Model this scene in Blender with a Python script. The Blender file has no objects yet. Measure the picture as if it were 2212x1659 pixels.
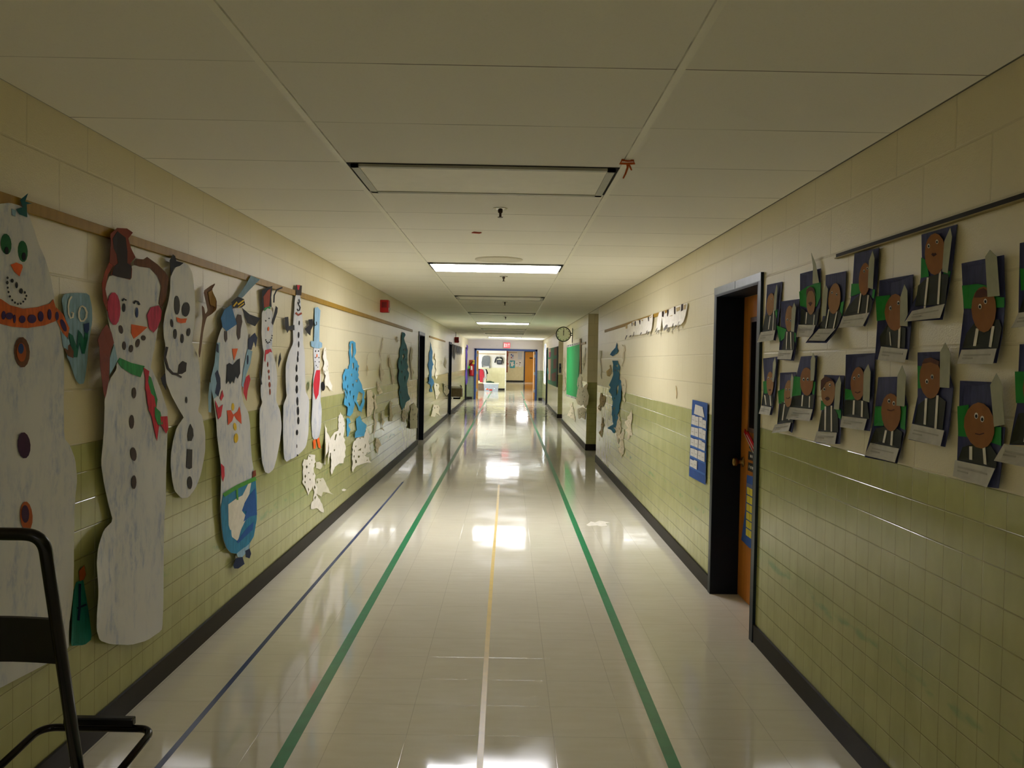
import bpy, bmesh, math, random
from mathutils import Vector, Matrix
from mathutils.geometry import delaunay_2d_cdt
COL = bpy.context.scene.collection
XL, XR, CEIL = -1.601, 1.3866, 2.378
YB, YE = -9.0, 33.3           # corridor behind the photographer / end wall
# ------------------------------------------------------------------ materials
def lin(c):
    return tuple((x/12.92 if x <= .04045 else ((x+.055)/1.055)**2.4) for x in c) + (1,)
def hexc(h):
    return lin(tuple(int(h[i:i+2], 16)/255 for i in (0, 2, 4)))
MATS = {}
class NT:
    def __init__(s, name):
        s.m = bpy.data.materials.new(name); s.m.use_nodes = True
        s.t = s.m.node_tree; s.b = s.t.nodes['Principled BSDF']
    def n(s, typ, **kw):
        nd = s.t.nodes.new(typ)
        for k, v in kw.items():
            setattr(nd, k, v)
        return nd
    def l(s, a, b): s.t.links.new(a, b)
    def val(s, sock, v):
        if hasattr(v, 'is_linked') or hasattr(v, 'links'): s.l(v, sock)
        else: sock.default_value = v
    def math(s, op, a, b=0.0, clamp=False):
        nd = s.n('ShaderNodeMath', operation=op, use_clamp=clamp)
        s.val(nd.inputs[0], a); s.val(nd.inputs[1], b)
        return nd.outputs[0]
    def mix(s, f, a, b):
        nd = s.n('ShaderNodeMix', data_type='RGBA')
        s.val(nd.inputs[0], f); s.val(nd.inputs[6], a); s.val(nd.inputs[7], b)
        return nd.outputs[2]
    def noise(s, scale, detail=2.0, vec=None, rough=.5):
        nd = s.n('ShaderNodeTexNoise'); nd.inputs['Scale'].default_value = scale
        nd.inputs['Detail'].default_value = detail; nd.inputs['Roughness'].default_value = rough
        if vec: s.l(vec, nd.inputs['Vector'])
        return nd.outputs['Fac']
    def ramp(s, v, a, b, lo=0.0, hi=1.0):
        nd = s.n('ShaderNodeMapRange'); s.val(nd.inputs[0], v)
        for i, x in enumerate((a, b, lo, hi)): nd.inputs[i+1].default_value = x
        return nd.outputs[0]
    def pos(s):
        g = s.n('ShaderNodeNewGeometry'); x = s.n('ShaderNodeSeparateXYZ'); s.l(g.outputs['Position'], x.inputs[0])
        s.P = g.outputs['Position']
        return x.outputs
    def scaled(s, v):
        nd = s.n('ShaderNodeVectorMath', operation='MULTIPLY'); s.l(s.P, nd.inputs[0]); nd.inputs[1].default_value = v
        return nd.outputs[0]
    def line(s, c, pitch, off, hw):
        t = s.math('SUBTRACT', c, off); t = s.math('DIVIDE', t, pitch); t = s.math('ADD', t, .5)
        t = s.math('FRACT', t); t = s.math('SUBTRACT', t, .5); t = s.math('ABSOLUTE', t); t = s.math('MULTIPLY', t, pitch)
        return s.ramp(t, hw*1.3, hw*.5)
    def bump(s, h, strength, dist=.002, normal=None):
        nd = s.n('ShaderNodeBump'); nd.inputs['Strength'].default_value = strength; nd.inputs['Distance'].default_value = dist
        s.l(h, nd.inputs['Height'])
        if normal: s.l(normal, nd.inputs['Normal'])
        return nd.outputs[0]
    def out(s, col=None, rough=None, normal=None, metal=None, spec=None):
        if col is not None: s.val(s.b.inputs['Base Color'], col)
        if rough is not None: s.val(s.b.inputs['Roughness'], rough)
        if normal is not None: s.l(normal, s.b.inputs['Normal'])
        if metal is not None: s.b.inputs['Metallic'].default_value = metal
        if spec is not None: s.b.inputs['Specular IOR Level'].default_value = spec
        return s.m
def plain(name, h, rough=.6, metal=0.0, var=.12, scale=14.0, streak=None, spec=None):
    if name in MATS: return MATS[name]
    t = NT(name); t.pos(); c = hexc(h)
    nz = t.noise(1.0, 3.0, t.scaled(streak or (scale, scale, scale)))
    dk = tuple(x*(1-var) for x in c[:3]) + (1,); lt = tuple(min(1, x*(1+var)) for x in c[:3]) + (1,)
    col = t.mix(t.ramp(nz, .3, .7), dk, lt)
    MATS[name] = t.out(col, rough, metal=metal, spec=spec)
    return MATS[name]
def emit(name, col, strength, base='FFFFFF'):
    t = NT(name); t.b.inputs['Base Color'].default_value = hexc(base)
    t.b.inputs['Emission Color'].default_value = col; t.b.inputs['Emission Strength'].default_value = strength
    MATS[name] = t.m
    return t.m
PAPER = dict(ltblue='8FB4CE', ltblue2='7E9DB4', skyblue='4FA3D2', midblue='2F6F9A', dkblue='2A6C8C', dkteal='35788E', blue='2D72AE', blue_deep='1F5FB0',
  jeans='2E86B4', navyblue='24407C', navy='14284E', navypaper='42466F', purple='3A1A5A', purple_dark='40183C', purple_paper='6A50C0',
  teal='1E7F74', dkgreen='0E6A55', green='2E9A50', belt_green='4FA040', eyegreen='1E6B3A', bow_teal='145A60', pgreen='28923C', boardgreen='2FA85C', boardgreen2='2E7A55',
  orange='F06A22', orange_red='E2521E', orange_brown='B4581E', scarf_orange='D06218', rust='9A3A18', red='D0283A', redbrown='86361A', pink='C83A5A', magenta='B03070',
  brown='6A4020', darkbrown='26160E', coal='4A3A32', coal_grey='35322E', black='0C0C10', ink='1C1C22', twig='6E4A24', yellow='E8C020', yellowbrown='9A7426',
  white='EFEAE0', vellum='D8D4C0', cream='DDD2B8', tan='BCA678', tan_wood='A08048', pink_tan='C89A86', pic_brown='7A4E40', hair='5A2E16', face='98622C', face2='9C7040',
  mouth='4E2410', coat='32362A', monument='ACAE98', card='CFCDC8', pencil='B2B0AA', chartblue='284F94', chartblue2='3A66B0', greyink='6E6A66', silver='B4B4B0')
def paper(key):
    if key == 'snow': return snow()
    h = PAPER[key]
    painted = key in ('ltblue', 'jeans', 'teal', 'scarf_orange', 'pink', 'red', 'rust', 'brown', 'dkgreen', 'green', 'navypaper')
    return plain('paper_' + key, h, .75, var=.22 if painted else .08, streak=(60, 60, 14) if painted else (25, 25, 25), spec=.25)
def snow():
    if 'snow' in MATS: return MATS['snow']
    t = NT('painted_white_paper'); t.pos()
    a = t.noise(1, 5, t.scaled((24, 24, 11)), .7); b = t.noise(1, 3, t.scaled((6, 6, 4)))
    f = t.math('MULTIPLY', t.ramp(a, .46, .70), t.ramp(b, .40, .64))
    col = t.mix(f, hexc('DFDFE2'), hexc('90A2CA')); col = t.mix(t.ramp(t.noise(1, 2, t.scaled((3, 3, 2))), .4, .7, 0, .4), col, hexc('BCC2D0'))
    MATS['snow'] = t.out(col, .7, t.bump(a, .15, .002), spec=.25)
    return MATS['snow']
LIGHTC = (1.0, .985, 1.03, 1)
def wall_material(name, axis, tile_off, block_off, stain=True, pale=False, daylight_tint=False):
    t = NT(name); p = t.pos(); c = p[axis]; z = p[2]
    # painted block above
    row = t.math('DIVIDE', t.math('SUBTRACT', z, 1.186), .205); row = t.math('FLOOR', row)
    par = t.math('MODULO', row, 2.0); sh = t.math('ADD', t.math('MULTIPLY', par, .2), c)
    jh = t.line(z, .205, 1.186, .0045); jv = t.line(sh, .4, block_off, .004)
    joint = t.math('MAXIMUM', jh, jv)
    big = t.noise(1, 3, t.scaled((1.2, 1.2, 1.2))); fine = t.noise(1, 3, t.scaled((190, 190, 190)), .65)
    cb = t.mix(t.ramp(big, .3, .7), hexc('DFD4AE'), hexc('E6DCBA')); cb = t.mix(t.math('MULTIPLY', joint, .30), cb, hexc('B8AC84'))
    if pale: cb = t.mix(t.ramp(big, .3, .7), hexc('DCD6D0'), hexc('E2DCD6'))  # far hall block: cool daylight tint put into the colour
    if daylight_tint: cb = t.mix(t.ramp(big, .3, .7), hexc('D2CAC6'), hexc('D8D0CC'))  # end wall block: tint of the daylight mixed into its paint
    # glazed tile below
    th = t.line(z, .1085, 1.186, .0022); tv = t.line(c, .1085, tile_off, .0017)
    grout = t.math('MAXIMUM', th, t.math('MULTIPLY', tv, .75))
    tile = t.mix(t.ramp(t.noise(1, 3, t.scaled((9, 9, 5))), .3, .7), hexc('A5A66A'), hexc('B2B276'))
    if stain:
        zz = t.math('ADD', z, t.math('MULTIPLY', t.noise(1, 3, t.scaled((2, 2, 2))), .16))
        band = t.math('MULTIPLY', t.ramp(t.math('ABSOLUTE', t.math('SUBTRACT', zz, .565)), .03, .008), t.ramp(t.noise(1, 4, t.scaled((6, 6, 14))), .5, .62))
        tile = t.mix(t.math('MULTIPLY', band, .55), tile, hexc('6E9A62'))
    if daylight_tint: tile = t.mix(t.ramp(t.noise(1, 3, t.scaled((9, 9, 5))), .3, .7), hexc('8E9A80'), hexc('98A48A'))  # end wall tile greyed in its colour for the same daylight
    if pale: tile = t.mix(t.ramp(t.noise(1, 3, t.scaled((9, 9, 5))), .3, .7), hexc('DED6AC'), hexc('E6DEB8'))
    tile = t.mix(t.math('MULTIPLY', grout, .35 if pale else .55), tile, hexc('8C8458' if pale else '706C38'))
    low = t.ramp(z, 1.1862, 1.1858)
    col = t.mix(low, cb, tile)
    rough = t.mix(low, (.30, .30, .30, 1), (.13, .13, .13, 1))
    hb = t.math('SUBTRACT', t.math('MULTIPLY', fine, 1.3), joint)
    wob = t.noise(1, 1, t.scaled((5, 5, 5)))
    ht = t.math('SUBTRACT', t.math('MULTIPLY', wob, 1.6), t.math('MULTIPLY', grout, 1.0))
    hm = t.n('ShaderNodeMix', data_type='FLOAT'); t.l(low, hm.inputs[0]); t.l(hb, hm.inputs[2]); t.l(ht, hm.inputs[3])
    return t.out(col, rough, t.bump(hm.outputs[0], .55, .0022))
def floor_material():
    t = NT('waxed_floor_tile'); p = t.pos(); x, y = p[0], p[1]
    gx = t.line(x, .2985, .2120, .0013); gy = t.line(y, .2985, .08, .0013)
    g = t.math('MAXIMUM', gx, gy)
    fx = t.math('FLOOR', t.math('DIVIDE', t.math('SUBTRACT', x, .212), .2985)); fy = t.math('FLOOR', t.math('DIVIDE', t.math('SUBTRACT', y, .08), .2985))
    cb = t.n('ShaderNodeCombineXYZ'); t.l(fx, cb.inputs[0]); t.l(fy, cb.inputs[1])
    wn = t.n('ShaderNodeTexWhiteNoise', noise_dimensions='3D'); t.l(cb.outputs[0], wn.inputs['Vector'])
    mott = t.noise(1, 4, t.scaled((5, 22, 5)), .6); blot = t.noise(1, 3, t.scaled((1.1, .9, 1)))
    col = t.mix(t.ramp(mott, .3, .7), hexc('E6E0CE'), hexc('EEE9DA')); col = t.mix(t.ramp(blot, .35, .7, 0, .35), col, hexc('D8D1BC'))
    col = t.mix(t.math('MULTIPLY', wn.outputs['Value'], .18), col, hexc('DCD6C4'))
    col = t.mix(t.math('MULTIPLY', g, .35), col, hexc('7A725C'))
    rough = t.ramp(t.noise(1, 3, t.scaled((2.5, 2.5, 1))), .35, .7, .05, .12)
    wv = t.noise(1, 1, t.scaled((2.2, 3.2, 1)))
    tl = t.math('MULTIPLY', wn.outputs['Color'], 1.0)
    sx = t.n('ShaderNodeSeparateColor'); t.l(wn.outputs['Color'], sx.inputs[0])
    fry = t.math('FRACT', t.math('DIVIDE', t.math('SUBTRACT', y, .08), .2985)); frx = t.math('FRACT', t.math('DIVIDE', t.math('SUBTRACT', x, .212), .2985))
    tilt = t.math('ADD', t.math('MULTIPLY', t.math('SUBTRACT', sx.outputs[0], .5), fry), t.math('MULTIPLY', t.math('SUBTRACT', sx.outputs[1], .5), frx))
    h = t.math('ADD', t.math('MULTIPLY', wv, 1.2), t.math('SUBTRACT', t.math('MULTIPLY', tilt, .8), t.math('MULTIPLY', g, .2)))
    return t.out(col, rough, t.bump(h, .32, .0022), spec=.5)
def ceiling_material():
    t = NT('ceiling_panels'); p = t.pos(); x, y = p[0], p[1]
    ln = t.line(y, .6096, 2.4452, .0028)
    br = t.ramp(t.noise(1, 2, t.scaled((1.6, 9, 1))), .35, .6, .25, 1.0)
    ed = t.ramp(t.math('ABSOLUTE', t.math('SUBTRACT', x, XR-.004)), .006, .003)
    ed2 = t.ramp(t.math('ABSOLUTE', t.math('SUBTRACT', x, XL+.002)), .004, .002)
    te = t.math('MAXIMUM', t.ramp(t.math('ABSOLUTE', t.math('SUBTRACT', x, -.7185)), .0035, .0015), t.ramp(t.math('ABSOLUTE', t.math('SUBTRACT', x, .4735)), .0035, .0015))
    ln = t.math('MAXIMUM', ln, t.math('MULTIPLY', te, .6))
    dark = t.math('MAXIMUM', t.math('MULTIPLY', ln, br), t.math('MAXIMUM', ed, t.math('MULTIPLY', ed2, .6)))
    pit = t.noise(1, 3, t.scaled((160, 160, 160)), .7)
    fy = t.math('FLOOR', t.math('DIVIDE', t.math('SUBTRACT', y, 2.4452), .6096)); fx = t.math('FLOOR', t.math('DIVIDE', t.math('ADD', x, .73), 1.2192))
    cb = t.n('ShaderNodeCombineXYZ'); t.l(fx, cb.inputs[0]); t.l(fy, cb.inputs[1])
    wn = t.n('ShaderNodeTexWhiteNoise', noise_dimensions='3D'); t.l(cb.outputs[0], wn.inputs['Vector'])
    col = t.mix(wn.outputs['Value'], hexc('F2F0E8'), hexc('F6F4ED')); col = t.mix(t.ramp(pit, .55, .75, 0, .18), col, hexc('CEC9BA'))
    col = t.mix(t.math('MULTIPLY', dark, .85), col, hexc('2A261C'))
    return t.out(col, .9, t.bump(pit, .25, .001), spec=.2)
# ------------------------------------------------------------------ mesh helpers
def box(bm, x0, x1, y0, y1, z0, z1, bev=0):
    v = [bm.verts.new((x, y, z)) for z in (z0, z1) for y in (y0, y1) for x in (x0, x1)]
    f = [bm.faces.new([v[i] for i in q]) for q in ((0, 2, 3, 1), (4, 5, 7, 6), (0, 1, 5, 4), (2, 6, 7, 3), (0, 4, 6, 2), (1, 3, 7, 5))]
    if bev:
        es = list({e for q in f for e in q.edges})
        bmesh.ops.bevel(bm, geom=es, offset=bev, segments=2, affect='EDGES', profile=.5)
def tube(bm, pts, r, n=12, cap=True, closed=False):
    pts = [Vector(p) for p in pts]; rings = []; up = None
    for i, p in enumerate(pts):
        if closed: d = pts[(i+1) % len(pts)]-pts[i-1]
        else: d = pts[min(i+1, len(pts)-1)]-pts[max(i-1, 0)]
        d.normalize()
        if up is None: up = Vector((0, 0, 1)) if abs(d.z) < .9 else Vector((0, 1, 0))
        a = d.cross(up).normalized(); up = a.cross(d).normalized()
        rr = r[i] if isinstance(r, (list, tuple)) else r
        rings.append([bm.verts.new(p+a*rr*math.cos(2*math.pi*k/n)+up*rr*math.sin(2*math.pi*k/n)) for k in range(n)])
    m = len(rings)
    for i in range(m if closed else m-1):
        A_, B_ = rings[i], rings[(i+1) % m]
        for k in range(n): bm.faces.new((A_[k], A_[(k+1) % n], B_[(k+1) % n], B_[k]))
    if cap and not closed:
        bm.faces.new(rings[0][::-1]); bm.faces.new(rings[-1])
def lathe(bm, prof, c, n=24, axis='z'):
    rings = []
    for r, h in prof:
        ring = []
        for k in range(n):
            a = 2*math.pi*k/n; u, v = r*math.cos(a), r*math.sin(a)
            q = {'z': (c[0]+u, c[1]+v, c[2]+h), 'y': (c[0]+u, c[1]+h, c[2]+v), 'x': (c[0]+h, c[1]+u, c[2]+v)}[axis]
            ring.append(bm.verts.new(q))
        rings.append(ring)
    for i in range(len(rings)-1):
        for k in range(n): bm.faces.new((rings[i][k], rings[i][(k+1) % n], rings[i+1][(k+1) % n], rings[i+1][k]))
    bm.faces.new(rings[0]); bm.faces.new(rings[-1])
def round_path(pts, rad, seg=6):
    out = [Vector(pts[0])]
    for i in range(1, len(pts)-1):
        p, a, b = Vector(pts[i]), Vector(pts[i-1]), Vector(pts[i+1])
        u = (a-p).normalized(); v = (b-p).normalized(); r = min(rad, (a-p).length*.45, (b-p).length*.45)
        for k in range(seg+1):
            t = k/seg; out.append((p+u*r)*(1-t)**2 + p*2*t*(1-t) + (p+v*r)*t*t)
    return out+[Vector(pts[-1])]
def finish(name, bm, mat, parent=None, loc=None, smooth=False, fixn=True):
    if fixn: bmesh.ops.recalc_face_normals(bm, faces=bm.faces)
    org = Vector(loc) if loc is not None else (parent.matrix_world.translation if parent else Vector())
    if parent is not None and loc is None: org = Vector(parent['_o'])
    bmesh.ops.translate(bm, verts=bm.verts, vec=-org)
    me = bpy.data.meshes.new(name); bm.to_mesh(me); bm.free()
    for m in (mat if isinstance(mat, (list, tuple)) else [mat]): me.materials.append(m)
    if smooth:
        for p in me.polygons: p.use_smooth = True
    o = bpy.data.objects.new(name, me); COL.objects.link(o)
    if parent is not None: o.parent = parent
    else: o.location = org
    o['_o'] = list(org)
    return o
def empty(name, loc):
    o = bpy.data.objects.new(name, None); COL.objects.link(o); o.location = loc; o['_o'] = list(loc); o.empty_display_size = .1
    return o
def tag(o, label, cat, group=None):
    o['label'] = label; o['category'] = cat
    if group: o['group'] = group
    return o
def thing(name, label, cat, loc, group=None): return tag(empty(name, loc), label, cat, group)
def struct(o): o['kind'] = 'structure'; return o
def mesh(fn): bm = bmesh.new(); fn(bm); return bm
def bx(*a, **k): return mesh(lambda b: box(b, *a, **k))
def rot(bm, ang, axis, c): bmesh.ops.rotate(bm, verts=bm.verts, cent=c, matrix=Matrix.Rotation(ang, 3, axis)); return bm
# ------------------------------------------------------------------ sheets of paper on the walls
def pip(x, y, poly):
    c = False
    for i in range(len(poly)):
        x1, y1 = poly[i]; x2, y2 = poly[i-1]
        if (y1 > y) != (y2 > y) and x < (x2-x1)*(y-y1)/(y2-y1)+x1: c = not c
    return c
def tri(polys, step):
    """triangulate outline polys[0] minus holes polys[1:], with inner points"""
    V, E = [], []
    for q in polys:
        s = len(V); V += [Vector(p) for p in q]; E += [(s+i, s+(i+1) % len(q)) for i in range(len(q))]
    xs = [p[0] for p in polys[0]]; ys = [p[1] for p in polys[0]]
    if step:
        nx = int((max(xs)-min(xs))/step)+1; ny = int((max(ys)-min(ys))/step)+1
        for i in range(nx):
            for j in range(ny):
                x = min(xs)+(i+.5+.13*(j % 2))*step; y = min(ys)+(j+.5)*step
                if pip(x, y, polys[0]) and not any(pip(x, y, h) for h in polys[1:]): V.append(Vector((x, y)))
    r = delaunay_2d_cdt(V, E, [], 0, 1e-6)
    v2, f2 = r[0], r[2]; keep = []
    for f in f2:
        cx = sum(v2[i].x for i in f)/3; cy = sum(v2[i].y for i in f)/3
        if pip(cx, cy, polys[0]) and not any(pip(cx, cy, h) for h in polys[1:]): keep.append(f)
    return v2, keep
def sheet_bm(groups, disp, lay, thick, wall, step):
    bm = bmesh.new()
    for polys in groups:
        v2, fs = tri(polys, step)
        used = sorted({i for f in fs for i in f}); mp = {}
        for i in used:
            y, z = v2[i]; d = disp(y, z)+lay
            mp[i] = bm.verts.new((XL+d, y, z) if wall == 'L' else (XR-d, y, z))
        for f in fs:
            try: bm.faces.new([mp[i] for i in f])
            except ValueError: pass
    bmesh.ops.recalc_face_normals(bm, faces=bm.faces)
    # orient all faces into the corridor, then give the paper its thickness
    want = 1 if wall == 'L' else -1
    for f in bm.faces:
        f.normal_update()
        if f.normal.x*want < 0: f.normal_flip()
    bmesh.ops.solidify(bm, geom=bm.faces[:], thickness=thick)
    return bm
def dec(s):
    v = [int(x)/10000 for x in s.split()]; y, z = v[0], v[1]; out = [(y, z)]
    for i in range(2, len(v), 2):
        y += v[i]; z += v[i+1]; out.append((y, z))
    return out
def put_paper(t, k):
    name, lab, cat, wall, body, matk, parts, holes, curl, grp = t
    body = dec(body); holes = [dec(h) for h in holes]
    ys = [p[0] for p in body]; zs = [p[1] for p in body]; y0, y1, z0, z1 = min(ys), max(ys), min(zs), max(zs)
    w = y1-y0; h = z1-z0; base, near, far, bot = curl[0], curl[1], curl[2], curl[3]
    def disp(y, z):
        u = (y-y0)/w; v = (z-z0)/h; d = base
        d += near*max(0, (.4-u)/.4)**2*(.55+.45*math.sin(z*9+k)) if near else 0
        d += far*max(0, (u-.7)/.3)**2*(.6+.4*math.sin(z*7+2*k))
        d += bot*max(0, (.3-v)/.3)**2
        return d+.0016*math.sin(y*11+z*17+k)
    base0 = ((XL if wall == 'L' else XR), (y0+y1)/2, z0)
    step = max(w, h)/11
    bb = sheet_bm([[body]+holes], disp, 0, .0012, wall, step)
    if not parts:
        o = finish(name, bb, paper(matk), loc=base0, fixn=False); tag(o, lab, cat, grp); return o
    r = thing(name, lab, cat, base0, grp)
    finish('sheet' if name not in ('paper_snowman',) else 'body', bb, paper(matk), r, fixn=False)
    ONE = {'buttons': 'button', 'scarf_spots': 'scarf_spot', 'fringe': 'fringe_piece', 'mouth': 'mouth_piece', 'dark_patch': 'dark_patch', 'border_dots': 'border_dot'}
    flat = []
    for pn, pm, lay, polys in parts:
        if len(polys) > 1 and pn not in ('lettering', 'writing'): flat += [(ONE.get(pn, pn), pm, lay, [q]) for q in polys]
        else: flat.append((pn, pm, lay, polys))
    for pn, pm, lay, polys in flat:
        ps = [[dec(q)] for q in polys]
        o = finish(pn, sheet_bm(ps, disp, .0016+.0012*lay, .0008, wall, step if pn in ('face', 'coat', 'hill', 'trousers', 'vest', 'scarf', 'tower', 'caption_card', 'hat', 'earmuff_band') else None), paper(pm), r, fixn=False)
    return r
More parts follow.
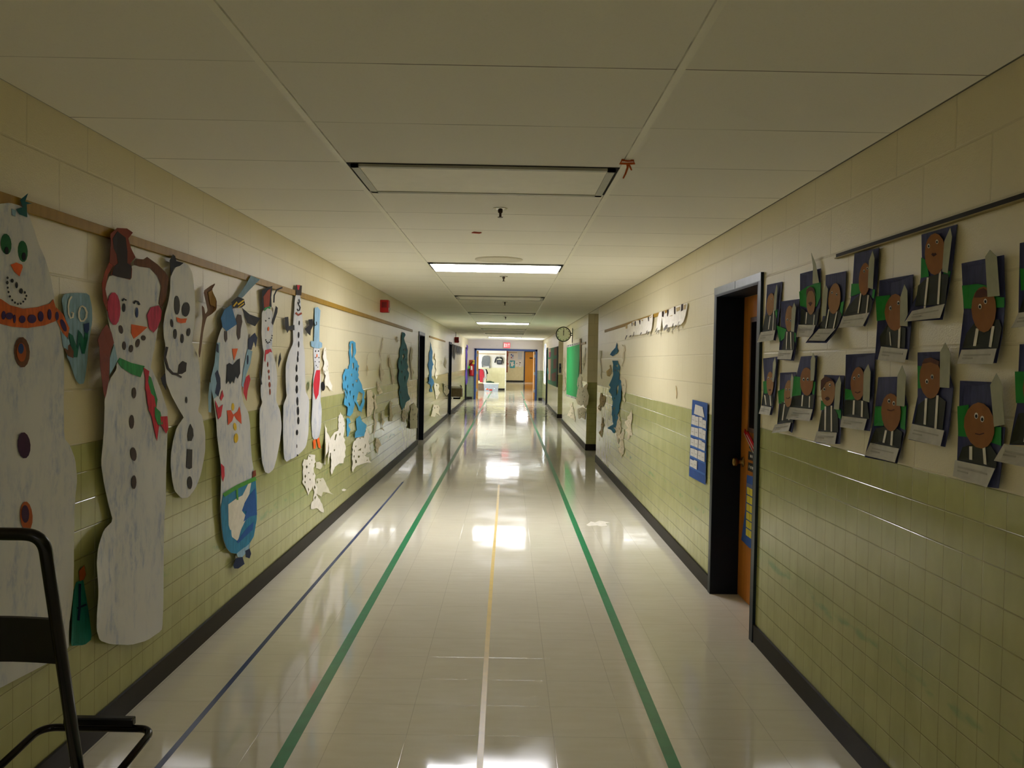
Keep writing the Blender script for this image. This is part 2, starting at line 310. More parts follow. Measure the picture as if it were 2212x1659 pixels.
# outlines of every sheet on the walls: (along the wall, height) in 0.1 mm, first point absolute, then steps
PAPERS = [
('paper_snowman', 'biggest painted white paper snowman, green eyes and orange scarf, behind the black chair', 'snowman', 'L', '24478 16249 73 948 63 370 222 786 145 317 462 702 186 200 403 223 167 67 371 90 166 20 404 4 147 -22 273 -108 116 -104 264 -382 98 -145 194 -296 100 -125 277 -291 112 -152 245 -416 84 -170 146 -379 37 -129 22 -224 -22 -98 -123 -232 18 -83 209 -158 90 -92 214 -275 70 -169 111 -514 28 -333 18 -1039 5 -461 7 -1114 59 -285 272 -220 104 -127 212 -376 63 -193 80 -523 1 -229 -72 -543 -17 -454 -4 -1582 -5 -509 -17 -789 -43 -345 -183 -815 -48 -302 -44 -595 -215 -124 -922 14 -426 21 -1051 80 -412 28 -880 56 -325 40 -649 127 -235 279 -458 1151 -143 670 -219 1978 -47 1027 0 2831 31 1005 145 1880', 'snow', [('bow', 'bow_teal', 1, ['27119 20153 446 298 -163 -290 372 -1 -290 -78 42 -416 -405 23 -199 127 359 135']), ('ribbon', 'ltblue', 1, ['26688 19796 234 -26 -38 -192 -172 26']), ('eye', 'eyegreen', 1, ['26706 18689 -11 -145 -66 -126 -105 -82 -125 -21 -119 42 -90 98 -44 133 11 142 63 125 103 83 124 24 121 -40 92 -97']), ('eye', 'eyegreen', 1, ['27596 18576 -8 -154 -60 -132 -100 -83 -120 -19 -114 48 -88 106 -45 142 8 151 58 131 98 85 118 21 116 -46 91 -105']), ('pupil', 'black', 2, ['26530 18448 -10 -53 -30 -45 -43 -28 -47 -6 -42 17 -30 37 -10 50 10 52 29 45 43 29 47 6 43 -17 29 -37']), ('pupil', 'black', 2, ['27481 18385 -11 -59 -31 -49 -46 -31 -51 -7 -46 20 -31 42 -12 56 11 58 32 49 45 32 51 6 46 -19 32 -42']), ('nose', 'orange', 1, ['26654 18020 312 106 321 -33 32 -80 -192 -311 -278 119']), ('mouth', 'ink', 1, ['26517 17594 -16 -30 -38 -16 -37 8 -16 28 16 30 37 16 38 -8', '26510 17443 -21 -44 -48 -21 -48 12 -20 40 19 44 49 22 48 -13', '26510 17283 -13 -26 -33 -14 -32 8 -14 24 14 27 32 14 32 -8', '26549 17150 -14 -27 -32 -14 -33 9 -13 24 13 27 32 13 33 -7', '26626 17019 -14 -27 -32 -14 -33 9 -13 25 13 26 32 14 33 -8', '26750 16909 -14 -27 -32 -14 -33 9 -14 25 13 27 33 13 33 -8', '26899 16841 -14 -27 -33 -14 -33 9 -14 25 14 27 33 13 33 -8', '27058 16805 -14 -24 -34 -12 -34 8 -14 22 14 24 34 12 34 -8', '27218 16830 -14 -24 -34 -12 -34 8 -14 22 14 24 34 12 34 -7', '27364 16906 -15 -24 -34 -12 -34 7 -15 22 14 25 35 12 34 -7', '27486 17000 -14 -27 -35 -14 -35 8 -14 26 14 28 35 14 35 -9', '27552 17110 -15 -28 -35 -14 -34 8 -15 26 14 28 35 14 35 -9', '27469 17212 -14 -31 -35 -16 -35 10 -14 29 14 31 35 15 35 -9', '26795 17530 -23 -48 -54 -24 -55 14 -23 43 22 48 55 24 55 -14', '27024 17413 -21 -75 -50 -34 -50 25 -21 71 20 73 50 35 51 -25', '27306 17246 -29 -66 -68 -32 -68 21 -29 60 28 65 68 32 69 -20']), ('scarf', 'scarf_orange', 1, ['24990 17020 555 -41 581 -89 454 -150 711 -69 836 101 797 176 228 167 189 -340 -45 -407 -729 -183 -1028 -130 -802 5 -609 64 -723 99 -483 105', '29340 16851 430 -203 444 -496 -146 -344 -294 121 -384 444']), ('scarf_spots', 'purple', 2, ['26345 16407 -11 -60 -29 -49 -42 -28 -47 -3 -42 24 -29 46 -10 58 10 59 29 49 42 29 46 3 43 -24 29 -46', '26744 16406 -20 -49 -56 -42 -81 -25 -88 -4 -80 17 -55 35 -19 46 19 48 55 42 79 25 89 5 80 -16 56 -35', '26885 16321 -7 -61 -20 -49 -28 -28 -31 -2 -28 26 -20 47 -7 60 7 60 19 49 28 28 31 2 29 -25 20 -47', '27415 16334 -18 -55 -50 -45 -71 -27 -79 -3 -71 20 -49 40 -18 52 17 53 49 45 71 27 79 5 72 -20 50 -40', '28043 16380 -26 -64 -70 -54 -102 -33 -113 -5 -100 23 -69 46 -25 61 24 63 69 54 100 33 113 6 102 -22 71 -47', '28495 16486 -17 -77 -49 -64 -70 -38 -78 -3 -70 30 -48 59 -18 75 17 76 48 64 70 38 77 5 71 -30 49 -59', '29008 16579 -12 -83 -36 -68 -51 -39 -56 -3 -51 34 -36 64 -13 81 13 82 34 68 51 40 56 3 52 -33 36 -64', '29483 16555 -11 -67 -31 -54 -45 -32 -50 -2 -45 27 -32 51 -11 65 10 66 31 55 45 31 50 3 46 -26 32 -51', '29938 16272 51 -95 12 -84 -30 -54 -65 -15 -88 27 -92 65 -79 88 -50 94 -12 82 29 55 64 15 87 -26 92 -63']), ('button', 'brown', 1, ['27707 15280 -15 -222 -98 -180 -160 -104 -188 -6 -179 90 -135 167 -67 211 15 215 93 178 154 106 186 13 182 -84 142 -168']), ('button_ring', 'orange_brown', 2, ['27492 15271 -10 -137 -59 -112 -97 -65 -115 -4 -110 55 -84 104 -42 132 9 134 58 111 95 66 114 7 112 -53 86 -104']), ('button_center', 'navyblue', 3, ['27328 15376 -14 -74 -41 -59 -58 -33 -64 -1 -58 32 -41 58 -14 73 14 73 40 59 58 34 64 2 59 -32 40 -58']), ('button', 'purple_dark', 1, ['27734 12196 -6 -190 -77 -149 -131 -76 -158 10 -154 94 -119 157 -62 189 6 186 73 147 127 78 157 -5 156 -90 123 -157']), ('button', 'orange_brown', 1, ['27897 9795 -23 -213 -91 -158 -140 -70 -160 29 -149 122 -109 189 -48 220 21 208 87 156 137 75 160 -24 151 -118 113 -191']), ('button_center', 'purple_dark', 2, ['27673 9906 -21 -125 -61 -91 -88 -40 -98 19 -87 73 -60 113 -22 131 21 122 60 92 87 41 97 -17 88 -72 62 -114']), ('sleeve', 'ltblue', 1, ['29629 16026 340 -194 149 -100 -48 -365 -293 99']), ('hand', 'brown', 1, ['29835 15390 383 188 253 -258 -29 -237 -370 76'])], [], (0.02, 0.012, 0.006, 0.0), 'painted paper snowmen along the left wall'),
('paper_pennant', 'light blue paper pennant lettered GO with a green zigzag, beside the biggest snowman', 'pennant', 'L', '29921 17199 169 151 155 47 563 72 255 22 633 33 161 -65 103 -339 26 -155 18 -386 -20 -207 -111 -583 -31 -249 -33 -578 -40 -231 -148 -497 -88 -108 -262 -13 -95 27 -184 137 -102 126 -289 450 -114 127 -246 146 -15 118 171 406 37 143 -2 257 -61 147 -279 425 -81 159 -104 318', 'ltblue', [('lettering', 'white', 1, ['30549 17338 -176 -151 -81 -250 43 -266 160 -165 255 48 34 185 -188 34 -35 -57 117 -2 -25 -136 -89 -23 -122 135 -41 252 76 233 164 137', '31139 16972 -83 -197 13 -196 147 -144 283 13 182 161 34 205 -119 170 -234 68 -194 -59 55 -49 122 48 152 -47 99 -144 -28 -181 -138 -127 -143 -8 -106 113 -11 178 82 190']), ('zigzag', 'dkgreen', 1, ['30412 16000 324 -95 313 -473 48 699 264 -153 162 -212 104 549 162 34 -28 -522 -180 -578 -161 -2 -215 403 -153 -540 -228 -2 -207 370']), ('zigzag_edge', 'navyblue', 2, ['31465 16362 324 69 2 -274 -108 -168 -162 103'])], [], (0.006, 0.02, 0.008, 0), None),
('paper_snowman', 'tall painted snowman with brown hat, pink earmuffs and green and red scarf', 'snowman', 'L', '33458 18384 1240 -19 297 84 89 410 191 117 824 138 344 11 778 -90 264 -96 440 -365 125 -165 139 -402 4 -207 -125 -560 -72 -251 -211 -605 -89 -247 -208 -551 -89 -234 -205 -543 -14 -135 136 -91 140 -129 528 -521 201 -227 404 -537 130 -182 197 -308 35 -420 -35 -1650 -22 -621 -66 -1244 -46 -369 -151 -474 -33 -850 -6 -3505 -13 -797 -58 -208 -255 -35 -1098 43 -487 65 -1166 255 -521 153 -1252 450 -413 168 -710 348 -222 161 -341 406 -127 202 -251 534 -63 231 -44 547 -28 209 -84 432 -10 169 38 358 76 156 324 377 176 156 505 353 250 104 667 126 96 130 -232 475 -108 240 -272 642 -116 272 -266 626 -57 267 -6 629 -3 350 -9 1004 -6 217 -17 12 22 52 119 232 104 132 369 388 179 143 470 277 101 131 -3 328 -49 158 -220 405 -76 163 -132 360 -56 145 -129 315 -70 168 -196 466 -43 184 -3 396 48 158 230 340', 'snow', [('hat', 'redbrown', 2, ['33009 19956 786 363 892 118 534 -84 -398 -301 271 -382 412 -310 -471 -300 137 -226 -63 -369 -133 -104 -526 8 -635 -5 -612 24 239 370 -422 65 -4 454 56 291']), ('hat_stripe', 'darkbrown', 3, ['33249 19821 547 359 765 -136 163 -543 -20 -480 399 -74 -87 -552 -566 -26 -635 -5 -527 33 93 297 429 222 -128 333 -308 189']), ('earmuff_band', 'brown', 1, ['35371 19160 204 147 703 55 360 151 1057 -205 796 -239 412 -224 -230 -1022 -477 -431 -288 178 241 805 -446 415 -763 272 -1013 -52 -554 17']), ('earmuff_band', 'rust', 1, ['33019 18880 422 -76 -476 -441 -136 -579 204 -381 183 -272 -178 -211 -357 401 -180 659 170 465']), ('earmuff', 'pink', 2, ['34143 17117 -21 -293 -129 -243 -210 -144 -247 -17 -234 111 -177 214 -87 275 19 284 122 239 203 148 244 26 239 -103 185 -214']), ('earmuff', 'pink', 2, ['36599 16974 439 376 840 139 320 -228 -121 -402 -417 -411 -380 -208 -452 175']), ('eyebrow', 'ink', 1, ['34360 17415 86 82 177 -43 66 56 -267 44 -169 -114']), ('eyebrow', 'ink', 1, ['35406 17377 127 105 147 -19 138 -105 147 46 -172 121 -324 20 -199 -137']), ('eye', 'ink', 1, ['34594 17174 -12 -79 -36 -64 -51 -38 -58 -3 -52 31 -37 60 -13 76 12 78 35 64 51 38 58 4 52 -31 37 -60']), ('eye', 'navyblue', 1, ['35770 17040 -11 -95 -34 -77 -50 -44 -55 -3 -51 39 -35 73 -13 92 11 94 33 76 49 45 56 4 51 -39 35 -73']), ('nose', 'orange', 1, ['35159 16518 1521 -58 -716 -328 -553 -214 -234 219']), ('mouth', 'coal', 1, ['34419 16286 12 -77 -25 -66 -58 -42 -78 -9 -84 25 -73 54 -46 73 -12 76 24 65 57 42 78 10 84 -24 73 -54', '34690 15611 -16 -79 -47 -63 -67 -36 -76 -1 -67 34 -48 61 -17 77 16 78 45 63 68 36 75 2 68 -33 48 -62', '35359 15489 -39 -67 -69 -53 -84 -26 -83 4 -66 34 -35 57 2 69 38 67 68 52 84 28 84 -4 66 -34 36 -57', '35980 15732 -50 -79 -78 -61 -92 -31 -85 5 -63 40 -29 67 11 81 50 78 77 61 91 32 86 -4 64 -40 30 -68', '36540 15981 -21 -50 -60 -41 -87 -25 -96 -2 -86 20 -60 37 -22 48 20 50 59 41 86 24 96 3 88 -19 61 -38']), ('scarf', 'green', 1, ['33851 14962 225 148 1075 -208 1332 -141 -425 -478 -901 150 -924 281']), ('scarf_tail', 'red', 2, ['36339 14699 589 -164 -142 -476 305 -522 -220 -247 -374 460 38 442', '36871 13258 455 -280 392 -447 -460 -100 -455 415']), ('scarf_tail', 'green', 1, ['36737 14410 420 -167 628 -995 -119 -387 -342 279 -309 528']), ('scarf_tail', 'red', 2, ['36555 13763 875 -372 204 -630 338 -507 -219 -873 -268 425 -365 781 -400 497']), ('scarf_tail', 'red', 3, ['38019 12460 768 -36 96 -592 -222 -210 -552 447']), ('scarf_tail', 'green', 3, ['37436 12945 580 -276 261 -578 -501 3 -333 404']), ('mitten', 'redbrown', 1, ['32010 15781 508 406 465 246 388 -329 187 -399 -385 -353 -81 -287 -112 -799 -324 -559 -207 -172 -254 301 -177 1004 107 639']), ('cuff', 'ltblue', 1, ['33091 15094 505 554 280 -639 -515 -405 -299 -168']), ('button', 'coal', 1, ['35604 13625 -18 -101 -53 -80 -76 -42 -86 4 -77 49 -54 83 -20 101 18 100 52 79 76 43 85 -3 78 -47 54 -84']), ('button', 'coal', 1, ['35479 12399 -20 -129 -59 -99 -87 -51 -96 8 -86 64 -61 108 -23 130 20 127 58 99 85 52 96 -6 88 -63 62 -109']), ('button', 'coal', 1, ['35715 11014 -3 -128 -60 -99 -105 -49 -130 11 -127 66 -100 110 -54 131 2 127 59 97 103 50 128 -8 128 -65 103 -110']), ('button', 'coal', 1, ['35672 9805 -21 -125 -60 -94 -87 -44 -97 15 -88 70 -61 111 -23 131 20 124 58 93 87 45 97 -13 89 -69 62 -112'])], [], (0.02, 0.05, 0.005, 0), 'painted paper snowmen along the left wall'),
('paper_brush', 'teal painted paper brush with orange tip, low between the two biggest snowmen', 'paper brush', 'L', '31169 6704 157 -9 76 -3 199 -3 70 -87 124 -405 58 -202 143 -539 59 -286 131 -794 -47 -182 -345 -50 -263 50 -858 273 -179 155 -2 458 38 196 186 461 64 178 112 368 57 131 153 240', 'teal', [('tip', 'orange_brown', 1, ['31278 7074 362 143 142 -388 -138 -153 -307 11']), ('bristle_lines', 'navy', 1, ['31281 6610 -49 -913 -108 -428 155 -59 110 435 50 920', '31168 5682 685 -57 -55 82 -682 54'])], [], (0.004, 0.015, 0.004, 0), None),
('paper_snowman', 'painted snowman with big dark eyes and a twig arm, next to the earmuffed snowman', 'snowman', 'L', '40656 19708 -678 -230 -251 -126 -498 -355 -124 -171 -91 -446 -71 -185 -237 -415 -101 -159 -234 -330 -69 -155 -89 -395 13 -167 148 -386 74 -141 196 -271 13 -153 -137 -436 -8 -169 102 -356 33 -162 55 -397 107 -182 451 -455 207 -181 517 -392 237 -172 592 -410 119 -94 -48 -18 -127 -67 -539 -291 -174 -138 -283 -359 -119 -169 -275 -427 -68 -171 -40 -372 33 -190 196 -519 94 -201 245 -418 178 -163 594 -347 260 -93 615 -81 268 29 637 224 231 132 435 390 140 185 216 472 75 188 128 404 33 221 21 626 -22 227 -124 427 -52 147 -119 258 -103 90 -360 164 -27 116 231 385 47 226 -14 665 -31 266 -132 575 -81 217 -245 438 -154 167 -468 338 -76 128 109 260 70 205 216 700 45 280 -13 605 -42 247 -183 545 -78 204 -179 410 -123 128 -394 189 -155 47 -327 33', 'snow', [('twig_hair', 'black', 1, ['38972 19644 419 337 290 -50 149 -213 898 19 -450 -199 -733 -170 -393 -414 -132 298']), ('eye', 'coal_grey', 1, ['40311 17662 -37 -201 -109 -166 -159 -97 -177 -10 -159 78 -111 151 -42 192 36 198 105 164 156 99 177 14 162 -75 114 -151']), ('eye', 'coal_grey', 1, ['41594 17509 -106 -160 -188 -128 -229 -70 -225 0 -178 69 -96 125 3 155 102 157 181 128 227 73 228 4 183 -68 101 -126']), ('nose', 'orange', 1, ['39832 17066 565 -46 799 53 -184 -219 -611 -58 -448 55']), ('mouth', 'coal_grey', 1, ['39442 16770 22 -84 -17 -71 -51 -44 -75 -9 -84 29 -77 60 -54 80 -21 83 16 70 51 44 74 10 84 -29 77 -59', '39948 16268 -18 -107 -56 -87 -81 -50 -91 -2 -83 45 -57 82 -22 105 18 106 55 87 81 50 90 3 83 -44 59 -83', '40795 16075 -18 -99 -54 -80 -79 -45 -88 -2 -80 41 -56 77 -21 97 18 98 53 80 78 46 88 3 80 -42 57 -76', '41633 16400 -61 -89 -93 -70 -105 -36 -97 3 -69 43 -30 73 18 90 60 88 91 70 105 37 98 -3 70 -42 30 -74']), ('arm', 'darkbrown', 1, ['38692 15645 -271 -497 367 -532 627 -273 782 -66 45 115 -688 50 -516 222 -342 489 267 471', '39874 14316 675 -154 100 72 -679 152', '40286 14806 452 177 514 -90 -86 -422 -494 -114 -572 -9']), ('hand', 'black', 1, ['38030 14201 539 216 75 -398 -21 -384 -387 282']), ('button', 'coal_grey', 1, ['41318 13058 -12 -71 -34 -55 -50 -29 -55 2 -51 34 -36 59 -14 71 11 70 34 55 50 30 56 -3 51 -33 36 -59']), ('button', 'coal_grey', 1, ['41733 11851 339 -285 98 -354 -239 -238 -451 43 -79 263 113 331']), ('button', 'coal_grey', 1, ['41384 10629 677 -100 -28 -920 -377 -21 -403 148']), ('button', 'coal_grey', 1, ['42033 8858 -31 -139 -91 -100 -132 -44 -147 23 -133 83 -93 127 -35 146 30 136 88 101 131 45 147 -21 135 -81 95 -128'])], [], (0.02, 0.02, 0.012, 0), 'painted paper snowmen along the left wall'),
('paper_twig', 'brown painted paper twig with a yellow leaf curling off the wall, between two snowmen', 'paper twig', 'L', '43315 18629 677 228 234 84 408 159 34 -24 -252 -272 -3 -132 240 -344 40 -154 -57 -368 -66 -122 -253 -196 -149 -72 -437 -136 -143 -122 -237 -433 -112 -256 -287 -757 -103 -225 -196 -300 -73 -14 -146 229 2 119 159 330 106 241 343 801 40 290 -156 540 24 100 267 -70 85 -66 128 -236 79 -19 245 148 11 97 -193 299 -95 146 -253 378', 'twig', [('leaf', 'yellowbrown', 1, ['43788 18569 537 173 288 -495 -84 -396 -458 99'])], [], (0.03, 0.01, 0.05, 0), None),
('paper_snowman', 'painted snowman in a blue winged hat, orange bow tie and blue and white trousers', 'snowman', 'L', '47907 17940 599 87 295 19 783 -1 242 -83 335 -390 152 -169 375 -396 142 -228 289 -670 -16 -314 -363 -786 -190 -334 -518 -767 -142 -238 -151 -354 32 -187 306 -525 208 -210 677 -453 205 -215 272 -547 71 -199 57 -381 54 -309 193 -1063 90 -330 227 -478 104 -207 264 -488 105 -286 227 -847 35 -431 -65 -1161 -104 -362 -416 -524 -192 -154 -480 -198 -239 -55 -627 -58 -363 -13 -1049 -3 -376 41 -717 189 -272 112 -558 334 -201 168 -384 447 -119 219 -171 575 -74 274 -172 704 -50 343 -60 900 -17 365 -19 801 -48 292 -205 553 -87 236 -202 547 -60 258 -77 661 -21 151 -17 44 -64 163 -281 714 -105 272 -208 561 -35 296 47 826 26 305 78 597 71 208 254 375 176 159 571 370 315 164 908 399 260 174 282 405', 'snow', [('hat', 'ltblue2', 2, ['51225 20205 1683 -74 -806 -345 -1092 -473 -1047 -490 -1227 -415 -330 117 871 424 1129 680']), ('hat_band', 'black', 3, ['47664 18332 1173 403 1177 -54 241 -312 -685 -228 -1580 -122']), ('hat_badge', 'yellow', 4, ['48085 18088 589 275 209 -129 1167 341 -161 59 -1072 -322 -237 124 -690 -306', '48906 18075 1122 327 -107 41 -1117 -328']), ('hat_flap', 'blue', 2, ['45870 17334 678 511 1120 348 502 -529 535 -538 -1723 -475 -807 213']), ('hat_flap', 'black', 2, ['49638 18146 1536 -312 2019 -135 -960 -545 -1523 135 -527 342']), ('eye', 'coal', 1, ['46577 16656 528 -1 11 -427 -322 -200 -246 185']), ('eye', 'coal', 1, ['48501 17400 364 304 672 1 193 -388 -283 -447 -54 -508 -310 -152 -297 349 31 500']), ('nose', 'orange', 1, ['48008 15691 1022 30 -321 -376 -383 -328 -226 394']), ('mouth', 'black', 1, ['47029 14781 410 103 636 -121 862 298 490 87 24 -883 -484 -316 -337 242 -313 -491 -326 163 -312 -188 -256 201 -408 -184']), ('sleeve', 'ltblue', 1, ['44855 15970 756 18 -72 -1002 123 -1137 209 -678 -947 -226 -530 609 -193 525 494 776', '44079 13888 367 -205 123 -1442 -365 54 -161 754']), ('glove', 'navy', 2, ['44892 14328 467 193 589 -477 111 -542 -379 -457 -576 222 272 523', '44819 15937 414 -57 105 -462 -472 93']), ('mitten', 'red', 2, ['45974 12965 383 425 249 -350 -432 -253', '45150 12868 545 -428 742 130 -341 -626 -444 -138 -300 520']), ('sleeve', 'ltblue', 1, ['50756 15733 926 -137 -297 -756 -820 -739 -494 -726 -373 158 388 943']), ('glove', 'navy', 2, ['50858 16330 720 246 618 172 518 -291 -364 -623 -389 374 -478 -539 -607 29', '50991 15065 -13 -130 -44 -103 -66 -58 -74 1 -69 57 -49 104 -20 128 13 129 43 104 65 57 75 1 68 -57 50 -103']), ('mitten', 'red', 2, ['50568 14027 594 139 252 -305 -585 -659 -220 -624 -599 506 101 511']), ('bow_tie', 'orange_red', 1, ['47191 12201 682 -20 446 -291 773 153 306 272 333 -549 100 -532 -933 351 -456 264 -354 -307 -741 -174 -49 425']), ('button', 'yellow', 1, ['48490 12324 -22 -97 -65 -74 -96 -38 -107 6 -98 49 -68 82 -27 98 22 96 64 74 95 39 107 -5 99 -49 69 -82']), ('button', 'yellow', 1, ['48887 11161 6 -100 -52 -78 -99 -39 -127 6 -129 50 -105 84 -62 101 -6 99 51 77 98 40 126 -5 129 -49 107 -84']), ('button', 'yellow', 1, ['49155 10445 -67 -115 -127 -83 -162 -34 -164 21 -133 71 -78 107 -7 122 65 114 125 83 160 36 165 -19 136 -71 80 -108']), ('trousers', 'jeans', 1, ['46550 7497 1441 99 1220 84 1284 18 2060 -80 325 -1209 -76 -1443 -611 -964 -686 -283 -896 -84 -1499 -3 -1025 270 -796 477 -550 639 -245 822 -246 1005']), ('trouser_front', 'white', 2, ['47461 6828 1356 104 1264 -2 1089 530 568 59 -322 -732 -994 -397 -422 -411 891 -511 -1076 -554 -514 -577 -1037 457 -616 820']), ('trouser_stroke', 'blue_deep', 3, ['51192 6682 1264 301 364 -1729 -1363 144 -1222 -84 534 527 -878 192 640 408', '50799 4785 1365 158 -219 -459 -2640 -284 -214 182']), ('belt', 'belt_green', 3, ['46778 7368 1390 71 1207 31 1285 -8 2075 5 -357 272 -2041 -16 -1286 2 -1233 -39 -1383 -78', '48840 7599 61 -750 333 -53 -62 755']), ('pocket', 'red', 2, ['46044 9338 655 -259 50 -521 -311 -289 -341 379']), ('pocket', 'redbrown', 2, ['51951 8131 588 9 106 -354 -680 -100']), ('leg', 'ltblue', 1, ['49111 3645 1609 36 554 231 348 -218 -217 -379 -1219 -139 -859 201']), ('shoe', 'navy', 2, ['48408 3125 503 283 1275 -218 386 -525 -1226 26 -729 181']), ('shoe', 'navy', 2, ['50727 3434 789 -37 288 -387 -269 -237 -730 257'])], [], (0.02, 0.02, 0.01, 0), 'painted paper snowmen along the left wall'),
('paper_snowman', 'slim painted snowman in a dark top hat with holly, holding one arm up', 'snowman', 'L', '53788 18033 -83 -533 -35 -215 -84 -472 28 -226 218 -582 113 -175 311 -232 26 -127 -191 -357 -101 -204 -282 -588 -98 -251 -180 -583 8 -226 213 -478 112 -156 309 -251 -18 -114 -392 -275 -99 -221 -75 -760 3 -354 88 -891 75 -349 263 -740 191 -281 632 -572 273 -157 639 -159 300 -11 763 111 282 130 548 502 212 248 440 656 139 316 206 819 -3 345 -218 785 -186 272 -640 478 -115 208 95 501 41 242 91 629 -59 285 -367 696 -202 255 -573 494 -146 157 -118 244 17 185 197 620 61 266 89 621 -33 243 -237 511 -261 115 -959 30 -355 -41 -706 -222', 'snow', [('hat', 'black', 2, ['53619 19515 2355 489 -219 -784 175 -615 -1115 -158 -871 -140 -165 677']), ('hat_panel', 'rust', 3, ['53975 19125 949 502 598 137 -172 -1180 -1179 -162']), ('holly', 'green', 3, ['54172 18380 640 169 811 71 6 -191 -665 27 -670 -237']), ('arm', 'black', 1, ['58421 20148 -1446 -315 -664 -429 -49 -495 313 19 43 480 580 380 1369 290', '56900 18731 456 -104 -54 -316 -925 -908 -317 135 600 779']), ('arm', 'black', 1, ['52057 14400 472 -376 736 -556 418 39 -747 558 -477 377']), ('glove', 'black', 1, ['58126 15589 218 -454 -643 -589 -110 317 213 452']), ('eye', 'ink', 1, ['54754 17614 -14 -23 -40 -20 -59 -12 -65 -3 -59 7 -41 15 -16 22 14 23 40 19 59 13 65 3 59 -7 42 -15']), ('eye', 'ink', 1, ['55589 17820 -14 -20 -42 -17 -61 -12 -67 -3 -61 5 -42 13 -16 18 14 19 42 18 60 11 67 4 62 -5 42 -13']), ('nose', 'orange', 1, ['55429 17111 -50 -65 -81 -51 -97 -28 -93 0 -70 29 -35 51 8 64 49 64 81 51 96 29 93 0 72 -28 35 -52']), ('mouth', 'ink', 1, ['54737 16365 -42 -37 -104 -18 -104 13 -44 35 42 37 103 17 104 -12', '54948 16259 -42 -37 -105 -18 -105 13 -44 35 42 37 104 18 105 -13', '55281 16189 -44 -31 -105 -15 -107 10 -44 29 42 32 106 15 106 -10', '55643 16241 -43 -32 -108 -15 -107 10 -46 30 44 31 106 16 109 -11', '55915 16369 -35 -38 -86 -17 -87 13 -37 36 34 38 86 18 88 -14', '56158 16534 -35 -39 -88 -17 -88 12 -37 37 35 38 87 17 88 -12', '56246 16694 -36 -38 -87 -18 -88 13 -38 35 35 39 87 18 89 -13']), ('scarf', 'red', 1, ['54552 15704 1259 104 318 -241 -464 39 -450 -135 -447 -47 -189 -514 -239 128 75 383']), ('buttons', 'rust', 1, ['55390 14762 -41 -122 -105 -50 -108 51 -48 122 40 122 105 50 108 -50', '55710 14299 -60 -92 -149 -36 -152 40 -65 93 59 91 149 37 152 -40', '55724 13888 -41 -110 -106 -44 -110 49 -48 111 41 110 106 44 109 -48', '55925 13411 -67 -134 -172 -51 -175 61 -76 138 67 133 170 52 176 -61', '55911 12938 -40 -153 -107 -60 -110 68 -51 156 40 153 106 61 111 -68'])], [], (0.018, 0.014, 0.006, 0), 'painted paper snowmen along the left wall'),
('paper_snowman', 'very tall narrow-headed snowman with a long row of black buttons', 'snowman', 'L', '62306 19843 -253 -358 -67 -179 -60 -478 -32 -176 -92 -343 -32 -189 -56 -543 -5 -289 33 -809 -186 -279 -884 -483 -343 -245 -720 -659 -189 -265 -172 -583 10 -265 220 -657 102 -200 257 -272 -74 -144 -595 -397 -106 -218 96 -622 12 -301 -43 -777 -2 -377 38 -980 36 -284 135 -341 135 -121 501 -224 268 -40 759 44 332 4 790 -23 517 21 1662 129 552 70 873 195 312 202 573 750 146 396 103 1095 15 393 -34 737 -211 276 -932 546 -205 316 -42 934 -20 431 -48 1075 -111 352 -464 562 -106 302 -38 848 -44 301 -169 556 -100 176 -297 264 -90 252 -124 912 -249 174 -1015 -95', 'snow', [('hat', 'darkbrown', 2, ['62329 20656 1653 91 -89 -754 -1570 -95']), ('hat_trim', 'red', 3, ['62522 20654 859 78 -299 -410 -314 22']), ('eye', 'ink', 1, ['63044 19365 -14 -35 -42 -30 -62 -19 -69 -5 -64 11 -44 24 -17 32 14 35 42 31 62 19 69 5 64 -11 44 -24']), ('mouth', 'black', 1, ['63096 19626 164 -169 -387 -199 345 -130 255 -79 -233 -195 -240 -43 -123 106 -328 -50 277 -143 700 93 307 255 -312 122 -296 82 388 191 -170 202']), ('scarf', 'rust', 1, ['62054 18509 942 -130 1255 227 -274 108 -964 -196 -617 114']), ('arm', 'black', 1, ['59153 18078 1052 93 206 -668 1547 162 91 -384 -1627 -61 -527 -226 -542 371']), ('arm', 'black', 1, ['65073 17497 1481 369 -323 400 1276 117 248 -464 -741 -451 -201 -446 -966 196']), ('buttons', 'black', 1, ['63504 17881 -41 -128 -110 -57 -114 48 -52 123 41 127 109 58 115 -47', '63503 16969 -62 -177 -165 -78 -170 68 -77 172 62 176 164 78 171 -66', '63573 16266 -50 -177 -138 -75 -143 70 -65 173 50 176 137 76 143 -69', '63326 15547 -52 -154 -136 -65 -142 63 -64 153 51 153 136 66 142 -62', '63264 15151 -62 -175 -164 -73 -169 73 -76 173 61 174 163 74 170 -72', '62939 14460 -60 -208 -161 -85 -168 88 -77 209 59 207 161 85 169 -87', '63168 13686 -95 -207 -245 -81 -251 92 -111 211 93 206 244 82 253 -91', '63283 12851 -95 -221 -246 -84 -252 102 -112 226 93 220 244 85 254 -100', '63440 11950 -83 -242 -219 -90 -227 113 -101 249 81 240 218 92 227 -111', '63631 11212 -95 -241 -249 -87 -255 118 -114 252 93 239 247 88 257 -115', '63703 10457 -84 -206 -222 -71 -228 104 -102 218 84 205 220 72 229 -103', '63422 9580 -86 -148 -221 -44 -225 83 -99 162 86 147 219 46 226 -83', '63229 8552 -31 -102 -82 -36 -85 53 -39 109 30 102 82 36 85 -53', '63497 7825 -68 -49 -167 -4 -169 42 -72 65 67 48 167 5 169 -42'])], [], (0.018, 0.014, 0.006, 0), 'painted paper snowmen along the left wall'),
